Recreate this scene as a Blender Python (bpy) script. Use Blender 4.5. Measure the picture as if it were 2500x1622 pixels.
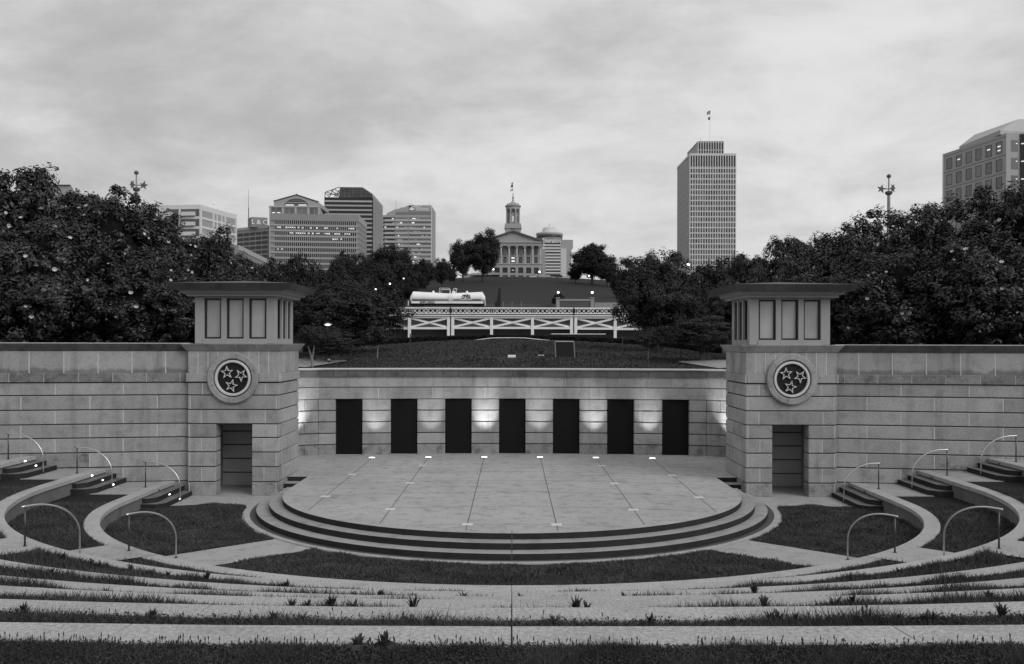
import bpy, bmesh, math, random
import numpy as np
from mathutils import Vector, Matrix, noise as mnoise
from mathutils.geometry import tessellate_polygon

# ------------------------------------------------------------------ scene, camera, sky, sun
for o in list(bpy.data.objects):
    bpy.data.objects.remove(o, do_unlink=True)
scene = bpy.context.scene
COL = scene.collection
R = math.radians
rng = random.Random(7)
npr = np.random.default_rng(11)

EYE = 5.6            # eye height above the paving in front of the towers
F = 2250.0           # focal length in pixels of the 2500 px wide photograph
CXP, HZP = 1251.0, 838.0
cam = bpy.data.cameras.new('camera')
cam.sensor_width = 36.0
cam.lens = 36.0 * F / 2500.0
cam.shift_y = 27.0 / 2500.0
cam.shift_x = -1.0 / 2500.0
cam.clip_start = 0.1
cam.clip_end = 6000
camo = bpy.data.objects.new('camera', cam)
COL.objects.link(camo)
camo.location = (0, 0, EYE)
camo.rotation_euler = (R(90), R(-0.14), 0)      # the photograph hangs a touch low on the right
scene.camera = camo

SUN_EL, SUN_AZ = R(36), R(132)      # azimuth clockwise from +Y: low to the right, a little behind the viewer
world = bpy.data.worlds.new('World')
scene.world = world
world.use_nodes = True
nt = world.node_tree
nt.nodes.clear()
def wn(t, **k):
    n = nt.nodes.new(t)
    for a, b in k.items():
        setattr(n, a, b)
    return n
wl = nt.links.new
out = wn('ShaderNodeOutputWorld')
bg = wn('ShaderNodeBackground')
bg.inputs['Strength'].default_value = 0.1
sky = wn('ShaderNodeTexSky')
sky.sky_type = 'NISHITA'
sky.sun_disc = False
sky.sun_elevation = SUN_EL
sky.sun_rotation = SUN_AZ
sky.air_density = 1.0
sky.dust_density = 3.0
bw = wn('ShaderNodeRGBToBW')
wl(sky.outputs[0], bw.inputs[0])
tc = wn('ShaderNodeTexCoord')
sx = wn('ShaderNodeSeparateXYZ')
wl(tc.outputs['Generated'], sx.inputs[0])
def wmath(op, a, b=None, clamp=False):
    n = wn('ShaderNodeMath', operation=op)
    n.use_clamp = clamp
    for i, v in enumerate((a, b)):
        if v is None:
            continue
        if isinstance(v, (int, float)):
            n.inputs[i].default_value = v
        else:
            wl(v, n.inputs[i])
    return n.outputs[0]
zz = wmath('ADD', wmath('ABSOLUTE', sx.outputs[2]), 0.36)
cb = wn('ShaderNodeCombineXYZ')
wl(wmath('DIVIDE', sx.outputs[0], zz), cb.inputs[0])
wl(wmath('DIVIDE', sx.outputs[1], zz), cb.inputs[1])
def cloud(scale, detail, rough, dist, off):
    mp = wn('ShaderNodeMapping')
    mp.inputs['Location'].default_value = off
    mp.inputs['Rotation'].default_value = (0, 0, R(24))
    mp.inputs['Scale'].default_value = (1.0, 1.25, 1)
    wl(cb.outputs[0], mp.inputs[0])
    n = wn('ShaderNodeTexNoise')
    n.inputs['Scale'].default_value = scale
    n.inputs['Detail'].default_value = detail
    n.inputs['Roughness'].default_value = rough
    n.inputs['Distortion'].default_value = dist
    wl(mp.outputs[0], n.inputs['Vector'])
    return n.outputs['Fac']
c1 = cloud(2.3, 8, 0.60, 0.3, (4.07, 11.65, 0))
c2 = cloud(0.7, 3, 0.5, 0.2, (26.97, 29.03, 0))
c3 = cloud(5.5, 6, 0.55, 0.2, (16.87, 3.51, 0))
mixc = wmath('ADD', wmath('ADD', wmath('MULTIPLY', c1, 0.50), wmath('MULTIPLY', c2, 0.34)), wmath('MULTIPLY', c3, 0.16))
mr = wn('ShaderNodeMapRange')
mr.interpolation_type = 'SMOOTHSTEP'
mr.inputs['From Min'].default_value = 0.36
mr.inputs['From Max'].default_value = 0.66
mr.inputs['To Min'].default_value = 4.7
mr.inputs['To Max'].default_value = 8.2
wl(mixc, mr.inputs['Value'])
# thin overcast: the clear-sky light still comes through the cloud deck a little
tot = wmath('ADD', wmath('MULTIPLY', mr.outputs[0], 0.93), wmath('MINIMUM', wmath('MULTIPLY', bw.outputs[0], 0.06), 1.2))
wl(tot, bg.inputs['Color'])
wl(bg.outputs[0], out.inputs['Surface'])

sun = bpy.data.lights.new('sun', 'SUN')
sun.energy = 1.5
sun.angle = R(40)
sun.color = (1, 1, 1)
suno = bpy.data.objects.new('sun', sun)
COL.objects.link(suno)
sd = Vector((math.sin(SUN_AZ) * math.cos(SUN_EL), math.cos(SUN_AZ) * math.cos(SUN_EL), math.sin(SUN_EL)))
suno.rotation_euler = sd.to_track_quat('Z', 'Y').to_euler()
suno.location = (30, -20, 40)

scene.view_settings.view_transform = 'Standard'
scene.view_settings.look = 'None'
scene.view_settings.exposure = 0.0
scene.view_settings.gamma = 1.0
scene.view_settings.use_curve_mapping = False
scene.cycles.max_bounces = 6
scene.cycles.transparent_max_bounces = 8
scene.cycles.use_denoising = True

def at(px, py, D):
    """world point seen at a pixel of the photograph, D metres in front of the viewer"""
    return Vector(((px - CXP) * D / F, D, EYE - (py - HZP) * D / F))
def zat(py, D):
    return EYE - (py - HZP) * D / F
def xat(px, D):
    return (px - CXP) * D / F

# ------------------------------------------------------------------ materials (the photograph is black and white: greys only)
MATS = {}
def mat(name, v, rough=0.8, var=0.0, scale=1.0, rnd=0.0, bump=0.0, bscale=30.0, spec=0.3, metal=0.0,
        streak=0.0, blotch=0.0, fine=0.0, fscale=60.0, emit=0.0, damp=None):
    m = bpy.data.materials.new(name)
    m.use_nodes = True
    t = m.node_tree
    b = t.nodes['Principled BSDF']
    L = t.links.new
    b.inputs['Roughness'].default_value = rough
    b.inputs['Metallic'].default_value = metal
    b.inputs['Specular IOR Level'].default_value = spec
    b.inputs['Base Color'].default_value = (v, v, v, 1)
    if emit:
        b.inputs['Emission Color'].default_value = (1, 1, 1, 1)
        b.inputs['Emission Strength'].default_value = emit
    geo = t.nodes.new('ShaderNodeNewGeometry')
    def nz(sc, det, mapping=None, ro=0.55):
        n = t.nodes.new('ShaderNodeTexNoise')
        n.inputs['Scale'].default_value = sc
        n.inputs['Detail'].default_value = det
        n.inputs['Roughness'].default_value = ro
        if mapping:
            mp = t.nodes.new('ShaderNodeMapping')
            mp.inputs['Scale'].default_value = mapping
            L(geo.outputs['Position'], mp.inputs[0])
            L(mp.outputs[0], n.inputs['Vector'])
        else:
            L(geo.outputs['Position'], n.inputs['Vector'])
        return n.outputs['Fac']
    def mth(op, a, bb):
        n = t.nodes.new('ShaderNodeMath')
        n.operation = op
        for i, q in enumerate((a, bb)):
            if isinstance(q, (int, float)):
                n.inputs[i].default_value = q
            else:
                L(q, n.inputs[i])
        return n.outputs[0]
    cur = None
    def mul(fac):
        nonlocal cur
        cur = fac if cur is None else mth('MULTIPLY', cur, fac)
    if var:
        mul(mth('ADD', mth('MULTIPLY', mth('SUBTRACT', nz(scale, 4), 0.5), 2 * var), 1.0))
    if fine:
        mul(mth('ADD', mth('MULTIPLY', mth('SUBTRACT', nz(fscale, 3, None, 0.7), 0.5), 2 * fine), 1.0))
    if rnd:
        oi = t.nodes.new('ShaderNodeObjectInfo')
        mul(mth('ADD', mth('MULTIPLY', mth('SUBTRACT', oi.outputs['Random'], 0.5), 2 * rnd), 1.0))
    if streak:
        s = nz(1.0, 4, (2.6, 2.6, 0.25))
        mr_ = t.nodes.new('ShaderNodeMapRange')
        mr_.inputs['From Min'].default_value = 0.52
        mr_.inputs['From Max'].default_value = 0.72
        mr_.inputs['To Min'].default_value = 1.0
        mr_.inputs['To Max'].default_value = 1.0 - streak
        L(s, mr_.inputs['Value'])
        mul(mr_.outputs[0])
    if blotch:
        s = nz(2.1, 6, None, 0.65)
        mr_ = t.nodes.new('ShaderNodeMapRange')
        mr_.inputs['From Min'].default_value = 0.5
        mr_.inputs['From Max'].default_value = 0.7
        mr_.inputs['To Min'].default_value = 1.0
        mr_.inputs['To Max'].default_value = 1.0 - blotch
        L(s, mr_.inputs['Value'])
        mul(mr_.outputs[0])
    if damp:
        sp = t.nodes.new('ShaderNodeSeparateXYZ')
        L(geo.outputs['Position'], sp.inputs[0])
        zz_ = mth('ADD', sp.outputs[2], mth('MULTIPLY', mth('SUBTRACT', nz(1.6, 5, (1, 1, 0.35)), 0.5), 0.5))
        mr_ = t.nodes.new('ShaderNodeMapRange')
        mr_.interpolation_type = 'SMOOTHSTEP'
        mr_.inputs['From Min'].default_value = damp[0]
        mr_.inputs['From Max'].default_value = damp[1]
        mr_.inputs['To Min'].default_value = 1.0 - damp[2]
        mr_.inputs['To Max'].default_value = 1.0
        L(zz_, mr_.inputs['Value'])
        mul(mr_.outputs[0])
    if cur is not None:
        val = mth('MULTIPLY', cur, v)
        cc = t.nodes.new('ShaderNodeCombineColor')
        for i in range(3):
            L(val, cc.inputs[i])
        L(cc.outputs[0], b.inputs['Base Color'])
    if bump:
        bn = t.nodes.new('ShaderNodeBump')
        bn.inputs['Strength'].default_value = bump
        bn.inputs['Distance'].default_value = 0.02
        L(nz(bscale, 4, None, 0.65), bn.inputs['Height'])
        L(bn.outputs[0], b.inputs['Normal'])
    MATS[name] = m
    return m

def emat(name, strength):
    m = bpy.data.materials.new(name)
    m.use_nodes = True
    t = m.node_tree
    t.nodes.remove(t.nodes['Principled BSDF'])
    e = t.nodes.new('ShaderNodeEmission')
    e.inputs['Strength'].default_value = strength
    t.links.new(e.outputs[0], t.nodes['Material Output'].inputs['Surface'])
    MATS[name] = m
    return m

mat('stone', 0.3300, 0.85, 0.26, 0.9, 0.14, 0.5, 40, 0.2, streak=0.24, blotch=0.26, fine=0.5, fscale=24)
mat('stone_rough', 0.2850, 0.9, 0.18, 2.2, 0.08, 0.9, 9, 0.2, streak=0.25, blotch=0.55, fine=0.6, fscale=18)
mat('stone_band', 0.3300, 0.85, 0.26, 0.9, 0.12, 0.5, 40, 0.2, streak=0.3, blotch=0.2, fine=0.5, fscale=24, damp=(4.56, 4.70, 0.42))
mat('stone_string', 0.2200, 0.9, 0.3, 1.6, 0.16, 0.9, 9, 0.2, streak=0.2, blotch=0.55, fine=0.6, fscale=18)
mat('lightened_inner_stone', 0.5200, 0.85, 0.2, 0.9, 0.08, 0.4, 40, 0.2, fine=0.4, fscale=24)  # paler than the outer stone: the colour brightens the dim tower interior
mat('stone_dark', 0.1250, 0.85, 0.22, 1.6, 0.12, 0.6, 20, 0.2, streak=0.3, blotch=0.45, fine=0.14, fscale=40)
mat('mortar', 0.5200, 0.9, 0.15, 5.0)
mat('joint_shadow', 0.0700, 0.9, 0.2, 3.0)
mat('stone_light', 0.6200, 0.8, 0.12, 3.0, 0.05)
mat('cupola_stone', 0.3350, 0.8, 0.08, 2.0, 0.03, 0.25, 70, 0.2, fine=0.22, fscale=40)
mat('concrete', 0.3550, 0.85, 0.16, 0.9, 0.05, 0.5, 55, 0.2, blotch=0.26, fine=0.6, fscale=20)
mat('stage_concrete', 0.3700, 0.75, 0.30, 0.35, 0.03, 0.4, 60, 0.3, blotch=0.34, fine=0.62, fscale=20)
mat('step_concrete', 0.3100, 0.85, 0.15, 0.8, 0.04, 0.4, 40, 0.2, blotch=0.3, fine=0.35, fscale=26)
mat('worn_tread', 0.1700, 0.85, 0.25, 0.8, 0.04, 0.4, 40, 0.2, blotch=0.35, fine=0.4, fscale=26)  # treads of the wall steps, darker than those of the stage
mat('dark_riser', 0.0300, 0.85, 0.35, 1.2, 0.05, 0.4, 40, 0.2, streak=0.2, blotch=0.25, fine=0.5, fscale=20)  # side faces of the steps, much darker than the treads
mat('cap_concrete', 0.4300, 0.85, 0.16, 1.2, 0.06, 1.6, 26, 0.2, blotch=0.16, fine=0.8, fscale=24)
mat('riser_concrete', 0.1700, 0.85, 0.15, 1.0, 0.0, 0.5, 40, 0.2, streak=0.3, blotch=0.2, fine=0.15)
mat('gutter', 0.09, 0.6, 0.2, 2.0)
mat('plate', 0.6200, 0.6, 0.05, 4.0)
mat('black_metal', 0.012, 0.5, 0.2, 2.0, spec=0.4)
mat('black_disc', 0.010, 0.55, 0.1, 3.0)
mat('door_black', 0.008, 0.6, 0.25, 0.8, spec=0.15)
mat('bright_metal', 0.6200, 0.45, 0.05, 3.0, metal=0.2)
mat('steel', 0.66, 0.28, 0.05, 9.0, metal=0.95)
mat('steel_dark', 0.09, 0.4, 0.1, 9.0, metal=0.8)
mat('roof_metal', 0.0600, 0.55, 0.25, 1.1, 0.22, 0.2, 12, 0.4, streak=0.35)
mat('soil', 0.0120, 0.95, 0.35, 3.0, fine=0.3, fscale=15)
mat('lawn', 0.0125, 0.95, 0.35, 0.35, bump=0.6, bscale=14, blotch=0.35, fine=0.4, fscale=9)
mat('grass', 0.0640, 0.75, 0.8, 0.9, fine=0.3, fscale=25, spec=0.2)
mat('grass_tall', 0.0470, 0.75, 0.8, 2.0, fine=0.4, fscale=45, spec=0.2)
mat('weed', 0.0380, 0.6, 0.3, 8.0, 0.15, spec=0.3)
mat('magnolia_leaf', 0.0320, 0.42, 0.6, 0.35, 0.15, spec=0.5, fine=0.45, fscale=6)
mat('soft_leaf', 0.0380, 0.65, 0.4, 0.7, 0.15, spec=0.25, fine=0.4, fscale=5)
mat('far_leaf', 0.0280, 0.75, 0.4, 0.12, 0.18, spec=0.2, fine=0.4, fscale=1.2)
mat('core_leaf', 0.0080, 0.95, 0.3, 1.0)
mat('petal', 0.6000, 0.6)
mat('bark', 0.07, 0.9, 0.3, 4.0, 0.1, 0.6, 20)
mat('bark_pale', 0.22, 0.85, 0.25, 6.0)
mat('hedge_leaf', 0.0120, 0.9, 0.5, 2.0, bump=1.0, bscale=8)
mat('white_paint', 0.8600, 0.55, 0.06, 0.8)
mat('tank_white', 0.8600, 0.4, 0.10, 0.5, streak=0.10)
mat('siding', 0.3000, 0.7, 0.08, 1.5, 0.05)
mat('wall_grey', 0.0550, 0.8, 0.2, 1.0)
mat('train_black', 0.015, 0.7, 0.3, 3.0)
mat('ink', 0.02, 0.6)
mat('brick_grey', 0.1000, 0.9, 0.2, 2.0, fine=0.3, fscale=8)
mat('capitol_stone', 0.3600, 0.85, 0.10, 0.25, 0.04, blotch=0.1)
mat('capitol_dark', 0.1200, 0.85, 0.15, 0.3)
mat('tower_concrete', 0.6000, 0.8, 0.06, 0.05)
mat('tower_side', 0.3600, 0.8, 0.12, 0.12)
mat('window_dark', 0.030, 0.25, 0.3, 0.2, 0.35, spec=0.5)
mat('window_mid', 0.1500, 0.2, 0.2, 0.3, 0.35, spec=0.5)
mat('window_pale', 0.42, 0.3, 0.15, 0.3, 0.1, spec=0.5)
mat('white_building', 0.6600, 0.8, 0.04, 0.1)
mat('grey_building', 0.2700, 0.85, 0.08, 0.1)
mat('mid_building', 0.3600, 0.85, 0.06, 0.1)
mat('pale_building', 0.4400, 0.85, 0.06, 0.1)
mat('brown_building', 0.4000, 0.85, 0.05, 0.3)
mat('dark_glass', 0.018, 0.2, 0.3, 0.05, spec=0.5)
mat('side_glass', 0.085, 0.3, 0.5, 0.16, fine=0.4, fscale=0.5, spec=0.5)
mat('roof_pale', 0.4000, 0.6, 0.05, 0.3)
mat('cupola_pane', 0.4000, 0.12, 0.25, 1.2, 0.28, spec=0.6)
mat('car_white', 0.75, 0.3, spec=0.5)
mat('rubber', 0.02, 0.7)
mat('asphalt', 0.2200, 0.8, 0.15, 0.3)
emat('lit_window', 0.9)
emat('globe_light', 4.0)
emat('ground_light', 4.0)
emat('step_light_glow', 4.5)

# ------------------------------------------------------------------ mesh and object helpers
ORG = {}
def link(o, parent=None):
    COL.objects.link(o)
    if parent is not None:
        o.parent = parent
    return o
def thing(name, label, cat, loc=(0, 0, 0), rz=0.0, group=None, kind=None):
    o = bpy.data.objects.new(name, None)
    o.empty_display_size = 0.2
    link(o)
    o.location = loc
    o.rotation_euler = (0, 0, rz)
    ORG[o] = Vector(loc) if rz == 0 else None       # None: children come in local coordinates
    tag(o, label, cat, group, kind)
    return o
def tag(o, label=None, cat=None, group=None, kind=None):
    if label: o['label'] = label
    if cat: o['category'] = cat
    if group: o['group'] = group
    if kind: o['kind'] = kind
    return o
def mesh_of(name, V, Fc, m=None, smooth=False):
    me = bpy.data.meshes.new(name)
    me.from_pydata([tuple(v) for v in V], [], Fc)
    if m: me.materials.append(MATS[m])
    if smooth:
        me.polygons.foreach_set('use_smooth', [True] * len(me.polygons))
    me.update()
    return me
def put(name, me, parent=None, loc=(0, 0, 0)):
    o = bpy.data.objects.new(name, me)
    link(o, parent)
    o.location = loc
    ORG[o] = ORG.get(parent) if parent is not None else Vector((0, 0, 0))
    return o

class MB:
    def __init__(s):
        s.v = []; s.f = []
    def add(s, V, Fc):
        n = len(s.v)
        s.v += [Vector(v) for v in V]
        s.f += [tuple(i + n for i in f) for f in Fc]
        return s
    def box(s, x0, x1, y0, y1, z0, z1):
        V = [(x, y, z) for x in (x0, x1) for y in (y0, y1) for z in (z0, z1)]
        return s.add(V, [(0, 1, 3, 2), (4, 6, 7, 5), (0, 4, 5, 1), (2, 3, 7, 6), (0, 2, 6, 4), (1, 5, 7, 3)])
    def cbox(s, x0, x1, y0, y1, z0, z1, c=0.012):
        lo = (x0, y0, z0); hi = (x1, y1, z1)
        V = []; idx = {}
        for i in (0, 1):
            for j in (0, 1):
                for k in (0, 1):
                    sgn = (i, j, k)
                    p = [hi[a] if sgn[a] else lo[a] for a in range(3)]
                    q = [p[a] + (-c if sgn[a] else c) for a in range(3)]
                    for a in range(3):
                        w = list(q); w[a] = p[a]
                        idx[(i, j, k, a)] = len(V); V.append(w)
        Fc = []
        for a in range(3):
            b, d = (a + 1) % 3, (a + 2) % 3
            for e in (0, 1):
                loop = []
                for (u, w) in ((0, 0), (1, 0), (1, 1), (0, 1)):
                    t = [0, 0, 0]; t[a] = e; t[b] = u; t[d] = w
                    loop.append(idx[(t[0], t[1], t[2], a)])
                Fc.append(tuple(loop if e else loop[::-1]))
        for a in range(3):
            b, d = (a + 1) % 3, (a + 2) % 3
            for u in (0, 1):
                for w in (0, 1):
                    t0 = [0, 0, 0]; t1 = [0, 0, 0]
                    t0[a] = 0; t1[a] = 1
                    t0[b] = t1[b] = u; t0[d] = t1[d] = w
                    lp = (idx[tuple(t0) + (b,)], idx[tuple(t1) + (b,)], idx[tuple(t1) + (d,)], idx[tuple(t0) + (d,)])
                    Fc.append(lp if (u ^ w) else lp[::-1])
        for i in (0, 1):
            for j in (0, 1):
                for k in (0, 1):
                    tr = (idx[(i, j, k, 0)], idx[(i, j, k, 1)], idx[(i, j, k, 2)])
                    Fc.append(tr if (i + j + k) % 2 else tr[::-1])
        return s.add(V, Fc)
    def prism(s, poly, z0, z1, z1b=None):
        """upright prism on a plan outline (counter-clockwise seen from above)"""
        n = len(poly)
        V = [(p[0], p[1], z0) for p in poly] + [(p[0], p[1], z1) for p in poly]
        tris = tessellate_polygon([[Vector((p[0], p[1], 0)) for p in poly]])
        Fc = [tuple(t[::-1]) for t in tris] + [tuple(i + n for i in t) for t in tris]
        # orient caps
        out_ = []
        for t in Fc:
            a, b, c = (Vector(V[i]) for i in t)
            nz_ = (b - a).cross(c - a).z
            top = V[t[0]][2] == z1
            out_.append(t if (nz_ > 0) == top else t[::-1])
        Fc = out_ + [(i, (i + 1) % n, (i + 1) % n + n, i + n) for i in range(n)]
        return s.add(V, Fc)
    def extr(s, poly, y0, y1):
        """outline in the x-z plane pushed back from y0 to y1"""
        n = len(poly)
        V = [(p[0], y0, p[1]) for p in poly] + [(p[0], y1, p[1]) for p in poly]
        tris = tessellate_polygon([[Vector((p[0], p[1], 0)) for p in poly]])
        Fc = [tuple(t) for t in tris] + [tuple(i + n for i in t[::-1]) for t in tris]
        Fc += [(i, (i + 1) % n, (i + 1) % n + n, i + n) for i in range(n)]
        return s.add(V, Fc)
    def tube(s, path, r, seg=8, caps=True):
        path = [Vector(p) for p in path]
        rr = r if isinstance(r, (list, tuple)) else [r] * len(path)
        V = []; Fc = []
        prev = None
        for i, p in enumerate(path):
            d = (path[min(i + 1, len(path) - 1)] - path[max(i - 1, 0)]).normalized()
            if prev is None:
                u = d.cross(Vector((0, 0, 1)))
                if u.length < 1e-3: u = d.cross(Vector((1, 0, 0)))
                u.normalize()
            else:
                u = (prev - d * prev.dot(d)).normalized()
            prev = u
            w = d.cross(u)
            for k in range(seg):
                a = 2 * math.pi * k / seg
                V.append(p + (u * math.cos(a) + w * math.sin(a)) * rr[i])
        for i in range(len(path) - 1):
            for k in range(seg):
                a = i * seg + k; b = i * seg + (k + 1) % seg
                Fc.append((a, b, b + seg, a + seg))
        if caps:
            Fc.append(tuple(range(seg))[::-1])
            Fc.append(tuple(range((len(path) - 1) * seg, len(path) * seg)))
        return s.add(V, Fc)
    def lathe(s, prof, c=(0, 0, 0), seg=24, a0=0.0, a1=2 * math.pi):
        full = abs(a1 - a0 - 2 * math.pi) < 1e-6
        n = seg if full else seg + 1
        V = []; Fc = []
        for (r, z) in prof:
            for k in range(n):
                a = a0 + (a1 - a0) * k / seg
                V.append((c[0] + r * math.cos(a), c[1] + r * math.sin(a), c[2] + z))
        for i in range(len(prof) - 1):
            for k in range(seg):
                k2 = (k + 1) % n
                Fc.append((i * n + k, i * n + k2, (i + 1) * n + k2, (i + 1) * n + k))
        if full:
            if prof[0][0] > 1e-6: Fc.append(tuple(range(n))[::-1])
            if prof[-1][0] > 1e-6: Fc.append(tuple(range((len(prof) - 1) * n, len(prof) * n)))
        return s.add(V, Fc)
    def bar(s, p0, p1, w, t, up=(0, 0, 1)):
        """rectangular bar from p0 to p1: w across in the plane with up, t along the normal"""
        p0 = Vector(p0); p1 = Vector(p1)
        d = (p1 - p0).normalized()
        n = d.cross(Vector(up)).normalized()
        u = n.cross(d).normalized()
        V = [p + u * a * w / 2 + n * b * t / 2 for p in (p0, p1) for a in (-1, 1) for b in (-1, 1)]
        return s.add(V, [(0, 1, 3, 2), (4, 6, 7, 5), (0, 4, 5, 1), (2, 3, 7, 6), (0, 2, 6, 4), (1, 5, 7, 3)])
    def quad(s, a, b, c, d):
        return s.add([a, b, c, d], [(0, 1, 2, 3)])
    def build(s, name, m, parent=None, smooth=False):
        og = ORG.get(parent) if parent is not None else None
        V = [v - og for v in s.v] if og is not None else s.v
        me = mesh_of(name, V, s.f, m, smooth)
        o = bpy.data.objects.new(name, me)
        link(o, parent)
        ORG[o] = og if parent is not None else Vector((0, 0, 0))
        return o

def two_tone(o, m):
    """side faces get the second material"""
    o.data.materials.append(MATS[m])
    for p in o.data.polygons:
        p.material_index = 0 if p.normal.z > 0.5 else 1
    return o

def np_mesh(name, V, nper, m, smooth=False):
    """mesh from an (N*nper,3) vertex array; every run of nper vertices is one face"""
    n = len(V) // nper
    me = bpy.data.meshes.new(name)
    me.vertices.add(len(V))
    me.vertices.foreach_set('co', np.asarray(V, dtype=np.float32).ravel())
    me.loops.add(len(V))
    me.loops.foreach_set('vertex_index', np.arange(len(V), dtype=np.int32))
    me.polygons.add(n)
    me.polygons.foreach_set('loop_start', np.arange(0, len(V), nper, dtype=np.int32))
    me.polygons.foreach_set('loop_total', np.full(n, nper, dtype=np.int32))
    if smooth:
        me.polygons.foreach_set('use_smooth', np.ones(n, dtype=bool))
    me.materials.append(MATS[m])
    me.update(calc_edges=True)
    return me

def copy_tree(o, parent=None):
    c = o.copy()
    COL.objects.link(c)
    c.parent = parent
    ORG[c] = ORG.get(o)
    for ch in list(o.children):
        copy_tree(ch, c)
    return c

def text(name, body, size, m, parent, loc, rot=(R(90), 0, 0), sx_=1.0, ext=0.01, shear=0.0, offset=0.0, align='CENTER'):
    cu = bpy.data.curves.new(name, 'FONT')
    cu.body = body
    cu.size = size
    cu.extrude = ext
    cu.shear = shear
    cu.offset = offset
    cu.align_x = align
    cu.align_y = 'CENTER'
    cu.resolution_u = 3
    cu.materials.append(MATS[m])
    tmp = bpy.data.objects.new(name, cu)
    COL.objects.link(tmp)
    dg = bpy.context.evaluated_depsgraph_get()
    me = bpy.data.meshes.new_from_object(tmp.evaluated_get(dg))
    bpy.data.objects.remove(tmp, do_unlink=True)
    bpy.data.curves.remove(cu)
    if not me.materials: me.materials.append(MATS[m])
    o = bpy.data.objects.new(name, me)
    link(o, parent)
    og = ORG.get(parent)
    o.location = Vector(loc) - (og if og is not None else Vector((0, 0, 0)))
    o.rotation_euler = rot
    o.scale = (sx_, 1, 1)
    return o

# ------------------------------------------------------------------ plan of the amphitheatre
ZS = 0.51                                  # stage level
WALL_A = R(9.2)
TX0, TX1, TY0, TY1 = 8.53, 11.87, 33.70, 36.80   # a tower's |x| and y range
def wall_y(x):
    return 33.95 - (abs(x) - TX1) * math.tan(WALL_A)
EC, A1, B1, PITCH, PB, RISE, CAPW, NT = 29.5, 12.40, 10.1, 2.35, 2.09, 0.5, 0.42, 7
BK = {1: 10.1, 2: 12.15, 3: 14.3, 4: 16.4, 5: 18.37, 6: 20.44, 7: 22.67, 8: 24.8}     # how far each wall bows towards the viewer
NK = {1: 2.0, 2: 2.03, 3: 2.13, 4: 2.17, 5: 2.2, 6: 2.3, 7: 2.5, 8: 2.5}               # flatter fronts further up
def ell(k, off=0.0):
    return A1 + PITCH * (k - 1) + off, BK[k] + off
def ellp(k, off, t):
    a, b = ell(k, off)
    e = 2.0 / NK[k]
    s, c = math.sin(t), max(0.0, math.cos(t))
    return (a * math.copysign(abs(s) ** e, s), EC - b * c ** e)
def ell_f(k, off, x, y):
    a, b = ell(k, off)
    return abs(x / a) ** NK[k] + abs((y - EC) / b) ** NK[k] - 1
AD = Vector((-0.74, -0.673)).normalized()       # direction of the aisle, outwards (left side)
AP = Vector((-6.17, 25.47))                     # a point on its centre line
AN = Vector((AD.y, -AD.x))                      # across it
AHW = 0.92
def aisle_hit(k, off, lat):
    """distance along the aisle where it meets the ellipse of terrace k"""
    a, b = ell(k, off)
    p = AP + AN * lat
    lo, hi = -2.0, 30.0
    g = lambda s: ell_f(k, off, p.x + AD.x * s, p.y + AD.y * s)
    for _ in range(60):
        mid = (lo + hi) / 2
        if g(mid) > 0: hi = mid
        else: lo = mid
    return (lo + hi) / 2
def in_aisle(X, Y, pad=0.0):
    dx = -np.abs(X) - AP.x
    dy = Y - AP.y
    lat = dx * AN.x + dy * AN.y
    return np.abs(lat) < AHW + pad

SA, SB, SC = 7.76, 7.35, 32.0               # stage front: half an ellipse
def stage_edge(off, n=60, ytop=35.0):
    a, b = SA + off * 0.88, SB + off
    pts = [(-a, ytop)]
    for i in range(n + 1):
        t = -math.pi / 2 + math.pi * i / n
        pts.append((a * math.sin(t), SC - b * math.cos(t)))
    pts.append((a, ytop))
    return pts                               # counter-clockwise seen from above (left, front, right)

# ------------------------------------------------------------------ ground sheets
def sheet(name, poly, z, m, label=None, cat=None, kind='structure'):
    V = [(p[0], p[1], z) for p in poly]
    tris = tessellate_polygon([[Vector((p[0], p[1], 0)) for p in poly]])
    Fc = []
    for t in tris:
        a, b, c = (Vector(V[i]) for i in t)
        Fc.append(tuple(t) if (b - a).cross(c - a).z > 0 else tuple(t[::-1]))
    o = put(name, mesh_of(name, V, Fc, m))
    tag(o, label, cat, None, kind)
    return o

sheet('ground', [(-3000, -400), (3000, -400), (3000, 4000), (-3000, 4000)], -0.6, 'lawn', 'dark flat ground far below the city', 'ground')
sheet('plaza', [(-24, 15), (24, 15), (24, 36.5), (-24, 36.5)], 0.0, 'concrete', 'pale concrete paving at the foot of the towers and stage', 'paving')

def mirror_poly(p):
    return [(-x, y) for (x, y) in p][::-1]

# lawn panels on the floor of the amphitheatre
KA, KB = SA + 1.38 * 0.88, SB + 1.38
def kerb_pt(t, off=0.0):
    return ((KA + off) * math.sin(t), SC - (KB + off) * math.cos(t))
def kerb_hit(lat):
    p = AP + AN * lat
    lo, hi = -8.0, 6.0
    g = lambda s: ((p.x + AD.x * s) / KA) ** 2 + ((p.y + AD.y * s - SC) / KB) ** 2 - 1
    for _ in range(60):
        mid = (lo + hi) / 2
        if g(mid) > 0: hi = mid
        else: lo = mid
    return (lo + hi) / 2
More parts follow.
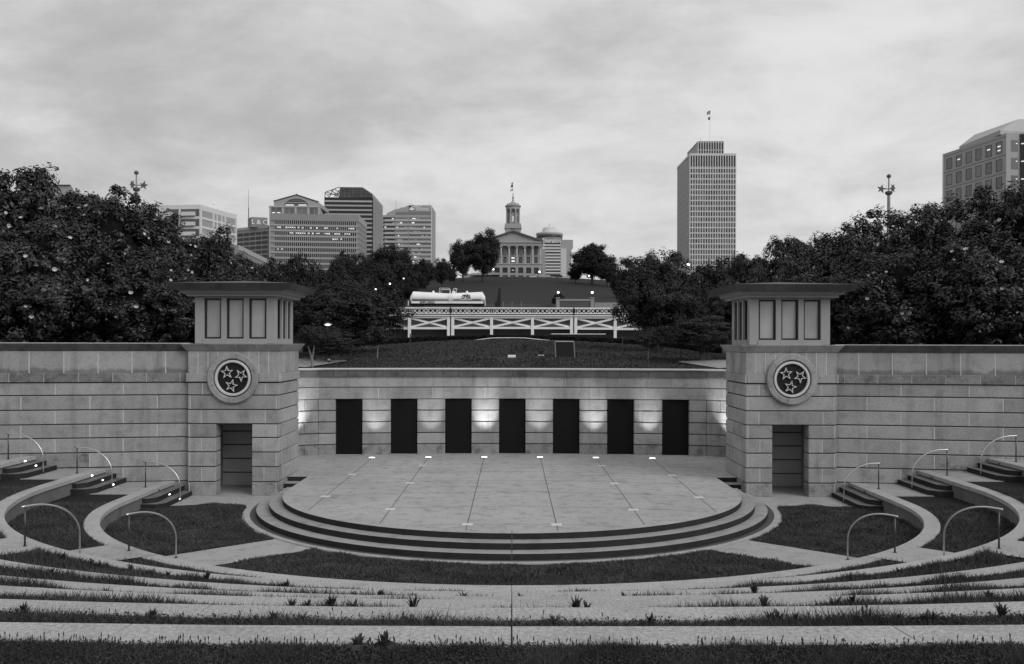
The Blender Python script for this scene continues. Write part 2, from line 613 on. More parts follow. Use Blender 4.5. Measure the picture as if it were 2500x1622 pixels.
# which side of the aisle is the upper (tower) side
LAT_UP = AHW if (AP + AN * AHW).y > (AP - AN * AHW).y else -AHW
def aisle_pt(lat, s):
    q = AP + AN * lat + AD * s
    return (q.x, q.y)
p_up_in = aisle_pt(LAT_UP, kerb_hit(LAT_UP)); p_up_out = aisle_pt(LAT_UP, aisle_hit(1, 0, LAT_UP))
p_lo_in = aisle_pt(-LAT_UP, kerb_hit(-LAT_UP)); p_lo_out = aisle_pt(-LAT_UP, aisle_hit(1, 0, -LAT_UP))
def t_of(p, a, b, c):
    return math.atan2(p[0] / a, (c - p[1]) / b)
tk_up = t_of(p_up_in, KA, KB, SC); tk_lo = t_of(p_lo_in, KA, KB, SC)
te_up = t_of(p_up_out, A1, B1, EC); te_lo = t_of(p_lo_out, A1, B1, EC)
left_lawn = []
for i in range(17):
    t = te_up + (-math.pi / 2 - te_up) * i / 16
    left_lawn.append(ellp(1, 0, t))
left_lawn += [(-A1, 31.0), (-12.0, 31.35), (-10.3, 31.9), (-9.15, 31.6)]
left_lawn += [(-KA - 0.05, 31.3)]
for i in range(13):
    t = -math.pi / 2 + 0.10 + (tk_up + math.pi / 2 - 0.10) * i / 12
    left_lawn.append(kerb_pt(t, 0.05))
mid_lawn = [kerb_pt(tk_lo + (-2 * tk_lo) * i / 36, 0.04) for i in range(37)][::-1] + [ellp(1, 0, te_lo + (-2 * te_lo) * i / 40) for i in range(41)]
for q, pl in (('lawn', left_lawn), ('lawn', mirror_poly(left_lawn)), ('lawn', mid_lawn)):
    sheet(q, pl, 0.012, 'soil')
lawns = [o for o in bpy.data.objects if o.name.startswith('lawn')]
for o, l in zip(lawns, ('turf panel inside the low curved wall by the tower at left', 'turf panel inside the low curved wall by the tower at right',
                        'crescent of turf between the round stage and the first terrace')):
    tag(o, l, 'lawn')

# ------------------------------------------------------------------ terraces: curved seat walls, lawns, aisles
def terrace_line(k, off, n=72):
    a, b = ell(k, off)
    pts = [(-a, wall_y(a) + 0.15)] + [(-a, 31.0)]
    for i in range(n + 1):
        t = -math.pi / 2 + math.pi * i / n
        pts.append(ellp(k, off, t))
    pts += [(a, 31.0), (a, wall_y(a) + 0.15)]
    return pts
ORD = ['lowest', 'second', 'third', 'fourth', 'fifth', 'sixth', 'topmost']
def resample(poly, step):
    P = [Vector(p) for p in poly]
    cum = [0]
    for i in range(1, len(P)):
        cum.append(cum[-1] + (P[i] - P[i - 1]).length)
    return P, cum
def sub_line(pts, other, s0, s1, cum, cum2):
    """matching stretches of two polylines that share a parametrisation by index"""
    a = []; b = []
    N = len(pts)
    def at_(line, u):
        i = min(int(u), N - 2)
        f = u - i
        return (line[i][0] * (1 - f) + line[i + 1][0] * f, line[i][1] * (1 - f) + line[i + 1][1] * f)
    us = [s0] + [j for j in range(math.ceil(s0 + 1e-6), math.floor(s1 - 1e-6) + 1)] + [s1]
    return [at_(pts, u) for u in us], [at_(other, u) for u in us]
def u_at_len(cum, s):
    for i in range(1, len(cum)):
        if cum[i] >= s:
            return i - 1 + (s - cum[i - 1]) / max(1e-9, cum[i] - cum[i - 1])
    return len(cum) - 1
for k in range(1, NT + 1):
    zt, zb = RISE * k, RISE * (k - 1) - 0.12
    inn, outl = terrace_line(k, 0.0), terrace_line(k, CAPW)
    tw = thing('seat_wall', ORD[k - 1] + ' of the curved concrete seat walls ringing the stage', 'seat wall', (0, EC, 0), group='curved seat walls')
    body_in, body_out = terrace_line(k, 0.05), terrace_line(k, CAPW - 0.02)
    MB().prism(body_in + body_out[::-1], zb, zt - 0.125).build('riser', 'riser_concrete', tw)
    _, cum = resample(inn, 1)
    total = cum[-1]
    nst = 2 * max(3, int(total / 5.6))
    for j in range(nst):
        u0 = u_at_len(cum, total * j / nst + (0.006 if j else 0)); u1 = u_at_len(cum, total * (j + 1) / nst - 0.006)
        a, b = sub_line(inn, outl, u0, u1, cum, cum)
        MB().prism(a + b[::-1], zt - 0.12, zt + 0.001 * (j % 2)).build('cap_stone', 'cap_concrete', tw)
    # lawn of this terrace
    if k < NT:
        i2, o2 = terrace_line(k, CAPW), terrace_line(k + 1, 0.06)
        mb = MB()
        n = len(i2)
        for j in range(1, n - 2):
            mb.quad((*i2[j], zt - 0.03), (*o2[j], zt - 0.03), (*o2[j + 1], zt - 0.03), (*i2[j + 1], zt - 0.03))
        o = mb.build('terrace_lawn', 'soil')
    else:
        mb = MB()
        rings = [(CAPW, 3.47), (1.5, 3.47), (3.0, 3.55), (6.0, 3.8), (12.0, 4.2)]
        lines = [terrace_line(k, q) for q, _ in rings]
        for r_ in range(len(rings) - 1):
            for j in range(0, len(lines[0]) - 1):
                mb.quad((*lines[r_][j], rings[r_][1]), (*lines[r_ + 1][j], rings[r_ + 1][1]), (*lines[r_ + 1][j + 1], rings[r_ + 1][1]), (*lines[r_][j + 1], rings[r_][1]))
        o = mb.build('terrace_lawn', 'soil')
    for p in o.data.polygons:
        pass
    tag(o, 'grass strip behind the ' + ORD[k - 1] + ' curved seat wall', 'lawn', None, 'structure')
    bm = bmesh.new(); bm.from_mesh(o.data); bmesh.ops.recalc_face_normals(bm, faces=bm.faces)
    if bm.faces[0].normal.z < 0: bmesh.ops.reverse_faces(bm, faces=bm.faces)
    bm.to_mesh(o.data); bm.free()
    # landings by the outer walls
    if k < NT:
        for sgn, side in ((-1, 'left'), (1, 'right')):
            xa, xb = ell(k, CAPW)[0], ell(k + 1, 0.04)[0]
            pl = [(sgn * xa, 31.0), (sgn * xb, 31.0), (sgn * xb, wall_y(xb) + 0.1), (sgn * xa, wall_y(xa) + 0.1)]
            pad = MB().prism(pl if sgn > 0 else pl[::-1], RISE * (k - 1), zt - 0.004).build('landing', 'concrete')
            tag(pad, 'concrete landing along the outer wall on the %s, behind the %s seat wall' % (side, ORD[k - 1]), 'landing', None, 'structure')

# aisles: flat strips on every terrace and three steps up through each wall
for sgn, side in ((-1, 'left'), (1, 'right')):
    for k in range(0, 5):
        mb = MB()
        lats = [-AHW + 2 * AHW * i / 6 for i in range(7)]
        rows = []
        for la in lats:
            s0 = (kerb_hit(la) if k == 0 else aisle_hit(k, 0.02, la))
            s1 = aisle_hit(k + 1, 0.02, la)
            rows.append((aisle_pt(la, s0), aisle_pt(la, s1)))
        z = RISE * k + 0.009
        for i in range(6):
            a, b = rows[i]; c, d = rows[i + 1]
            vs = [(-sgn * a[0], a[1], z), (-sgn * b[0], b[1], z), (-sgn * d[0], d[1], z), (-sgn * c[0], c[1], z)]
            mb.quad(*vs)
        o = mb.build('aisle_path', 'concrete')
        bm = bmesh.new(); bm.from_mesh(o.data); bmesh.ops.remove_doubles(bm, verts=bm.verts, dist=1e-4); bmesh.ops.recalc_face_normals(bm, faces=bm.faces)
        if bm.faces[0].normal.z < 0: bmesh.ops.reverse_faces(bm, faces=bm.faces)
        bm.to_mesh(o.data); bm.free()
        tag(o, 'concrete aisle strip on the %s, %s' % (side, ['from the stage to the lowest seat wall', 'behind the lowest seat wall', 'behind the second seat wall',
            'behind the third seat wall', 'behind the fourth seat wall'][k]), 'path', None, 'structure')
        fl = thing('aisle_steps', 'concrete aisle steps on the %s up through the %s seat wall' % (side, ORD[k]), 'steps', (0, 20, RISE * k), group='aisle steps')
        for q in range(2):
            front = 0.66 - 0.33 * q
            zt = RISE * k + 0.167 * (q + 1)
            pl = []
            for la in lats:
                pl.append(aisle_pt(la, aisle_hit(k + 1, 0.05, la)))
            pl2 = []
            for la in lats:
                pl2.append(aisle_pt(la, aisle_hit(k + 1, 0.05, la) - front))
            poly = [(-sgn * x, y) for (x, y) in pl + pl2[::-1]]
            MB().prism(poly, RISE * k + 0.010 + 0.002 * q, zt).build('step', 'concrete', fl)

# ------------------------------------------------------------------ flights of steps beside the outer walls, with step lights
LIT = {(-1, 1): (0, 1), (-1, 2): (0, 1, 2), (-1, 3): (1, 2)}
for sgn, side in ((-1, 'left'), (1, 'right')):
    for k in (1, 2, 3, 4):
        xa = ell(k, 0.0)[0]
        fl = thing('wall_steps', 'concrete steps by the outer wall on the %s, rising to the %s terrace' % (side, ORD[k - 1] if k > 1 else 'lowest'), 'steps',
                   (sgn * xa, 32.4, RISE * (k - 1)), group='steps beside the outer walls')
        z0 = RISE * (k - 1)
        risers = []
        for q in range(2):
            dx = 0.70 - 0.35 * q
            zt = z0 + 0.167 * (q + 1)
            yw = wall_y(xa) + 0.1
            yf = 31.0 - 0.12 * (1 - q)
            pl = [(-(xa - dx), yw), (-(xa - dx), yf + 0.30), (-(xa - dx) - 0.25, yf), (-(xa + 0.05), yf), (-(xa + 0.05), yw)]
            pl = [(-sgn * x, y) for (x, y) in pl]
            if sgn < 0: pl = pl[::-1]
            area = sum(pl[i][0] * pl[(i + 1) % 5][1] - pl[(i + 1) % 5][0] * pl[i][1] for i in range(5))
            if area < 0: pl = pl[::-1]
            st = two_tone(MB().prism(pl, z0 - 0.05 + 0.001 * q, zt).build('step', 'worn_tread', fl), 'dark_riser')
            risers.append((xa - dx, zt - 0.083, st))
        risers.append((xa, z0 + 0.415, None))
        for q, (xr, zr, st) in enumerate(risers):
            lit = q in LIT.get((sgn, k), ())
            mb = MB()
            n = 14
            prof = []
            for i in range(n):
                a = 2 * math.pi * i / n
                prof.append((0.058 * math.copysign(abs(math.cos(a)) ** 0.6, math.cos(a)), 0.022 * math.copysign(abs(math.sin(a)) ** 0.6, math.sin(a))))
            yl = 32.45 - 0.05 * q
            V = [(sgn * (xr - 0.004), yl + a, zr + b) for a, b in prof] + [(sgn * (xr - 0.022), yl + a * 0.9, zr + b * 0.9) for a, b in prof]
            Fc = [tuple(range(n, 2 * n)), tuple(range(n))[::-1]] + [(i, (i + 1) % n, (i + 1) % n + n, i + n) for i in range(n)]
            mb.add(V, Fc).build('step_light', 'step_light_glow' if lit else 'black_metal', fl)

# ------------------------------------------------------------------ curved hand rails
def handrail(p_up, p_lo, label, group):
    """p_up, p_lo: feet of the upper post and of the lower end of the bent rail"""
    a, b = Vector(p_up), Vector(p_lo)
    t = thing('hand_rail', label, 'hand rail', a, group=group)
    h = Vector((b.x - a.x, b.y - a.y, 0))
    Ln = h.length
    h.normalize()
    top = a.z + 0.90
    path = [a + h * -0.09 + Vector((0, 0, 0.90)), a + h * 0.02 + Vector((0, 0, 0.903))]
    zc = b.z + 0.52
    s0 = 0.12
    for i in range(19):
        q = i / 18 * math.pi / 2
        s = s0 + (Ln - s0) * math.sin(q)
        z = zc + (top - zc) * math.cos(q)
        path.append(Vector((a.x, a.y, 0)) + h * s + Vector((0, 0, z)))
    path.append(Vector((b.x, b.y, b.z + 0.25)))
    path.append(Vector((b.x, b.y, b.z - 0.02)))
    MB().tube(path, 0.021, 12).build('rail', 'steel', t, True)
    MB().tube([a + Vector((0, 0, -0.02)), a + Vector((0, 0, 0.88))], 0.021, 10).build('post', 'steel_dark', t, True)
    for q in (a, b):
        MB().lathe([(0.055, -0.005), (0.055, 0.012), (0.03, 0.02)], q, 14).build('base_plate', 'steel_dark', t)
    return t
for sgn, side in ((-1, 'left'), (1, 'right')):
    for k, nm in ((1, 'nearest the tower door'), (2, 'second along from the tower'), (3, 'farthest out from the tower')):
        xa = ell(k, 0)[0]
        handrail((sgn * (xa + 0.50), 32.55 - 0.12 * k, RISE * k), (sgn * (xa - 0.72), 32.55 - 0.12 * k, RISE * (k - 1)),
                 'bent steel hand rail on the %s wall steps, %s' % (side, nm), 'hand rails on the wall steps')
    for k, nm, u, l in ((1, 'at the lowest seat wall', (9.35, 22.5), (8.71, 23.9)), (2, 'at the second seat wall', (10.95, 20.72), (10.34, 22.05))):
        handrail((sgn * u[0], u[1], RISE * k), (sgn * l[0], l[1], RISE * (k - 1)), 'bent steel hand rail beside the %s aisle, %s' % (side, nm), 'hand rails beside the aisles')

# ------------------------------------------------------------------ the stage
stage = thing('stage', 'round-fronted concrete stage with three curved steps between the two towers', 'stage', (0, 31, 0))
fl = stage_edge(0.0, 64, 35.0)
floor_poly = fl + [(8.54, 35.0), (8.54, 36.6), (12.4, 36.9), (12.4, 43.0), (-12.4, 43.0), (-12.4, 36.9), (-8.54, 36.6), (-8.54, 35.0)]
two_tone(MB().prism(floor_poly, 0.30, ZS).build('floor', 'stage_concrete', stage), 'dark_riser')
def ring_step(off, ztop, zbot, name, m, ytop):
    o_ = MB().prism(stage_edge(off, 64, ytop), zbot, ztop).build(name, m, stage)
    if name == 'step': two_tone(o_, 'dark_riser')
ring_step(0.47, 0.345, 0.15, 'step', 'step_concrete', 33.5)
ring_step(0.93, 0.172, -0.03, 'step', 'step_concrete', 33.4)
ring_step(1.17, 0.008, -0.03, 'gutter', 'gutter', 33.0)
k1, k2 = stage_edge(1.16, 64, 32.6), stage_edge(1.37, 64, 32.6)
MB().prism(k2 + k1[::-1], -0.02, 0.03).build('kerb', 'concrete', stage)
# nosing strip around the stage front
n1, n2 = stage_edge(-0.0, 64, 34.2), stage_edge(-0.62, 64, 34.2)
# side steps between stage and tower
for sgn in (-1, 1):
    for q in range(2):
        y1 = 35.0 - 0.32 * (q)
        x0, x1 = sorted((sgn * 7.76, sgn * 8.53))
        two_tone(MB().box(x0, x1, 34.05 + 0.32 * q, 35.02, 0.001 * q, ZS - 0.17 * (2 - q)).build('side_step', 'step_concrete', stage), 'dark_riser')
# joints: long saw cuts and shallow arcs across, laid as dark strips 3 mm proud
def arc_y(y0, x):
    return y0 - x * x / 46.0
for x in (-6.18, -3.72, -1.25, 1.25, 3.72, 6.18):
    ye = SC - SB * math.sqrt(1 - (x / SA) ** 2) + 0.32
    MB().box(x - 0.013, x + 0.013, ye, 41.0, ZS - 0.01, ZS + 0.003).build('saw_joint', 'gutter', stage)
for y0 in (25.9, 28.7, 31.5, 34.1, 36.5, 38.8):
    xs = [x * 0.25 for x in range(-34, 35)]
    pts = []
    for x in xs:
        y = arc_y(y0, x)
        if abs(x) < SA - 0.5 and y > SC - (SB - 0.4) * math.sqrt(max(0, 1 - (x / (SA - 0.4)) ** 2)):
            pts.append((x, y))
    if len(pts) > 3:
        poly = [(p[0], p[1] - 0.008) for p in pts] + [(p[0], p[1] + 0.008) for p in pts[::-1]]
        MB().prism(poly, ZS - 0.01, ZS + 0.0016).build('cross_joint', 'joint_shadow', stage)
for (x, y) in ((1.25, 25.85), (3.72, 28.2), (3.72, 33.5), (3.72, 38.3), (6.18, 35.6), (6.18, 30.5)):
    for sgn in (-1, 1):
        MB().box(sgn * x - 0.15, sgn * x + 0.15, y - 0.14, y + 0.14, ZS - 0.01, ZS + 0.006).build('pale_plate', 'plate', stage)
for x in (-4.9, 4.9):
    pass
# centre joint down the curved steps
MB().box(-0.012, 0.012, SC - SB - 0.006, SC - SB + 0.3, ZS - 0.16, ZS + 0.004).box(-0.012, 0.012, SC - SB - 0.476, SC - SB - 0.01, 0.2, 0.349).box(
    -0.012, 0.012, SC - SB - 0.936, SC - SB - 0.48, 0.02, 0.176).build('step_joint', 'gutter', stage)

# ------------------------------------------------------------------ stone coursing
def stone(parent, x0, x1, y0, y1, z0, z1, m='stone', name='stone', c=0.014):
    return MB().cbox(x0, x1, y0, y1, z0, z1, c).build(name, m, parent)
COURSES = [(0.0, 0.50), (0.50, 1.05), (1.05, 1.59), (1.59, 2.12), (2.12, 2.62), (2.62, 3.14), (3.14, 3.67), (3.67, 4.13)]
CH = 0.021           # half height of the recessed bed joints
def course_wall(t, L, sgn):
    """outer wall in local coordinates: runs from x=0 to sgn*L, face at y=0"""
    def sp(a, b):
        return (a, b) if sgn > 0 else (-b, -a)
    MB().box(*sp(0.0, L), 0.045, 0.45, -0.2, 5.30).build('core', 'joint_shadow', t)
    for ci, (z0, z1) in enumerate(COURSES):
        zb, ztp = z0 + CH, z1 - CH
        MB().box(*sp(0.0, L), 0.007, 0.30, zb + 0.004, ztp - 0.004).build('mortar', 'mortar', t)
        s = 0.0
        ln = 1.15 if ci % 2 == 0 else 2.33
        nxt = ln
        while s < L - 0.05:
            e = min(nxt, L)
            stone(t, *sp(s + 0.010, e - 0.011), 0.0, 0.25, zb, ztp, 'stone_rough' if (ci < 5 and RISE * max(0, math.floor((s - 0.3) / PITCH) + 1) > z0 - 0.3) else 'stone')
            s = e
            nxt = s + 2.33
    # string course
    MB().box(*sp(0.0, L), -0.040, 0.30, 4.13 + CH, 4.466).build('mortar', 'mortar', t)
    s = 0.0; nxt = 0.35
    while s < L - 0.05:
        e = min(nxt, L)
        stone(t, *sp(s + 0.004, e - 0.005), -0.05, 0.28, 4.13 + CH - 0.004, 4.47, 'stone_string')
        s = e; nxt = s + 1.17
    MB().box(*sp(0.0, L), 0.008, 0.30, 4.472, 5.28).build('mortar', 'mortar', t)
    s = 0.0; nxt = 0.86
    while s < L - 0.05:
        e = min(nxt, L)
        stone(t, *sp(s + 0.012, e - 0.013), 0.0, 0.28, 4.471, 5.288, 'stone_band')
        s = e; nxt = s + 1.17
    # sloping cap
    s = 0.0; nxt = 0.42
    while s < L - 0.05:
        e = min(nxt, L)
        a, b = sp(s + 0.004, e - 0.004)
        prof = [(-0.03, 5.29), (-0.20, 5.53), (-0.20, 5.553), (0.62, 5.553), (0.5, 5.29)]
        V = [(a, y, z) for y, z in prof] + [(b, y, z) for y, z in prof]
        n = 5
        MB().add(V, [tuple(range(n)), tuple(range(n, 2 * n))[::-1]] + [(i, i + n, (i + 1) % n + n, (i + 1) % n) for i in range(n)]).build('cap_stone', 'stone_dark', t)
        s = e; nxt = s + 1.17
    MB().box(*sp(0.0, L), -0.21, 0.63, 5.5535, 5.575).build('coping_edge', 'stone_light', t)
for sgn, side in ((-1, 'left'), (1, 'right')):
    t = thing('outer_wall', 'long coursed stone wall running out from the tower to the %s edge' % side, 'wall', (sgn * TX1, 33.95, 0), -sgn * WALL_A, group='outer stone walls')
    course_wall(t, 16.0, sgn)

# ------------------------------------------------------------------ the two towers
def ring_pts(r, a0, a1, n):
    return [(r * math.cos(a0 + (a1 - a0) * i / n), r * math.sin(a0 + (a1 - a0) * i / n)) for i in range(n + 1)]
def star_pts(r, rot):
    return [((r if i % 2 == 0 else r * 0.40) * math.sin(rot + math.pi * i / 5), (r if i % 2 == 0 else r * 0.40) * math.cos(rot + math.pi * i / 5)) for i in range(10)]

def make_tower(sgn, side):
    cx = (TX0 + TX1) / 2
    W = TX1 - TX0
    t = thing('stone_tower', 'square stone tower with three-star roundel, doorway and glazed top, %s of the stage' % side, 'tower', (sgn * cx, (TY0 + TY1) / 2, 0), group='pair of stone towers')
    # u runs from the outer edge (0) to the inner edge (W); the plan is mirrored for the other side
    def xs(u0, u1):
        a, b = sgn * (TX1 - u0), sgn * (TX1 - u1)
        return (a, b) if a < b else (b, a)
    dep = TY1 - TY0
    D0, D1 = 1.04, 2.35             # doorway from outer edge
    c = 0.045
    # cores
    MB().box(*xs(c, W - c), TY0 + c, TY1 - c, 2.62, 5.29).build('core', 'joint_shadow', t)
    MB().box(*xs(c, D0 - c), TY0 + c, TY0 + 0.57 - c, 0, 2.62).build('core', 'joint_shadow', t)
    MB().box(*xs(D1 + c, W - c), TY0 + c, TY0 + 0.57 - c, 0, 2.62).build('core', 'joint_shadow', t)
    MB().box(*xs(c, 0.50), TY0 + 0.57 - c, TY1 - c, 0, 2.62).build('core', 'stone', t)
    MB().box(*xs(W - 0.50, W - c), TY0 + 0.57 - c, TY1 - c, 0, 2.62).build('core', 'stone', t)
    MB().box(*xs(0.50, 1.86), TY1 - 0.55, TY1 - c, 0, 2.62).build('core', 'joint_shadow', t)
    MB().box(*xs(1.86, W - 0.50), TY1 - 0.55, TY1 - c, 2.35, 2.62).build('core', 'joint_shadow', t)  # unseen opening below this lintel, added to let light into the tower
    for ci, (z0, z1) in enumerate(COURSES):
        zb, ztp = z0 + (CH if ci else 0.0), z1 - CH
        m = 'stone_rough' if ci == 0 else 'stone'
        if ci < 5:
            MB().box(*xs(0.018, D0 - 0.018), TY0 + 0.008, TY0 + 0.57 - 0.008, zb + 0.003, ztp - 0.003).build('mortar', 'mortar', t)
            MB().box(*xs(D1 + 0.018, W - 0.018), TY0 + 0.008, TY0 + 0.57 - 0.008, zb + 0.003, ztp - 0.003).build('mortar', 'mortar', t)
            spl = [0.0, 0.07, D0] if ci % 2 == 0 else [0.0, 0.52, D0]
            for a, b in zip(spl[:-1], spl[1:]):
                stone(t, *xs(a + 0.008, b - 0.008), TY0, TY0 + 0.565, zb, ztp, m)
            spl = [D1, W - 0.10, W] if ci % 2 == 0 else [D1, D1 + 0.45, W]
            for a, b in zip(spl[:-1], spl[1:]):
                stone(t, *xs(a + 0.008, b - 0.008), TY0, TY0 + 0.565, zb, ztp, m)
            # inside back wall
            stone(t, *xs(0.50, 1.87), TY1 - 0.62, TY1 - 0.50, zb, ztp, 'lightened_inner_stone')
            sides = ((TY0 + 0.572, TY1),)
        else:
            MB().box(*xs(0.018, W - 0.018), TY0 + 0.008, TY1 - 0.018, zb + 0.003, ztp - 0.003).build('mortar', 'mortar', t)
            spl = {5: [0, 0.50, 2.84, W], 6: [0, 0.10, W - 0.10, W], 7: [0, 0.54, 2.84, W]}[ci]
            for a, b in zip(spl[:-1], spl[1:]):
                stone(t, *xs(a + 0.008, b - 0.008), TY0, TY0 + 0.30, zb, ztp, m)
            sides = ((TY0 + 0.304, TY1),)
        for (ya, yb) in sides:
            js = [ya, yb] if ci % 2 else [ya, (ya + yb) / 2 + 0.15, yb]
            for a, b in zip(js[:-1], js[1:]):
                stone(t, *xs(W - 0.28, W), a + 0.003, b - 0.003, zb, ztp, m)
                stone(t, *xs(0.0, 0.28), a + 0.003, b - 0.003, zb, ztp, m)
    # string course
    p = 0.05
    for a, b in ((-p, 0.05), (0.05, 0.755), (2.585, W - 0.05), (W - 0.05, W + p)):
        stone(t, *xs(a + 0.004, b - 0.004), TY0 - p, TY0 + 0.28, 4.16, 4.47, 'stone')
    stone(t, *xs(W - 0.25, W + p), TY0 + 0.285, TY1, 4.16, 4.47, 'stone')
    stone(t, *xs(-p, 0.25), TY0 + 0.285, TY1, 4.16, 4.47, 'stone')
    # tall band
    MB().box(*xs(0.019, W - 0.019), TY0 + 0.008, TY1 - 0.019, 4.472, 5.285).build('mortar', 'mortar', t)
    js = [0, 0.38, 0.74, 1.10, 2.24, 2.60, 2.96, W]
    for a, b in zip(js[:-1], js[1:]):
        stone(t, *xs(a + 0.010, b - 0.010), TY0, TY0 + 0.28, 4.471, 5.288, 'stone')
    js = [TY0 + 0.285, TY0 + 1.0, TY0 + 1.7, TY0 + 2.4, TY1]
    for a, b in zip(js[:-1], js[1:]):
        stone(t, *xs(W - 0.28, W), a + 0.004, b - 0.004, 4.471, 5.288, 'stone')
        stone(t, *xs(0, 0.28), a + 0.004, b - 0.004, 4.471, 5.288, 'stone')
    # flared cap
    x0, x1 = xs(0, W)
    o1, o2 = 0.03, 0.20
    V = []
    for o_, z in ((o1, 5.29), (o2, 5.53), (o2, 5.553)):
        V += [(x0 - o_, TY0 - o_, z), (x1 + o_, TY0 - o_, z), (x1 + o_, TY1 + o_, z), (x0 - o_, TY1 + o_, z)]
    Fc = [(3, 2, 1, 0), (8, 9, 10, 11)] + [(q * 4 + i, q * 4 + (i + 1) % 4, q * 4 + 4 + (i + 1) % 4, q * 4 + 4 + i) for q in range(2) for i in range(4)]
    MB().add(V, Fc).build('cap', 'stone', t)
    for u in (0.35, 1.07, 1.80, 2.55):
        a, b = xs(u, u + 0.008)
        MB().add([(a, TY0 - o1 - 0.002, 5.292), (b, TY0 - o1 - 0.002, 5.292), (b, TY0 - o2 - 0.002, 5.53), (a, TY0 - o2 - 0.002, 5.53),
                  (a, TY0 + 0.1, 5.292), (b, TY0 + 0.1, 5.292), (b, TY0 + 0.1, 5.53), (a, TY0 + 0.1, 5.53)],
                 [(0, 1, 2, 3), (4, 7, 6, 5), (0, 4, 5, 1), (2, 6, 7, 3), (0, 3, 7, 4), (1, 5, 6, 2)]).build('cap_joint', 'mortar', t)
    # roundel
    rx, rz = sgn * cx, 4.30
    ry = TY0
    n6 = 6
    a_off = R(20)
    ring = MB().add([], []).box(rx - 0.01, rx + 0.01, ry + 0.02, ry + 0.03, rz - 0.01, rz + 0.01).build('roundel', 'black_disc', t)
    for q in range(n6):
        a0 = a_off + 2 * math.pi * q / n6 + 0.006; a1 = a_off + 2 * math.pi * (q + 1) / n6 - 0.006
        arc = 12
        prof = [(0.70, 0.0), (0.70, -0.11), (0.73, -0.14), (0.90, -0.14), (0.93, -0.11), (0.93, 0.0)]
        V = []
        for i in range(arc + 1):
            a = a0 + (a1 - a0) * i / arc
            for (r_, dy) in prof:
                V.append((rx + r_ * math.cos(a), ry + dy, rz + r_ * math.sin(a)))
        m_ = len(prof)
        Fc = [(i * m_ + j, i * m_ + j + 1, (i + 1) * m_ + j + 1, (i + 1) * m_ + j) for i in range(arc) for j in range(m_ - 1)]
        Fc += [tuple(range(m_))[::-1], tuple(range(arc * m_, arc * m_ + m_))]
        MB().add(V, Fc).build('ring_stone', 'stone', ring)
    seg = 48
    V = []; prof = [(0.66, 0.0), (0.66, -0.10), (0.64, -0.12), (0.58, -0.12), (0.565, -0.10), (0.565, 0.0)]
    for i in range(seg):
        a = 2 * math.pi * i / seg
        for (r_, dy) in prof:
            V.append((rx + r_ * math.cos(a), ry + dy, rz + r_ * math.sin(a)))
    m_ = len(prof)
    Fc = [(i * m_ + j, i * m_ + j + 1, ((i + 1) % seg) * m_ + j + 1, ((i + 1) % seg) * m_ + j) for i in range(seg) for j in range(m_ - 1)]
    MB().add(V, Fc).build('metal_ring', 'bright_metal', ring)
    V = [(rx + 0.70 * math.cos(2 * math.pi * i / seg), ry - 0.02, rz + 0.70 * math.sin(2 * math.pi * i / seg)) for i in range(seg)] + \
        [(rx + 0.70 * math.cos(2 * math.pi * i / seg), ry + 0.01, rz + 0.70 * math.sin(2 * math.pi * i / seg)) for i in range(seg)]
    MB().add(V, [tuple(range(seg)), tuple(range(seg, 2 * seg))[::-1]] + [(i, i + seg, (i + 1) % seg + seg, (i + 1) % seg) for i in range(seg)]).build('disc', 'black_disc', ring)
    for (dx, dz, rot) in ((-0.21, 0.20, R(-4)), (0.30, 0.10, R(178)), (-0.05, -0.28, R(14))):
        outer, inner = star_pts(0.245, rot), star_pts(0.175, rot)
        V = []
        for ps, dy in ((outer, -0.035), (outer, -0.10), (inner, -0.10), (inner, -0.035)):
            V += [(rx + dx + x, ry + dy, rz + dz + z) for x, z in ps]
        Fc = [(q * 10 + i, q * 10 + (i + 1) % 10, q * 10 + 10 + (i + 1) % 10, q * 10 + 10 + i) for q in range(3) for i in range(10)]
        Fc += [(30 + i, 30 + (i + 1) % 10, (i + 1) % 10, i) for i in range(10)]
        MB().add(V, Fc).build('star', 'bright_metal', ring)
    # glazed top storey
    gx0, gx1 = sgn * cx - 1.485, sgn * cx + 1.485
    gy0, gy1 = TY0 + 0.20, TY1 - 0.20
    z0, z1 = 5.553, 7.29
    cup = MB().box(gx0 + 0.26, gx1 - 0.26, gy0 + 0.26, gy1 - 0.26, z0, z0 + 0.1).build('glazed_storey', 'cupola_stone', t)
    def face(ax, w, to_world):
        """one side of the storey; s runs along it, d inwards"""
        post, win, mul = 0.35, 0.62, 0.205
        scale = w / 2.97
        for j in range(3):
            a = (post + j * (win + mul)) * scale
            b = a + win * scale
            MB().add(*hexa(to_world, a - 0.03, b + 0.03, -0.03, 0.16, z0 + 0.001, z0 + 0.185)).build('sill_block', 'cupola_stone', cup)
            fr = MB()
            f_ = 0.055
            for (p, q, r_, s_) in ((a, a + f_, z0 + 0.19, z1 - 0.07), (b - f_, b, z0 + 0.19, z1 - 0.07), (a + f_, b - f_, z0 + 0.19, z0 + 0.19 + f_), (a + f_, b - f_, z1 - 0.07 - f_, z1 - 0.07)):
                fr.add(*hexa(to_world, p, q, 0.06, 0.20, r_, s_))
            w_ = fr.build('window', 'black_metal', cup)
            MB().add(*hexa(to_world, a + f_, b - f_, 0.135, 0.150, z0 + 0.19 + f_, z1 - 0.07 - f_)).build('pane', 'cupola_pane', w_)
            if j < 2:
                MB().add(*hexa(to_world, b + 0.005, b + mul * scale - 0.005, -0.02, 0.22, z0 + 0.002, z1 - 0.002)).build('mullion', 'cupola_stone', cup)
        MB().add(*hexa(to_world, 0.35 * scale, w - 0.35 * scale, 0.03, 0.24, z1 - 0.068, z1 - 0.003)).build('header', 'cupola_stone', cup)
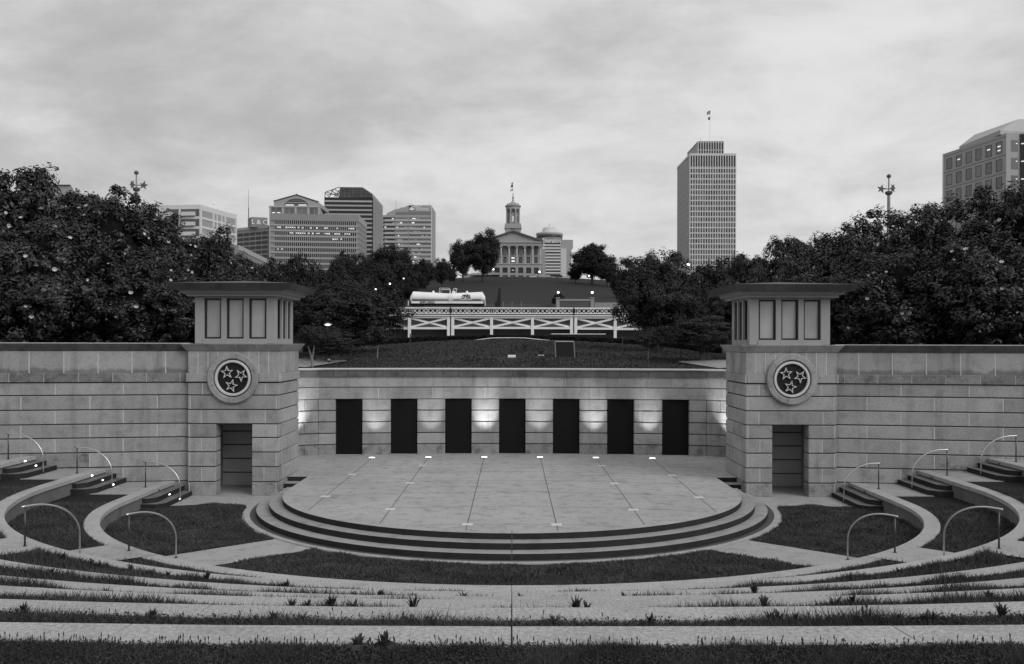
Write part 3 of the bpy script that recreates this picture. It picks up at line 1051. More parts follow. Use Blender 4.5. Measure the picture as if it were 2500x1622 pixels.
    def hexa(tw, s0, s1, d0, d1, za, zb):
        V = [tw(s, d, z) for s in (s0, s1) for d in (d0, d1) for z in (za, zb)]
        return V, [(0, 1, 3, 2), (4, 6, 7, 5), (0, 4, 5, 1), (2, 3, 7, 6), (0, 2, 6, 4), (1, 5, 7, 3)]
    face('f', gx1 - gx0, lambda s, d, z: (gx0 + s, gy0 + d, z))
    face('b', gx1 - gx0, lambda s, d, z: (gx1 - s, gy1 - d, z))
    face('l', gy1 - gy0, lambda s, d, z: (gx0 + d, gy1 - s, z))
    face('r', gy1 - gy0, lambda s, d, z: (gx1 - d, gy0 + s, z))
    for (xa, xb) in ((gx0, gx0 + 0.345), (gx1 - 0.345, gx1)):
        for (ya, yb) in ((gy0, gy0 + 0.31), (gy1 - 0.31, gy1)):
            MB().cbox(xa, xb, ya, yb, z0, z1, 0.015).build('corner_post', 'cupola_stone', cup)
    # roof: soffit slab and broad sloping fascia
    rf = MB().box(gx0 - 0.24, gx1 + 0.24, gy0 - 0.24, gy1 + 0.24, 7.292, 7.50).build('roof', 'cupola_stone', t)
    MB().box(gx0 - 0.40, gx1 + 0.40, gy0 - 0.40, gy1 + 0.40, 7.40, 7.51).build('soffit', 'cupola_stone', rf)
    oa, ob = 0.66, 0.78
    nf = 4
    def fascia(p0, p1, q0, q1):
        # p: bottom ends, q: top ends (each Vector)
        for i in range(nf):
            a, b = i / nf, (i + 1) / nf
            B0, B1_ = p0.lerp(p1, a), p0.lerp(p1, b)
            T0, T1 = q0.lerp(q1, a), q0.lerp(q1, b)
            cen = Vector((sgn * cx, (gy0 + gy1) / 2, 0))
            inw = ((cen - (B0 + B1_) / 2) * Vector((1, 1, 0)))
            inw = Vector((math.copysign(1, inw.x), 0, 0)) if abs(inw.x) > abs(inw.y) else Vector((0, math.copysign(1, inw.y), 0))
            e = (B1_ - B0).normalized() * 0.004
            pts = [B0 + e, B1_ - e, T1 - e, T0 + e]
            V = pts + [v + inw * 0.12 for v in pts]
            MB().add(V, [(0, 1, 2, 3), (4, 7, 6, 5), (0, 4, 5, 1), (2, 6, 7, 3), (0, 3, 7, 4), (1, 5, 6, 2)]).build('fascia_panel', 'roof_metal', rf)
    zb_, zt_ = 7.505, 7.745
    cs = [(gx0, gy0), (gx1, gy0), (gx1, gy1), (gx0, gy1)]
    sg = [(-1, -1), (1, -1), (1, 1), (-1, 1)]
    bt = [Vector((c_[0] + s_[0] * oa, c_[1] + s_[1] * oa, zb_)) for c_, s_ in zip(cs, sg)]
    tp = [Vector((c_[0] + s_[0] * ob, c_[1] + s_[1] * ob, zt_)) for c_, s_ in zip(cs, sg)]
    for i in range(4):
        fascia(bt[i], bt[(i + 1) % 4], tp[i], tp[(i + 1) % 4])
    MB().box(gx0 - 0.65, gx1 + 0.65, gy0 - 0.65, gy1 + 0.65, 7.508, 7.53).build('roof_soffit', 'cupola_stone', rf)
    MB().add([*[v + Vector((0, 0, 0.002)) for v in tp], Vector((sgn * cx, (gy0 + gy1) / 2, 7.95))],
             [(0, 1, 4), (1, 2, 4), (2, 3, 4), (3, 0, 4), (3, 2, 1, 0)]).build('roof_cover', 'roof_metal', rf)
    return t
make_tower(-1, 'left')
make_tower(1, 'right')

# ------------------------------------------------------------------ arcade wall at the back of the stage
arc = thing('arcade_wall', 'long low stone wall with seven black openings behind the stage', 'wall', (0, 42.4, 0))
def ay(x):
    x = abs(x)
    if x <= 8.78:
        return 42.4 - x * x / 108.8
    return 42.4 - 8.78 ** 2 / 108.8 - (x - 8.78) * 0.45
def arc_stone(x0, x1, z0, z1, m='stone', proud=0.0, depth=0.32, name='stone', c=0.016, parent=None):
    """stone whose face follows the curve of the wall"""
    p = arc if parent is None else parent
    V0 = MB().cbox(0, 1, 0, depth, z0, z1, 0.0001)
    mb = MB().cbox(x0, x1, 0.0, depth, z0, z1, c)
    for v in mb.v:
        v.y += ay(v.x) - proud
    return mb.build(name, m, p)
DX = 2.48
AC = [(0.45, 0.97), (0.97, 1.48), (1.48, 2.00), (2.00, 2.52), (2.52, 3.04)]
piers = [((i + 0.5) * DX - 0.63, (i + 0.5) * DX + 0.63) for i in range(-3, 3)]
ends = [(-8.78, -3 * DX - 0.60), (3 * DX + 0.60, 8.78)]
for (a, b) in piers + ends:
    mb = MB().box(a + 0.03, b - 0.03, 0.035, 0.60, 0.45, 3.04)
    for v in mb.v: v.y += ay(v.x)
    mb.build('pier_core', 'joint_shadow', arc)
    for ci, (z0, z1) in enumerate(AC):
        arc_stone(a, b, z0 + (0.022 if ci else 0), z1 - 0.022, 'stone_rough' if ci == 0 else 'stone', depth=0.55)
for i in range(-3, 4):
    x = i * DX
    d = MB().box(x - 0.615, x + 0.615, 0.0, 0.06, 0.52, 3.03)
    for v in d.v: v.y += ay(x) + 0.14
    d = d.build('door', 'door_black', arc)
    h = MB().box(x + 0.44, x + 0.47, -0.05, 0.0, 1.45, 1.65)
    for v in h.v: v.y += ay(x) + 0.138
    h.build('door_handle', 'black_metal', d)
# returns beside the towers
for sgn in (-1, 1):
    for ci, (z0, z1) in enumerate(AC):
        js = [8.79, 9.85, 11.2, 12.6] if ci % 2 else [8.79, 9.35, 10.6, 12.6]
        for a, b in zip(js[:-1], js[1:]):
            x0, x1 = sorted((sgn * a + sgn * 0.003, sgn * b - sgn * 0.003))
            arc_stone(x0, x1, z0 + (0.022 if ci else 0), z1 - 0.022, 'stone_rough' if ci == 0 else 'stone')
    x0, x1 = sorted((sgn * 8.80, sgn * 12.6))
    mb = MB()
    V = [(x0, ay(x0) + 0.04, 0.3), (x1, ay(x1) + 0.04, 0.3), (x1, ay(x1) + 0.6, 0.3), (x0, ay(x0) + 0.6, 0.3)]
    V += [(v[0], v[1], 4.30) for v in V]
    mb.add(V, [(3, 2, 1, 0), (4, 5, 6, 7)] + [(i, (i + 1) % 4, (i + 1) % 4 + 4, i + 4) for i in range(4)]).build('core', 'joint_shadow', arc)
# beams over the openings
js1 = [-12.6, -10.4, -8.78, -6.1, -3.65, -1.25, 1.25, 3.65, 6.1, 8.78, 10.4, 12.6]
js2 = [-12.6, -9.6, -8.78, -7.3, -4.9, -2.45, 0.0, 2.45, 4.9, 7.3, 8.78, 9.6, 12.6]
js3 = [-12.6, -10.0, -8.78, -8.1] + [-7.44 + 1.24 * i for i in range(13)] + [8.1, 8.78, 10.0, 12.6]
def split_arc(js, z0, z1, m, proud, depth):
    for a, b in zip(js[:-1], js[1:]):
        # long stones are bent along the wall
        n = max(1, int((b - a) / 0.6))
        V = []; Fc = []
        for i in range(n + 1):
            x = a + 0.010 + (b - a - 0.020) * i / n
            y = ay(x) - proud
            V += [(x, y, z0), (x, y, z1), (x, y + depth, z1), (x, y + depth, z0)]
        for i in range(n):
            for j in range(4):
                Fc.append((i * 4 + j, i * 4 + (j + 1) % 4, (i + 1) * 4 + (j + 1) % 4, (i + 1) * 4 + j))
        Fc += [(0, 3, 2, 1), (n * 4, n * 4 + 1, n * 4 + 2, n * 4 + 3)]
        o = MB().add(V, [f[::-1] for f in Fc]).build('stone', m, arc)
js1 = [a for a in js1]
split_arc(js1, 3.062, 3.545, 'stone', 0.0, 0.5)
split_arc(js2, 3.60, 4.035, 'stone', 0.0, 0.5)
split_arc(js3, 4.05, 4.355, 'stone_dark', 0.06, 0.5)
def strip_arc(z0, z1, proud, depth, m, name, x0=-12.6, x1=12.6):
    V = []; Fc = []
    xx = sorted([x0 + (x1 - x0) * i / 48 for i in range(49)] + [-8.78, 8.78])
    n = len(xx) - 1
    for i in range(n + 1):
        x = xx[i]
        y = ay(x) - proud
        V += [(x, y, z0), (x, y, z1), (x, y + depth, z1), (x, y + depth, z0)]
    for i in range(n):
        for j in range(4):
            Fc.append((i * 4 + j, (i + 1) * 4 + j, (i + 1) * 4 + (j + 1) % 4, i * 4 + (j + 1) % 4))
    Fc += [(0, 1, 2, 3), (n * 4 + 3, n * 4 + 2, n * 4 + 1, n * 4)]
    MB().add(V, Fc).build(name, m, arc)
strip_arc(3.05, 4.34, -0.009, 0.45, 'mortar', 'mortar')
strip_arc(3.552, 3.592, -0.005, 0.4, 'joint_shadow', 'bed_joint')
strip_arc(4.357, 4.392, 0.10, 0.62, 'stone_light', 'coping')
strip_arc(4.394, 4.435, 0.14, 0.70, 'stone_light', 'coping_top')
for sgn in (-1, 1):
    o = MB().box(*sorted((sgn * 12.45, sgn * 12.9)), 34.4, 43.0, 0.0, 5.0).build('retaining_wall', 'stone', None)
    tag(o, 'plain stone retaining wall behind the tower on the %s' % ('left' if sgn < 0 else 'right'), 'wall')

# lit in-ground fixtures and their beams on the piers
def spot(parent, loc, target, energy, size, blend):
    l = bpy.data.lights.new('lamp_beam', 'SPOT')
    l.energy = energy
    l.spot_size = R(size)
    l.spot_blend = blend
    l.shadow_soft_size = 0.05
    o = bpy.data.objects.new('lamp_beam', l)
    link(o, parent)
    og = ORG.get(parent)
    o.location = Vector(loc) - (og if og is not None else Vector())
    o.rotation_euler = (Vector(loc) - Vector(target)).to_track_quat('Z', 'Y').to_euler()
    return o
NUM = ['first', 'second', 'third', 'fourth', 'fifth', 'sixth']
POW = [270, 220, 560, 260, 380, 350]
for i in range(6):
    x = (i - 2.5) * DX
    y = 41.05 - x * x / 130.0
    t = thing('ground_light', 'lit round lamp set in the stage floor, %s from the left' % NUM[i], 'lamp', (x, y, ZS), group='round lamps in the stage floor')
    MB().lathe([(0.195, 0.0), (0.195, 0.010), (0.165, 0.014)], (x, y, ZS), 28).build('rim', 'steel_dark', t)
    MB().lathe([(0.165, 0.010), (0.13, 0.017), (0.07, 0.022), (0.0, 0.023)], (x, y, ZS), 28).build('lens', 'ground_light', t, True)
    spot(t, (x, y + 0.05, ZS + 0.06), (x, ay(x), 2.5), POW[i], 38, 1.0)
for sgn in (-1, 1):
    x = sgn * 9.75
    y = ay(x) - 1.25
    t = thing('ground_light', 'lit round lamp hidden in the passage behind the %s tower' % ('left' if sgn < 0 else 'right'), 'lamp', (x, y, ZS), group='round lamps in the stage floor')
    MB().lathe([(0.195, 0.0), (0.195, 0.010), (0.165, 0.014)], (x, y, ZS), 28).build('rim', 'steel_dark', t)
    MB().lathe([(0.165, 0.010), (0.13, 0.017), (0.07, 0.022), (0.0, 0.023)], (x, y, ZS), 28).build('lens', 'ground_light', t, True)
    spot(t, (x, y + 0.05, ZS + 0.06), (x, ay(x), 2.5), 900, 40, 1.0)

# ------------------------------------------------------------------ the land behind: mound, plaza below the trestle, capitol hill
def sstep(a, b, x):
    q = min(1.0, max(0.0, (x - a) / (b - a)))
    return q * q * (3 - 2 * q)
def hill_px(D):
    return 748 + (675 - 748) * (D - 220) / 340.0
def land(X, Y):
    crest = max(4.75, 5.83 - 0.0042 * X * X)
    z0 = 4.30 if abs(X) < 13 else 4.9
    if Y < 74:
        q = min(1.0, max(0, (Y - 43.0) / 29.0))
        z = z0 + (crest - z0) * (1 - (1 - q) ** 1.7)
    elif Y < 82:
        z = crest + (5.0 - crest) * sstep(74, 82, Y)
    else:
        z = 5.0
    if Y > 170:
        D = Y
        if D <= 220:
            top = 14.4 * sstep(170, 220, D) + 5.0 * (1 - sstep(170, 220, D))
        elif D <= 560:
            top = EYE + (HZP - hill_px(D)) * D / F
        elif D < 700:
            top = 46.1 + 0.002 * (D - 560)
        else:
            top = 46.4 - 30 * sstep(700, 1300, D)
        lat = math.exp(-(X / 265.0) ** 2)
        z = 5.0 + (top - 5.0) * lat
    return z
ys = list(np.concatenate([np.arange(43, 84, 1.4), np.arange(84, 170, 8), np.arange(170, 240, 6), np.arange(240, 720, 12), np.arange(720, 1800, 90)]))
xs_ = sorted(set([float(v) for v in np.concatenate([np.arange(-30, 30.1, 2.5), np.arange(30, 160, 10), -np.arange(30, 160, 10), np.arange(160, 1300, 60), -np.arange(160, 1300, 60)])]))
V = [(x, y, land(x, y)) for y in ys for x in xs_]
nx = len(xs_)
Fc = [(j * nx + i, j * nx + i + 1, (j + 1) * nx + i + 1, (j + 1) * nx + i) for j in range(len(ys) - 1) for i in range(nx - 1)]
hill = put('terrain', mesh_of('terrain', V, Fc, 'lawn', True))
tag(hill, 'dark grass mound behind the stage wall rising to the capitol hill', 'terrain', None, 'structure')
for sgn in (-1, 1):
    pl = [(sgn * 12.7, 36.4), (sgn * 60, 30), (sgn * 60, 43.2), (sgn * 12.7, 43.2)]
    if sgn < 0: pl = pl[::-1]
    pl2 = [(sgn * 12.7, 34.3), (sgn * 26, 32.2), (sgn * 60, 30), (sgn * 60, 43.2), (sgn * 12.7, 43.2)]
    o = sheet('terrace_ground', pl2 if sgn > 0 else pl2[::-1], 4.9, 'lawn', 'raised ground behind the outer wall on the %s' % ('left' if sgn < 0 else 'right'), 'ground')
# pale paths that show beside the towers
for sgn, side in ((-1, 'left'), (1, 'right')):
    pts = [at(1251 + sgn * a, b, 1) for a, b in ()]
    mb = MB()
    A = [(sgn * 8.9, 44.2), (sgn * 13.5, 44.2), (sgn * 13.5, 47.5), (sgn * 10.6, 47.5), (sgn * 8.2, 48.5)]
    V = [(x, y, land(x, y) + 0.06) for x, y in ((sgn * 9.9, 44.0), (sgn * 16.0, 44.0), (sgn * 16.0, 47.6), (sgn * 8.7, 47.9), (sgn * 8.5, 47.4))]
    o = MB().add(V, [tuple(range(5)) if sgn > 0 else tuple(range(5))[::-1]]).build('path', 'concrete')
    tag(o, 'pale concrete path on the lawn just behind the %s tower' % side, 'path', None, 'structure')

# things on the mound
def on_land(px, D):
    x = xat(px, D)
    return Vector((x, D, land(x, D)))
def slope_box(x0, x1, y0, y1, dz0, dz1):
    V = []
    for x in (x0, x1):
        for y in (y0, y1):
            for dz in (dz0, dz1):
                V.append((x, y, land(0.5 * (x0 + x1), y) + dz))
    return MB().add(V, [(0, 1, 3, 2), (4, 6, 7, 5), (0, 4, 5, 1), (2, 3, 7, 6), (0, 2, 6, 4), (1, 5, 7, 3)])
hp = on_land(1380, 49.6)
t = thing('ground_hatch', 'dark tilted hatch with pale frame set in the grass mound', 'hatch', hp)
hz0 = hp.z + 0.02
def hatch_box(u0, u1, v0, v1, d0, d1):
    """u across, v up the tilted cover (0 to 1), d out of its face"""
    V = []
    for u in (u0, u1):
        for v in (v0, v1):
            for d in (d0, d1):
                V.append((hp.x + u, hp.y + 0.75 * v - 0.6 * d, hz0 + 0.80 * v + 0.7 * d))
    return MB().add(V, [(0, 1, 3, 2), (4, 6, 7, 5), (0, 4, 5, 1), (2, 3, 7, 6), (0, 2, 6, 4), (1, 5, 7, 3)])
hatch_box(-0.48, 0.48, -0.02, 1.0, -0.5, 0.0).build('cover', 'door_black', t)
hatch_box(-0.54, -0.48, -0.05, 1.06, -0.5, 0.04).build('frame_bar', 'capitol_dark', t)
hatch_box(0.48, 0.54, -0.05, 1.06, -0.5, 0.04).build('frame_bar', 'capitol_dark', t)
hatch_box(-0.48, 0.48, 1.0, 1.06, -0.5, 0.04).build('frame_bar', 'siding', t)
hatch_box(-0.48, 0.48, -0.05, -0.02, -0.5, 0.03).build('frame_bar', 'black_metal', t)
p = on_land(1249.5, 49.5)
o = slope_box(p.x - 0.21, p.x + 0.21, 49.2, 50.2, -0.1, 0.07).build('valve_cover', 'plate')
tag(o, 'small pale metal cover flat on the grass mound', 'cover')
for px, D, l, pale in ((1282, 55, 'small dark floodlight on the mound, the farther of two', False), (1321, 50.5, 'small floodlight with pale base on the mound, the nearer of two', True)):
    p = on_land(px, D)
    t = thing('floodlight', l, 'floodlight', p, group='floodlights on the mound')
    MB().box(p.x - 0.17, p.x + 0.17, p.y - 0.12, p.y + 0.12, p.z - 0.1, p.z + 0.06).build('base', 'plate' if pale else 'black_metal', t)
    MB().tube([p + Vector((0, 0, 0.05)), p + Vector((0, 0, 0.14))], 0.03, 6).build('stem', 'black_metal', t)
    MB().cbox(p.x - 0.12, p.x + 0.12, p.y - 0.10, p.y + 0.12, p.z + 0.13, p.z + 0.32, 0.03).build('lamp_head', 'black_metal', t)
for px, D, top, l in ((1001.6, 50, 815, 'thin dark post on the lawn left of the trestle view'), (1520, 49.5, 822, 'thin dark post on the lawn right of the trestle view')):
    p = on_land(px, D)
    t = thing('lawn_post', l, 'post', p, group='thin posts on the lawn')
    MB().tube([p + Vector((0, 0, -0.1)), Vector((p.x, p.y, zat(top, D)))], 0.03, 8).build('shaft', 'steel_dark', t)
    MB().lathe([(0.07, 0), (0.07, 0.03), (0.03, 0.05)], p, 10).build('foot', 'steel_dark', t)
# low pillar lamp by the path at left
p = on_land(803, 46.5)
t = thing('path_bollard', 'short dark bollard with pale cap beside the path behind the left tower', 'bollard', p)
MB().tube([p, p + Vector((0, 0, 0.17))], 0.05, 8).build('shaft', 'black_metal', t)
MB().lathe([(0.06, 0.17), (0.09, 0.19), (0.05, 0.24), (0, 0.25)], p, 12).build('cap', 'plate', t)

# hedge along the crest
def leaf_cards(P, Nrm, size, aspect, seed, fold=0.0):
    """diamond leaves: P centres, Nrm facing, size length"""
    g = np.random.default_rng(seed)
    n = len(P)
    Nn = Nrm / (np.linalg.norm(Nrm, axis=1, keepdims=True) + 1e-9)
    rv = g.normal(size=(n, 3))
    U = np.cross(Nn, rv)
    U /= np.linalg.norm(U, axis=1, keepdims=True) + 1e-9
    W = np.cross(Nn, U)
    s = (size * (0.65 + 0.7 * g.random(n)))[:, None]
    a = P - U * s * 0.5
    b = P + W * s * aspect * 0.5 + U * s * 0.05 + Nn * s * 0.08
    c = P + U * s * 0.5 - Nn * s * 0.10
    d = P - W * s * aspect * 0.5 + U * s * 0.05 + Nn * s * 0.08
    return np.stack([a, b, c, d], axis=1).reshape(-1, 3)
g = np.random.default_rng(5)
n = 26000
X = g.uniform(-17, 17, n)
crest = np.maximum(4.75, 5.83 - 0.0042 * X * X)
top = crest + np.interp(X, [-17, -9, -3, 3, 10, 17], [0.55, 0.50, 0.42, 0.42, 0.46, 0.55])
Yh = g.uniform(74.5, 76.5, n)
q = g.random(n) ** 0.4
Zh = crest - 0.3 + (top - crest + 0.3) * q
P = np.stack([X, Yh, Zh], 1)
hm = np_mesh('hedge', leaf_cards(P, g.normal(size=(n, 3)) + np.array([0, -0.4, 0.8]), 0.16, 0.6, 3), 4, 'hedge_leaf')
hd = thing('hedge', 'long low clipped dark hedge along the crest of the mound', 'hedge', (0, 75.5, 5))
put('foliage', hm, hd, (0, -75.5, -5))
mb = MB()
hx = np.linspace(-17, 17, 35)
Vc = []
for x in hx:
    c_ = max(4.75, 5.83 - 0.0042 * x * x)
    tt = float(np.interp(x, [-17, -9, -3, 3, 10, 17], [0.55, 0.50, 0.42, 0.42, 0.46, 0.55])) - 0.08
    Vc += [(x, 74.7, c_ - 0.3), (x, 74.7, c_ + tt), (x, 76.3, c_ + tt), (x, 76.3, c_ - 0.3)]
Fc = [(i * 4 + j, (i + 1) * 4 + j, (i + 1) * 4 + j + 1, i * 4 + j + 1) for i in range(34) for j in range(3)]
mb.add(Vc, Fc).build('inner_mass', 'hedge_leaf', hd)
# white curved rail in front of the hedge
t = thing('white_rail', 'thin white rail bent along the front of the dark hedge', 'rail', at(1230, 830, 74))
MB().tube([at(a, b, 74) for a, b in ((1128, 835), (1160, 831), (1198, 826.2), (1215, 825.4), (1255, 825.2), (1282, 825.6), (1320, 829.5), (1372, 833.5))], 0.035, 6).build('rail', 'white_paint', t)
for a, b in ((1160, 831), (1215, 825.4), (1282, 825.6), (1330, 830.3)):
    q = at(a, b, 74)
    MB().tube([q, Vector((q.x, q.y, land(q.x, q.y) - 0.05))], 0.02, 6).build('rail_post', 'steel_dark', t)
# kiosk roof with white rim below the trestle
kD = 120
kz = zat(821, kD)
q0, q1 = xat(1348, kD), xat(1478, kD)
t = thing('kiosk_roof', 'flat dark shelter roof with white rim below the trestle', 'shelter', ((q0 + q1) / 2, kD, 5.0))
MB().box(q0, q1, kD, kD + 3, zat(822, kD) - 0.05, zat(816, kD) - 0.01).build('roof', 'train_black', t)
MB().box(q0 - 0.05, q1 + 0.05, kD - 0.05, kD + 3.05, zat(816.2, kD), zat(814.6, kD)).build('rim', 'white_paint', t)
for x in (q0 + 0.2, (q0 + q1) / 2, q1 - 0.2):
    for y in (kD + 0.4, kD + 2.6):
        MB().box(x - 0.08, x + 0.08, y - 0.08, y + 0.08, 5.0, zat(822, kD) - 0.05).build('post', 'train_black', t)

# ------------------------------------------------------------------ railway trestle
TD = 150.0
def tz(py): return zat(py, TD)
def tx(px): return xat(px, TD)
tr = thing('railway_trestle', 'long white railway trestle with cross-braced bays beyond the lawn', 'bridge', (0, TD, 5.0))
bents = [(700, 0), (800, 1), (900, 0), (999.5, 0), (1100, 1), (1200, 0), (1300, 0), (1400.5, 1), (1502, 0), (1602, 0), (1702, 1), (1802, 0)]
HWP = 0.235
edges = []
for px, dbl in bents:
    if dbl:
        MB().box(tx(px - 8.6), tx(px - 8.6) + 0.46, TD - 0.05, TD + 0.45, 5.0, tz(772.5)).build('post', 'white_paint', tr)
        MB().box(tx(px + 8.6) - 0.46, tx(px + 8.6), TD - 0.05, TD + 0.45, 5.0, tz(772.5)).build('post', 'white_paint', tr)
        edges.append((tx(px - 8.6), tx(px + 8.6)))
    else:
        MB().box(tx(px) - HWP, tx(px) + HWP, TD - 0.05, TD + 0.45, 5.0, tz(772.5)).build('post', 'white_paint', tr)
        edges.append((tx(px) - HWP, tx(px) + HWP))
for i in range(len(bents) - 1):
    x0, x1 = edges[i][1], edges[i + 1][0]
    zc1, zc0 = tz(777.5), tz(773)
    mid = abs((bents[i][0] + bents[i + 1][0]) / 2 - 1250)
    drop = max(0, mid - 60) * 0.0085
    zb1, zb0 = tz(798.5 + drop), tz(803.5 + drop)
    MB().box(x0, x1, TD + 0.0, TD + 0.35, zc1, zc0).build('top_beam', 'white_paint', tr)
    MB().box(x0, x1, TD + 0.0, TD + 0.35, zb0, zb1).build('bottom_beam', 'white_paint', tr)
    MB().bar((x0, TD + 0.12, zb1 + 0.02), (x1, TD + 0.12, zc1 - 0.02), 0.30, 0.12, (0, 0, 1)).build('brace', 'white_paint', tr)
    MB().bar((x0, TD + 0.25, zc1 - 0.02), (x1, TD + 0.25, zb1 + 0.02), 0.30, 0.12, (0, 0, 1)).build('brace', 'white_paint', tr)
    # lapped siding boards behind the braces
    hb = (zc1 - zb1) / 2
    for j in range(2):
        za, zb_ = zb1 + hb * j, zb1 + hb * (j + 1)
        V = [(x0, TD + 0.95, za), (x1, TD + 0.95, za), (x1, TD + 1.25, zb_), (x0, TD + 1.25, zb_)]
        V += [(v[0], v[1] + 0.1, v[2]) for v in V]
        MB().add(V, [(0, 1, 2, 3), (4, 7, 6, 5), (0, 4, 5, 1), (2, 6, 7, 3), (0, 3, 7, 4), (1, 5, 6, 2)]).build('siding_board', 'siding', tr)
    MB().box(x0 - 0.4, x1 + 0.4, TD + 1.4, TD + 1.6, 5.0, zb1 + 0.05).build('back_wall', 'wall_grey', tr)
XL, XR = tx(690), tx(1815)
MB().box(XL, XR, TD - 0.25, TD + 4.5, tz(772.4), tz(769.6)).build('deck_beam', 'white_paint', tr)
MB().box(XL, XR, TD + 0.3, TD + 4.4, tz(769.5), tz(766.4)).build('deck', 'train_black', tr)
gaps = [i for i, (p_, d_) in enumerate(bents) if d_]
MB().box(XL, XR, TD - 0.30, TD - 0.10, tz(767.0), tz(764.6)).build('bottom_rail', 'white_paint', tr)
MB().box(XL, XR, TD - 0.30, TD - 0.10, tz(754.2), tz(751.0)).build('top_rail', 'white_paint', tr)
MB().box(XL, XR, TD + 0.5, TD + 4.3, tz(766.4), tz(755.2)).build('track_bed', 'train_black', tr)
for px, d_ in bents:
    if d_:
        MB().box(tx(px) - 0.09, tx(px) + 0.09, TD - 0.33, TD - 0.08, tz(770), tz(751)).build('gap_post', 'train_black', tr)
# lattice: every panel of three crosses is followed by two upright bars
zl0, zl1 = tz(764.6), tz(754.2)
cross = MB()
pw = 0.68
brace_me = None
upright_me = None
for i in range(len(bents) - 1):
    x0 = (edges[i][0] + edges[i][1]) / 2 + 0.55; x1 = (edges[i + 1][0] + edges[i + 1][1]) / 2 - 0.35
    nn = 8
    w = (x1 - x0) / nn
    for j in range(nn):
        a = x0 + j * w
        if a > tx(1620) or a < tx(880):
            continue
        mb = MB().bar((-w / 2 + 0.05, 0, -(zl1 - zl0) / 2), (w / 2 - 0.05, 0, (zl1 - zl0) / 2), 0.085, 0.03).bar((-w / 2 + 0.05, 0.04, (zl1 - zl0) / 2), (w / 2 - 0.05, 0.04, -(zl1 - zl0) / 2), 0.085, 0.03)
        mb.v = [v + Vector((a + w / 2, TD - 0.2, (zl0 + zl1) / 2)) for v in mb.v]
        mb.build('lattice_cross', 'white_paint', tr)
        if j % 3 == 0:
            MB().box(a - 0.03, a + 0.03, TD - 0.22, TD - 0.18, zl0, zl1).build('lattice_upright', 'white_paint', tr)
    for dx in (-0.28, 0.02, 0.30):
        a = x1 + 0.35 + dx
        if tx(880) < a < tx(1620):
            MB().box(a - 0.03, a + 0.03, TD - 0.22, TD - 0.18, zl0, zl1).build('lattice_upright', 'white_paint', tr)

# ------------------------------------------------------------------ tank wagon on the trestle
KD = 152.0
def kx(px): return xat(px, KD)
def kz_(py): return zat(py, KD)
tank = thing('tank_wagon', 'white railway tank wagon with dark stripes standing on the trestle', 'wagon', (kx(1092), KD, kz_(768)))
# sections along the tank: dipped in the middle
rad_ends = (kz_(712) - kz_(741.5)) / 2
secs = []
for px, ptop, pbot, sc in ((1001, 722, 740.5, 0.62), (1006.5, 711.5, 741.0, 1.0), (1050, 713.8, 741.5, 1.0), (1092, 716.2, 742.5, 1.0), (1134, 714.2, 741.5, 1.0), (1177, 712.2, 741.0, 1.0), (1183.5, 723, 740.5, 0.62)):
    zt_, zb_ = kz_(ptop), kz_(pbot)
    secs.append((kx(px), (zt_ + zb_) / 2, (zt_ - zb_) / 2, sc))
V = []; Fc = []
seg = 28
for (x, zc, rz_, sc) in secs:
    ry_ = 1.25 * (0.75 + 0.25 * sc)
    for k in range(seg):
        a = 2 * math.pi * k / seg
        V.append((x, KD + 1.3 + ry_ * math.cos(a), zc + rz_ * math.sin(a)))
ns = len(secs)
for i in range(ns - 1):
    for k in range(seg):
        Fc.append((i * seg + k, i * seg + (k + 1) % seg, (i + 1) * seg + (k + 1) % seg, (i + 1) * seg + k))
Fc += [tuple(range(seg)), tuple(range((ns - 1) * seg, ns * seg))[::-1]]
MB().add(V, [f[::-1] for f in Fc]).build('tank', 'tank_white', tank)
yf = KD + 0.02
for py in (731.2, 734.6):
    for a, b in ((1006.5, 1095), (1104.5, 1125 if py < 733 else 1174), (1151 if py < 733 else 1160, 1174)):
        MB().box(kx(a), kx(b), yf + 0.02 if False else KD + 0.045, KD + 0.30, kz_(py) - 0.03, kz_(py) + 0.03).build('stripe', 'ink', tank)
MB().box(kx(1004), kx(1180), KD + 0.02, KD + 0.10, kz_(741.6), kz_(736.2)).build('side_sill', 'tank_white', tank)
MB().box(kx(1000), kx(1184), KD + 0.25, KD + 2.4, kz_(745.5), kz_(741.8)).build('underframe', 'train_black', tank)
for px in (1018, 1166):
    b_ = MB().box(kx(px - 13), kx(px + 13), KD + 0.3, KD + 2.3, kz_(755), kz_(745)).build('bogie', 'train_black', tank)
    for dx in (-7, 7):
        MB().lathe([(0.0, -0.06), (0.45, -0.06), (0.5, 0.0), (0.45, 0.06), (0.0, 0.06)], (0, 0, 0), 18)
        w_ = MB()
        Vw = []
        for r_, dy in ((0.0, 0.1), (0.45, 0.1), (0.50, 0.2), (0.42, 0.30)):
            for k in range(18):
                a = 2 * math.pi * k / 18
                Vw.append((kx(px + dx) + r_ * math.cos(a), KD + dy, kz_(759) + r_ * math.sin(a)))
        w_.add(Vw, [(i * 18 + k, i * 18 + (k + 1) % 18, (i + 1) * 18 + (k + 1) % 18, (i + 1) * 18 + k) for i in range(3) for k in range(18)]).build('wheel', 'train_black', b_)
for px, r_ in ((1056, 0.22), (1106, 0.30), (1139, 0.20)):
    zt_ = kz_(714.5)
    MB().lathe([(r_, -0.5), (r_, 0.12), (r_ * 0.8, 0.28), (0.0, 0.36)], (kx(px), KD + 1.3, zt_), 14).build('dome', 'tank_white', tank, True)
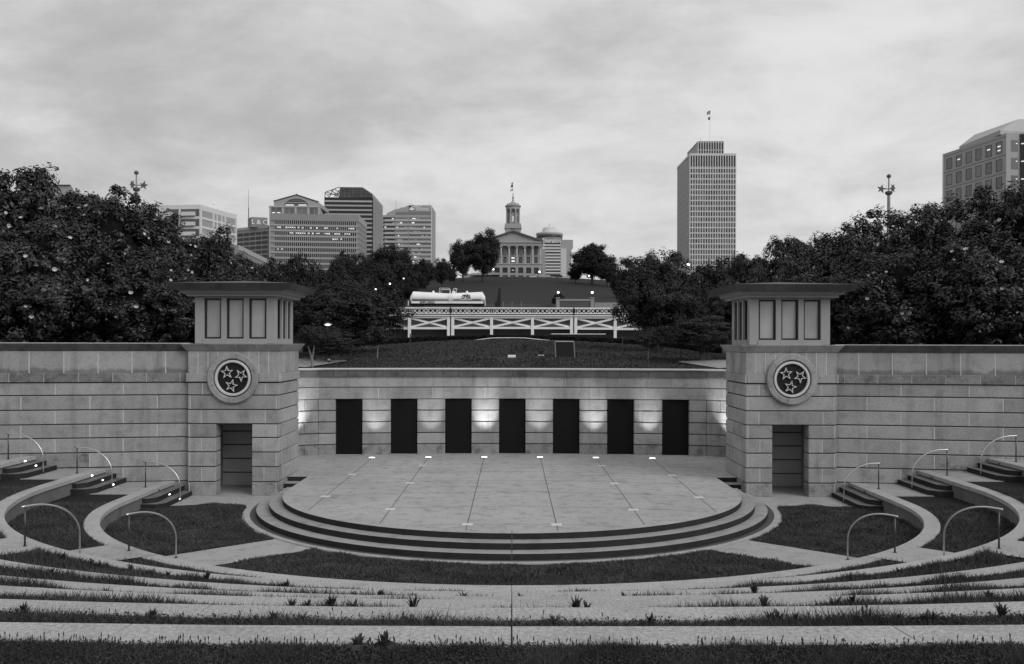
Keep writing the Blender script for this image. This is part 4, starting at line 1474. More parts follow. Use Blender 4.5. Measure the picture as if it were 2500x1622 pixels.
# walkway frames on top
def loop(pts, y, r_=0.045, nm='walkway_rail'):
    MB().tube([Vector((kx(a), KD + y, kz_(b))) for a, b in pts], r_, 6).build(nm, 'white_paint', tank)
loop(((1071.5, 717), (1071.5, 703.8), (1094.5, 703.8), (1098.5, 707.5), (1098.5, 716)), 0.75)
loop(((1074, 717), (1074, 706.4), (1096, 706.4), (1096, 716)), 1.85)
loop(((1105.5, 709), (1106, 705), (1108.5, 703.8), (1112, 704.5), (1113, 708), (1113, 716)), 0.9)
loop(((1108, 704.2), (1115.5, 705)), 1.7)
for px in (1096.5, 1104.5):
    MB().box(kx(px) - 0.03, kx(px) + 0.03, KD - 0.05, KD - 0.01, kz_(740), kz_(717)).build('ladder_rail', 'white_paint', tank)
for py in (720, 724, 728, 732, 736):
    MB().box(kx(1096.5), kx(1104.5), KD - 0.045, KD - 0.015, kz_(py) - 0.015, kz_(py) + 0.015).build('ladder_rung', 'white_paint', tank)
for px in (996.2, 1184.2):
    MB().box(kx(px) - 0.06, kx(px) + 0.06, KD + 0.2, KD + 0.3, kz_(747), kz_(735)).build('end_rail', 'white_paint', tank)
text('lettering', 'SHPX 206221', 0.44, 'ink', tank, (kx(1044), KD - 0.01, kz_(738.9)), sx_=1.02, offset=0.008)
text('small_lettering', 'CALCIUM CARBONATE', 0.17, 'ink', tank, (kx(1075), KD - 0.0, kz_(738.6)), sx_=0.8) if False else None
lg = [('O', 1129.5, 725.6, 1.05), ('M', 1135.6, 724.8, 1.25), ('Y', 1141.0, 725.4, 1.2), ('A', 1145.8, 726.2, 1.0)]
for ch, px, py, sc in lg:
    text('logo_letter', ch, 0.92 * sc, 'ink', tank, (kx(px), KD + 0.10, kz_(py)), sx_=0.62, ext=0.12, shear=0.30 if ch != 'A' else 0.1)
# dark tapering pylon beside the wagon
p = Vector((tx(1216), 156, 5.0))
t = thing('dark_pylon', 'tall dark tapering pylon standing behind the trestle rail', 'pylon', p)
D_ = 156
poly = [(xat(1209, D_), zat(757, D_)), (xat(1222.5, D_), zat(757, D_)), (xat(1222, D_), zat(704, D_)), (xat(1216.5, D_), zat(704, D_))]
MB().extr(poly, D_, D_ + 0.9).build('shaft', 'black_metal', t)
MB().box(xat(1207.5, D_), xat(1213, D_), D_ - 0.1, D_ + 0.8, zat(757, D_), zat(738, D_)).build('side_box', 'black_metal', t)
MB().box(xat(1208, D_), xat(1224, D_), D_ - 0.1, D_ + 1.0, 5.0, zat(757, D_)).build('plinth', 'black_metal', t)

# ------------------------------------------------------------------ brick pier wall with globe lamps, street wall
WD = 205.0
def wx(px): return xat(px, WD)
def wz(py): return zat(py, WD)
t = thing('pier_wall', 'grey brick parapet between two capped stone piers above the trestle', 'wall', (wx(1404), WD, wz(760)))
MB().box(wx(1367), wx(1442), WD + 0.1, WD + 0.9, 8.0, wz(735)).build('panel', 'brick_grey', t)
MB().box(wx(1366.8), wx(1442.2), WD, WD + 1.0, wz(734.6), wz(730)).build('coping', 'siding', t)
for px in (1362, 1446):
    q = MB()
    a, b = wx(px - 4.6), wx(px + 4.6)
    V = [(a - 0.15, WD - 0.3, 8.0), (b + 0.15, WD - 0.3, 8.0), (b + 0.15, WD + 1.2, 8.0), (a - 0.15, WD + 1.2, 8.0),
         (a + 0.05, WD - 0.1, wz(728.6)), (b - 0.05, WD - 0.1, wz(728.6)), (b - 0.05, WD + 1.0, wz(728.6)), (a + 0.05, WD + 1.0, wz(728.6))]
    pr = q.add(V, [(3, 2, 1, 0), (4, 5, 6, 7)] + [(i, (i + 1) % 4, (i + 1) % 4 + 4, i + 4) for i in range(4)]).build('pier', 'siding', t)
    MB().box(a - 0.05, b + 0.05, WD - 0.25, WD + 1.15, wz(728.5), wz(726)).build('pier_cap', 'siding', pr)

def globe_lamp(px, py, D, r_, foot, label, group='lit globe street lamps', pole=True):
    c = at(px, py, D)
    t = thing('globe_lamp', label, 'lamp', (c.x, c.y, foot), group=group)
    MB().tube([Vector((c.x, c.y, foot)), c - Vector((0, 0, r_ * 0.8))], [0.035 * max(1, D / 250), 0.04 * max(1, D / 250)], 7).build('pole', 'black_metal', t)
    MB().lathe([(0.0, -r_), (r_ * 0.7, -r_ * 0.7), (r_, 0), (r_ * 0.75, r_ * 0.68), (0.0, r_)], c, 14).build('globe', 'globe_light', t, True)
    MB().lathe([(r_ * 0.5, -r_ * 1.25), (r_ * 0.55, -r_ * 0.8), (0.0, -r_ * 0.75)], c, 10).build('collar', 'black_metal', t)
    return t
globe_lamp(1362.6, 714, WD + 0.45, 0.25, wz(726), 'lit globe lamp on the left brick pier above the trestle')
globe_lamp(1445.6, 714, WD + 0.45, 0.27, wz(726), 'lit globe lamp on the right brick pier above the trestle')
globe_lamp(1203.6, 658, 575, 0.62, land(xat(1203.6, 575), 575), 'lit globe lamp at the left corner of the capitol terrace')
globe_lamp(1317, 664, 560, 0.62, land(xat(1317, 560), 560), 'lit globe lamp on a pole right of the capitol steps')
globe_lamp(1437.5, 673.5, 470, 0.42, land(xat(1437.5, 470), 470), 'lit globe lamp below the round tree on the hill')
globe_lamp(917, 708, 100, 0.11, land(xat(917, 100), 100), 'lit globe lamp among dark trees, nearest of three left of the wagon')
globe_lamp(951.7, 694, 125, 0.12, land(xat(951.7, 125), 125), 'lit globe lamp among dark trees, middle of three left of the wagon')
globe_lamp(985, 681, 150, 0.10, land(xat(985, 150), 150), 'lit globe lamp among dark trees, highest of three left of the wagon')
globe_lamp(1680, 645, 480, 0.75, 8.0, 'bright star-like light at the foot of the office tower')
p = at(800, 795, 50.5)
t = thing('street_lamp', 'lit umbrella-shaped street lamp among the trees behind the left tower', 'lamp', (p.x, p.y, land(p.x, p.y)))
MB().tube([Vector((p.x, p.y, land(p.x, p.y))), p], 0.05, 8).build('pole', 'steel_dark', t)
MB().lathe([(0.24, 0.0), (0.18, 0.06), (0.07, 0.10), (0.0, 0.11)], p, 18).build('shade', 'white_paint', t, True)
MB().lathe([(0.0, -0.02), (0.13, -0.02), (0.13, 0.02), (0.0, 0.02)], p, 14).build('bulb', 'globe_light', t)
# street retaining wall on the hill foot
o = MB().box(xat(1150, 215), xat(1358, 215), 215, 215.6, 8.0, zat(742.5, 215)).build('street_wall', 'brick_grey')
tag(o, 'low grey street wall at the foot of the hill, left of the brick piers', 'wall')
o = MB().box(xat(1452, 214), xat(1560, 214), 214, 214.6, 8.0, zat(738.5, 214)).build('street_wall', 'siding')
tag(o, 'pale low street wall at the foot of the hill, right of the brick piers', 'wall')
for px in (1228.5, 1250, 1273):
    c = at(px, 742, 212)
    t = thing('street_sign', 'tiny T-shaped sign post on the street wall, %s of three' % {1228.5: 'leftmost', 1250: 'middle', 1273: 'rightmost'}[px], 'sign', (c.x, c.y, 12.0), group='tiny sign posts')
    MB().box(c.x - 0.04, c.x + 0.04, c.y - 0.04, c.y + 0.04, 12.0, c.z + 0.3).build('post', 'siding', t)
    MB().box(c.x - 0.16, c.x + 0.16, c.y - 0.06, c.y + 0.06, c.z + 0.22, c.z + 0.34).build('plate', 'siding', t)

# ------------------------------------------------------------------ buildings: facades laid out where they stand
class Facade:
    """a wall plane from p0 to p1 (plan, seen left to right); s runs along it, d outwards"""
    def __init__(s, parent, p0, p1):
        s.parent = parent
        s.p0 = Vector(p0); s.p1 = Vector(p1)
        s.L = (s.p1 - s.p0).length
        s.u = (s.p1 - s.p0).normalized()
        s.n = Vector((s.u.y, -s.u.x))
    def s_px(s, px):
        k = (px - CXP) / F
        return (k * s.p0.y - s.p0.x) / (s.u.x - k * s.u.y)
    def depth(s, px):
        return (s.p0 + s.u * s.s_px(px)).y
    def z(s, px, py):
        return zat(py, s.depth(px))
    def hexa(s, s0, s1, d0, d1, z0, z1):
        V = []
        for a in (s0, s1):
            for d in (-d1, -d0):
                q = s.p0 + s.u * a - s.n * d
                for z in (z0, z1):
                    V.append((q.x, q.y, z))
        return V, [(0, 1, 3, 2), (4, 6, 7, 5), (0, 4, 5, 1), (2, 3, 7, 6), (0, 2, 6, 4), (1, 5, 7, 3)]
    def box(s, name, m, s0, s1, z0, z1, d0=-0.1, d1=0.05, parent=None):
        return MB().add(*s.hexa(s0, s1, d0, d1, z0, z1)).build(name, m, parent or s.parent)

def block(parent, plan, z0, z1, m, name='wall'):
    a = sum(plan[i][0] * plan[(i + 1) % len(plan)][1] - plan[(i + 1) % len(plan)][0] * plan[i][1] for i in range(len(plan)))
    return MB().prism(plan if a > 0 else plan[::-1], z0, z1).build(name, m, parent)

# --- tall office tower on the right
D0, D1_ = 800.0, 862.0
x0, x1 = xat(1683.5, D0), xat(1795, D0)
tw = thing('office_tower', 'tall pale office tower with a grid of windows and a flag on top', 'building', ((x0 + x1) / 2, D0 + 30, 0))
ztop = zat(375, D0)
block(tw, [(x0, D0), (x1, D0), (x1, D1_), (x0, D1_)], 0, ztop, 'tower_side')
fc = Facade(tw, (x0, D0), (x1, D0))
ncol = 18
cw = fc.L / ncol
zrow0 = zat(408.8, D0)
rh = 13.17 * D0 / F
pw_ = cw * 0.66
pane_tall = mesh_of('window', *(lambda mb: (mb.v, mb.f))(MB().box(-pw_ / 2, pw_ / 2, -0.1, 0.05, 0, 1)), 'window_dark')
mat('tower_window', 0.085, 0.3, 0.5, 0.35, 0.75, spec=0.5)
pane_tall.materials.clear(); pane_tall.materials.append(MATS['tower_window'])
nrow = 22
extra = MB()
for r_ in range(nrow):
    zt_ = zrow0 - rh * r_ - 0.22 * rh
    zb_ = zrow0 - rh * (r_ + 1) + 0.02 * rh
    for c_ in range(ncol):
        xc = x0 + (c_ + 0.5) * cw
        if r_ < 16:
            o = bpy.data.objects.new('window', pane_tall)
            link(o, tw)
            o.location = Vector((xc, D0, zb_)) - ORG[tw]
            o.scale = (1, 1, zt_ - zb_)
        else:
            extra.box(xc - pw_ / 2, xc + pw_ / 2, D0 - 0.1, D0 + 0.05, zb_, zt_)
tag(extra.build('lower_windows', 'tower_window', tw), None, None, None, 'stuff')
for c_ in range(ncol):
    xc = x0 + (c_ + 0.5) * cw
    MB().box(xc - pw_ / 2, xc + pw_ / 2, D0 - 0.1, D0 + 0.05, zat(405, D0), zat(380.5, D0)).build('louvre', 'window_dark', tw)
for c_ in range(ncol + 1):
    xc = x0 + c_ * cw
    MB().box(xc - cw * 0.17, xc + cw * 0.17, D0 - 0.55, D0 + 0.1, 0, ztop + 0.2).build('fin', 'tower_concrete', tw)
for r_ in range(nrow + 1):
    zt_ = zrow0 - rh * r_
    MB().box(x0 + 0.01, x1 - 0.01, D0 - 0.40, D0 + 0.1, zt_ - 0.22 * rh, zt_ + 0.02 * rh).build('spandrel', 'tower_concrete', tw)
MB().box(x0 - 0.3, x1 + 0.3, D0 - 0.6, D1_, zat(379.5, D0), ztop + 0.4).build('roof_edge', 'tower_concrete', tw)
for r_ in range(16):
    zt_ = zrow0 - rh * r_
    MB().box(x0 - 0.05, x0 + 0.02, D0 + 1.5, D1_ - 1.5, zt_ - rh * 0.42, zt_ - rh * 0.05).build('side_band', 'mid_building', tw)
MB().box(x0 - 0.4, x0 + 0.1, D0 - 0.5, D0 + 1.5, 0, ztop + 0.1).build('corner_strip', 'tower_concrete', tw)
px0, px1 = xat(1703.6, D0), xat(1765.6, D0)
ph = MB().box(px0, px1, D0 + 0.4, D0 + 50, ztop + 0.4, zat(345, D0)).build('penthouse', 'tower_side', tw)
for c_ in range(10):
    xc = px0 + (c_ + 0.5) * (px1 - px0) / 10
    MB().box(xc - 0.7, xc + 0.7, D0 + 0.3, D0 + 0.5, zat(363.5, D0), zat(348, D0)).build('louvre', 'window_dark', ph)
    MB().box(xc - 0.7, xc + 0.7, D0 + 0.3, D0 + 0.5, zat(375, D0), zat(367, D0)).build('louvre', 'window_dark', ph)
for c_ in range(11):
    xc = px0 + c_ * (px1 - px0) / 10
    MB().box(xc - 0.35, xc + 0.35, D0, D0 + 0.42, ztop + 0.4, zat(345, D0) + 0.2).build('fin', 'tower_concrete', ph)
MB().box(px0 - 0.4, px1 + 0.4, D0 - 0.05, D0 + 50, zat(345, D0) + 0.2, zat(344, D0)).build('roof_edge', 'tower_concrete', ph)
fp = Vector((xat(1731, D0 + 10), D0 + 10, zat(344, D0)))
ft = Vector((fp.x + 0.7, fp.y, zat(268.5, D0 + 10)))
pole = MB().tube([fp, ft], [0.32, 0.18], 8).build('flagpole', 'white_paint', tw)
def flag(parent, p, w, h, m, droop):
    V = []; n = 6
    for i in range(n + 1):
        f_ = i / n
        x = p.x - w * f_
        V += [(x, p.y + 0.25 * math.sin(f_ * 5), p.z - droop * f_ ** 1.4), (x, p.y + 0.25 * math.sin(f_ * 5 + 0.4), p.z - h * (1 - 0.2 * f_) - droop * f_ ** 1.2)]
    Fc = [(2 * i, 2 * i + 1, 2 * i + 3, 2 * i + 2) for i in range(n)]
    V2 = [(v[0], v[1] + 0.05, v[2]) for v in V]
    return MB().add(V + V2, Fc + [tuple(a + len(V) for a in f[::-1]) for f in Fc]).build('flag', m, parent)
flag(pole, ft, 3.2, 3.4, 'grey_building', 1.6)
flag(pole, ft - Vector((0.1, 0, 5.8)), 2.0, 2.8, 'dark_glass', 0.4)
for px, h_ in ((1688.5, 3.5), (1709, 4.5), (1744.5, 2.0), (1761, 4.5)):
    b_ = Vector((xat(px, D0 + 5), D0 + 5, ztop))
    MB().tube([b_, b_ + Vector((0, 0, h_ + (zat(344, D0) - ztop if 1700 < px < 1766 else 0)))], 0.09, 5).build('aerial', 'steel_dark', tw)

# --- low curved-corner block at the foot of the tower
q = thing('low_block', 'small pale low block at the foot of the tall office tower', 'building', (xat(1664, 700), 705, 0))
MB().lathe([(8.2, 0), (8.2, zat(642, 700)), (7.8, zat(641, 700) + 0.3)], (xat(1660, 708), 708, 0), 24).build('wall', 'mid_building', q)
MB().box(xat(1664, 700) - 0.6, xat(1664, 700) + 0.6, 699.5, 700.5, zat(652, 700), zat(644, 700)).build('window', 'window_dark', q)

# --- building at the right edge
CB = Vector((xat(2302.5, 289), 289)); CF = Vector((xat(2455.4, 260), 260)); CC = Vector((xat(2486, 260.6), 260.6)); CE = Vector((165, 250))
ed = thing('corner_office', 'grey office block with square windows and pale hipped roof at the right edge', 'building', (150, 275, 0))
zt_ = zat(322, 260)
block(ed, [(CB.x, CB.y), (CF.x, CF.y), (CC.x, CC.y), (CE.x, CE.y), (200, 275), (190, 310), (150, 310)], 0, zt_, 'brown_building')
f1 = Facade(ed, CB, CF)
rows = [(63.2, 60.1), (58.2, 55.1), (53.2, 50.1), (48.2, 45.1), (43.2, 40.1)]
lit_w = {(0, 1), (0, 4), (0, 5)}
for ri, (za, zb_) in enumerate(rows):
    for ci, (pa, pb) in enumerate(((140, 220), (295, 375), (455, 540), (615, 700), (780, 870), (950, 1040))):
        s0, s1 = f1.s_px(2290 + pa * 0.149), f1.s_px(2290 + pb * 0.149)
        w_ = f1.box('window', 'window_mid', s0, s1, zb_, za, -0.2, 0.01)
        fr = MB()
        for (a, b, c_, d_) in ((s0 - 0.1, s0, zb_ - 0.1, za + 0.1), (s1, s1 + 0.1, zb_ - 0.1, za + 0.1), (s0, s1, za, za + 0.1), (s0, s1, zb_ - 0.1, zb_)):
            fr.add(*f1.hexa(a, b, 0.0, 0.10, c_, d_))
        fr.build('frame', 'capitol_dark', w_)
        if (ri, ci) in lit_w:
            f1.box('ceiling_light', 'lit_window', s0 + 0.5, s1 - 0.6, za - 1.35, za - 1.0, 0.012, 0.03, w_)
            if ci == 5: f1.box('ceiling_light', 'lit_window', s0 + 0.5, s1 - 0.6, za - 2.5, za - 2.15, 0.012, 0.03, w_)
    if ri:
        f1.box('string_line', 'capitol_dark', 0.0, f1.L, rows[ri - 1][1] - 1.05, rows[ri - 1][1] - 0.9, 0.0, 0.03)
f1.box('string_line', 'capitol_dark', 0.0, f1.L, zt_ - 1.0, zt_ - 0.88, 0.0, 0.03)
f2 = Facade(ed, CF, CC)
for za, zb_ in rows:
    w_ = f2.box('window', 'window_mid', f2.s_px(2467), f2.s_px(2484.5), zb_ - 0.1, za + 0.1, -0.2, 0.02)
    f2.box('ceiling_light', 'lit_window', f2.s_px(2479), f2.s_px(2482.5), za - 1.0, za - 0.7, 0.022, 0.04, w_)
f3 = Facade(ed, CC, CE)
f3.box('glass_wall', 'dark_glass', 0.3, f3.L, 20, zt_ - 0.3, 0.0, 0.12)
for za, zb_ in rows[:3]:
    f3.box('ceiling_light', 'lit_window', 0.6, 1.8, za - 1.1, za - 0.8, 0.121, 0.14)
Vr = [(CB.x + 2.5, CB.y - 5, zt_), (CF.x - 0.6, CF.y + 2, zt_), (CC.x, CC.y + 3, zt_), (200, 262, zt_), (190, 305, zt_), (152, 305, zt_)]
zr = zt_ + 1.3
Vr2 = [(v[0], v[1], zr) for v in Vr]
rdg = [(xat(2390, 285), 288, zat(321, 285)), (xat(2500, 272), 275, zat(282, 272)), (190, 280, zat(282, 272)), (165, 297, zat(300, 285))]
Vv = Vr + Vr2 + rdg
MB().add(Vv, [(i, (i + 1) % 6, (i + 1) % 6 + 6, i + 6) for i in range(6)] + [(6, 7, 13, 12), (7, 8, 13), (8, 9, 14, 13), (9, 10, 14), (10, 15, 14), (10, 11, 15), (11, 6, 12, 15), (12, 13, 14, 15)]).build('roof', 'roof_pale', ed)
MB().box(CB.x - 0.2, CB.x + 0.25, CB.y - 0.5, CB.y + 0.3, 0, zt_ + 0.05).build('corner_strip', 'white_building', ed)

# --- white building at far left (balconies)
A0 = Vector((xat(487.6, 500), 500)); A2 = Vector((xat(575.9, 539), 539)); AL = Vector((-262, 512))
wb = thing('white_block', 'white modern block with balcony recesses behind the left trees', 'building', (-190, 525, 0))
zt_ = zat(501.8, 500)
block(wb, [(AL.x, AL.y), (A0.x, A0.y), (A2.x, A2.y), (-230, 560)], 0, zt_, 'white_building')
fr_ = Facade(wb, A0, A2)
xs_cols = [(491.8, 518.6), (522, 527.8), (529.2, 538.6), (541, 547.3), (550.8, 573.8)]
for r_ in range(5):
    za = zt_ - 2.75 - r_ * 4.95
    for i, (a, b) in enumerate(xs_cols):
        sh = -2.4 if i == 2 and r_ == 0 else 0
        s0, s1 = fr_.s_px(a), fr_.s_px(b)
        w_ = fr_.box('window', 'mid_building', s0, s1, za - 3.7 + (sh * 0.5), za, -0.3, 0.02)
        n_ = 6 if i in (0, 4) else 2
        for j in range(1, n_):
            ss = s0 + (s1 - s0) * j / n_
            fr_.box('blind_joint', 'grey_building', ss - 0.06, ss + 0.06, za - 3.7, za, 0.021, 0.05, w_)
for a in (490, 520.3, 528.5, 539.8, 549, 575):
    s_ = fr_.s_px(a)
    fr_.box('pier', 'white_building', s_ - 0.55, s_ + 0.55, 0, zt_ - 0.05, 0.0, 0.35)
for r_ in range(5):
    zb_ = zt_ - 2.75 - r_ * 4.95 - 3.7
    fr_.box('spandrel', 'white_building', 0.5, fr_.L, zb_ - 1.2, zb_, 0.0, 0.30)
fl_ = Facade(wb, AL, A0)
for r_ in range(3):
    za = zt_ - 2.3 - r_ * 5.4
    for (a, b) in ((440.5, 485.8), (404, 435.3)):
        s0, s1 = fl_.s_px(a), fl_.s_px(b)
        op = fl_.box('recess', 'capitol_dark', s0, s1, za - 4.0, za, -0.3, 0.02)
        fl_.box('balcony', 'white_building', s0 + 1.0, s1 - 2.2, za - 3.7, za - 1.7, 0.02, 1.6, op)
sp = Vector((xat(520, 515), 515, zat(508, 515)))
MB().lathe([(0.55, 0), (0.35, 1.2), (0.75, 1.5), (0.2, 4.6), (0.05, 6.0), (0.04, 11.5)], sp, 10).build('spire', 'white_paint', wb)

# --- grey block behind far left trees
gb = thing('flat_roofed_block', 'pale flat-roofed block just showing above the far left trees', 'building', (xat(150, 420), 430, 0))
block(gb, [(xat(112, 420), 420), (xat(170, 420), 420), (xat(188, 455), 455), (xat(120, 455), 455)], 0, zat(455, 420), 'mid_building')
block(gb, [(xat(110.5, 419), 419), (xat(170.6, 419), 419), (xat(188, 456), 456), (xat(118, 456), 456)], zat(455, 420), zat(453.5, 420), 'white_building', 'roof_edge')
# --- tower with the two-letter sign and mast
B0 = Vector((xat(577.6, 926), 926)); B1_ = Vector((xat(654.7, 900), 900)); B2 = Vector((xat(671, 935), 935))
lb = thing('sign_tower', 'grey office block with rooftop sign box and tall mast', 'building', (-260, 930, 0))
zt_ = zat(552, 900)
block(lb, [tuple(B0), tuple(B1_), tuple(B2), (-255, 970)], 0, zt_, 'mid_building')
lf = Facade(lb, B0, B1_)
for r_ in range(7):
    za = zt_ - 5.4 - r_ * 4.6
    for c_ in range(5):
        s0 = 0.6 + c_ * (lf.L - 1.2) / 5
        lf.box('window', 'window_dark', s0 + 0.35, s0 + (lf.L - 1.2) / 5 - 0.35, za - 3.3, za, -0.2, 0.03)
lf.box('parapet', 'pale_building', -0.2, lf.L + 0.1, zt_ - 2.6, zt_ + 0.1, 0.0, 0.7)
rf_ = Facade(lb, B1_, B2)
for r_ in range(7):
    za = zt_ - 6.0 - r_ * 4.6
    w_ = rf_.box('window', 'window_dark', rf_.L * 0.25, rf_.L * 0.62, za - 3.0, za, -0.2, 0.03)
    if r_ in (0, 1, 5):
        rf_.box('ceiling_light', 'lit_window', rf_.L * 0.30, rf_.L * 0.45, za - 1.8, za - 0.9, 0.031, 0.06, w_)
sb0, sb1 = Vector((xat(600, 912), 918)), Vector((xat(649, 905), 910))
bx_ = block(lb, [tuple(sb0), (xat(613, 905), 905), tuple(sb1), (xat(640, 930), 930)], zt_ - 1, zat(534, 912), 'grey_building', 'sign_box')
sgf = Facade(lb, (xat(613, 905), 905), tuple(sb1))
cen = sgf.p0 + sgf.u * sgf.L * 0.5 + sgf.n * 0.3
text('sign_lettering', 'L & C', 6.4, 'white_paint', bx_, (cen.x, cen.y, zat(544.5, 906)), rot=(R(90), 0, math.atan2(sgf.u.y, sgf.u.x)), ext=0.12, offset=0.08)
mb_ = Vector((xat(606.3, 915), 915, zat(536, 915)))
MB().tube([mb_, mb_ + Vector((0, 0, 11)), mb_ + Vector((-0.1, 0, 11.1)), mb_ + Vector((-0.2, 0, 29.0))], [0.45, 0.40, 0.22, 0.12], 6).build('mast', 'steel_dark', lb)

# --- low building with the long pale parapet
ra, rb = Vector((xat(582, 500), 500)), Vector((xat(656, 590), 590))
pb_ = thing('long_parapet_block', 'low block with a long pale receding parapet left of the window slab', 'building', (-160, 545, 0))
block(pb_, [tuple(ra), tuple(rb), (-175, 595), (-168, 500)], 0, zat(601, 500), 'grey_building')
pf = Facade(pb_, ra, rb)
pf.box('parapet', 'pale_building', 0, pf.L, zat(601, 500) - 2.6, zat(601, 500) + 0.15, 0.0, 0.3)
for i in range(8):
    pf.box('window', 'window_dark', 3 + i * 11, 9 + i * 11, zat(601, 500) - 9, zat(601, 500) - 5.5, -0.2, 0.04)

# --- gabled tower behind the slab
G0 = 860.0
gt = thing('gabled_tower', 'grey office tower with a gable pediment behind the window slab', 'building', (xat(722, G0), G0 + 25, 0))
zt_ = zat(505, G0)
block(gt, [(xat(657, G0), G0), (xat(778, G0), G0), (xat(792, G0 + 55), G0 + 55), (xat(675, G0 + 55), G0 + 55)], 0, zt_, 'mid_building')
gf = Facade(gt, (xat(657, G0), G0), (xat(778, G0), G0))
gf.box('cornice', 'pale_building', -0.5, gf.L + 0.5, zt_ - 1.2, zt_ + 0.3, 0, 0.8)
for i, (a, b) in enumerate(((661, 686.5), (693, 717.5), (724, 748.5), (755, 779 - 1))):
    for j in range(2):
        s0 = gf.s_px(a + (b - a) * j / 2) + 0.2; s1 = gf.s_px(a + (b - a) * (j + 1) / 2) - 0.2
        for r_ in range(2):
            zz_ = zat(510, G0) - r_ * 8.2
            w_ = gf.box('window', 'window_mid', s0, s1, zz_ - 6.4, zz_, -0.2, 0.03)
            if i == 0 and r_ == 0:
                gf.box('ceiling_light', 'lit_window', s0 + 0.6, s1 - 0.8, zz_ - 4.6, zz_ - 3.7, 0.031, 0.06, w_)
for a in (659, 690, 721, 752, 777.5):
    s_ = gf.s_px(a)
    gf.box('pilaster', 'pale_building', s_ - 0.8, s_ + 0.8, 0, zt_ - 1.3, 0.0, 0.6)
poly = [(xat(667, G0), zt_ + 0.3), (xat(775.5, G0), zt_ + 0.3), (xat(775.5, G0), zat(494.5, G0)), (xat(722.5, G0), zat(477.5, G0)), (xat(667, G0), zat(493.5, G0))]
gable = MB().extr(poly, G0 + 1, G0 + 50).build('gable', 'mid_building', gt)
MB().tube([Vector((xat(666, G0), G0 + 0.8, zat(492.5, G0))), Vector((xat(722.5, G0), G0 + 0.8, zat(476.5, G0))), Vector((xat(777, G0), G0 + 0.8, zat(494, G0)))], 0.55, 6).build('gable_edge', 'capitol_dark', gable)
MB().lathe([(0.5, 0), (0.6, 1.0), (0.0, 1.8)], (xat(722.5, G0), G0 + 2, zat(477.5, G0)), 8).build('finial', 'capitol_dark', gable)
an = [(xat(722.5, G0) + 11.5 * math.cos(math.pi * i / 16), zt_ + 0.5 + 6.9 * math.sin(math.pi * i / 16)) for i in range(17)]
archw = MB().extr(an, G0 + 0.7, G0 + 1.2).build('arched_window', 'window_mid', gable)
MB().tube([Vector((x, G0 + 0.5, z)) for x, z in an], 0.35, 5).build('arch_rim', 'pale_building', gable)
for dx in (-6.0, 6.0):
    MB().box(xat(722.5, G0) + dx - 4.0, xat(722.5, G0) + dx + 3.5, G0 + 0.55, G0 + 0.69, zt_ + 0.7, zt_ + 1.6).build('ceiling_light', 'lit_window', archw)
MB().box(xat(722.5, G0) - 11, xat(722.5, G0) + 11, G0 + 0.55, G0 + 0.69, zt_ + 3.1, zt_ + 3.5).build('glazing_bar', 'pale_building', archw)

# --- slab with many windows
S0 = 700.0
sl = thing('window_slab', 'broad grey office slab with rows of narrow dark windows', 'building', (xat(768, S0), S0 + 22, 0))
zl_, zr_ = zat(525.5, S0), zat(528.5, S0)
sx0, sx1 = xat(664, S0), xat(873, S0)
SF0, SF1 = Vector((sx0, 694)), Vector((sx1, 703))
SBk = Vector((xat(894.5, 748), 748))
block(sl, [tuple(SF0), tuple(SF1), tuple(SBk), (sx0 - 2, 744)], 0, zl_, 'grey_building')
sf = Facade(sl, SF0, SF1)
ncol = 40
zb0 = zl_ - 5.05
fh = 4.13
lit_s = {1: [(1, 3), (5, 10), (11, 12), (13, 14), (17, 18), (20, 21), (24, 26), (30, 31), (36, 39)], 2: [(7, 9), (10, 15), (16, 17), (18, 19), (20, 22), (24, 27), (29, 30), (30, 32), (34, 37)], 3: [(28, 29), (29, 31), (32, 33)], 5: [(1, 2), (3, 4)]}
ws0, ws1 = sf.s_px(670.5), sf.s_px(869.5)
for r_ in range(9):
    za = zb0 - r_ * fh
    rw = sf.box('window_row', 'window_dark', ws0, ws1, za - 2.75, za, -0.2, 0.03)
    mull = MB()
    cwid = (ws1 - ws0) / ncol
    for c_ in range(ncol + 1):
        s_ = ws0 + c_ * cwid
        mull.add(*sf.hexa(s_ - cwid * 0.14, s_ + cwid * 0.14, 0.02, 0.55, za - 2.78, za + 0.02))
    tag(mull.build('mullions', 'mid_building', rw), None, None, None, 'stuff')
    for (a, b) in lit_s.get(r_, ()):
        for c_ in range(a, b):
            s_ = ws0 + (c_ + 0.5) * cwid
            sf.box('ceiling_light', 'lit_window', s_ - cwid * 0.30, s_ + cwid * 0.30, za - 1.35 - 0.5 * rng.random(), za - 0.55 - 0.3 * rng.random(), 0.031, 0.06, rw)
    sf.box('spandrel', 'mid_building', 0.02, sf.L - 0.02, za - fh + 0.03, za - 2.79, 0.0, 0.50)
sf.box('parapet', 'grey_building', 0.0, sf.L, zb0 + 0.03, zl_ + 0.05, 0.0, 0.50)
sf2 = Facade(sl, SF1, SBk)
sf2.box('parapet', 'mid_building', 0.0, sf2.L, zb0 + 0.03, zl_ + 0.05, 0.0, 0.30)
for r_ in range(9):
    za = zb0 - r_ * fh
    sf2.box('side_line', 'pale_building', 0.0, sf2.L, za - fh + 0.03, za - fh + 0.25, 0.0, 0.25)

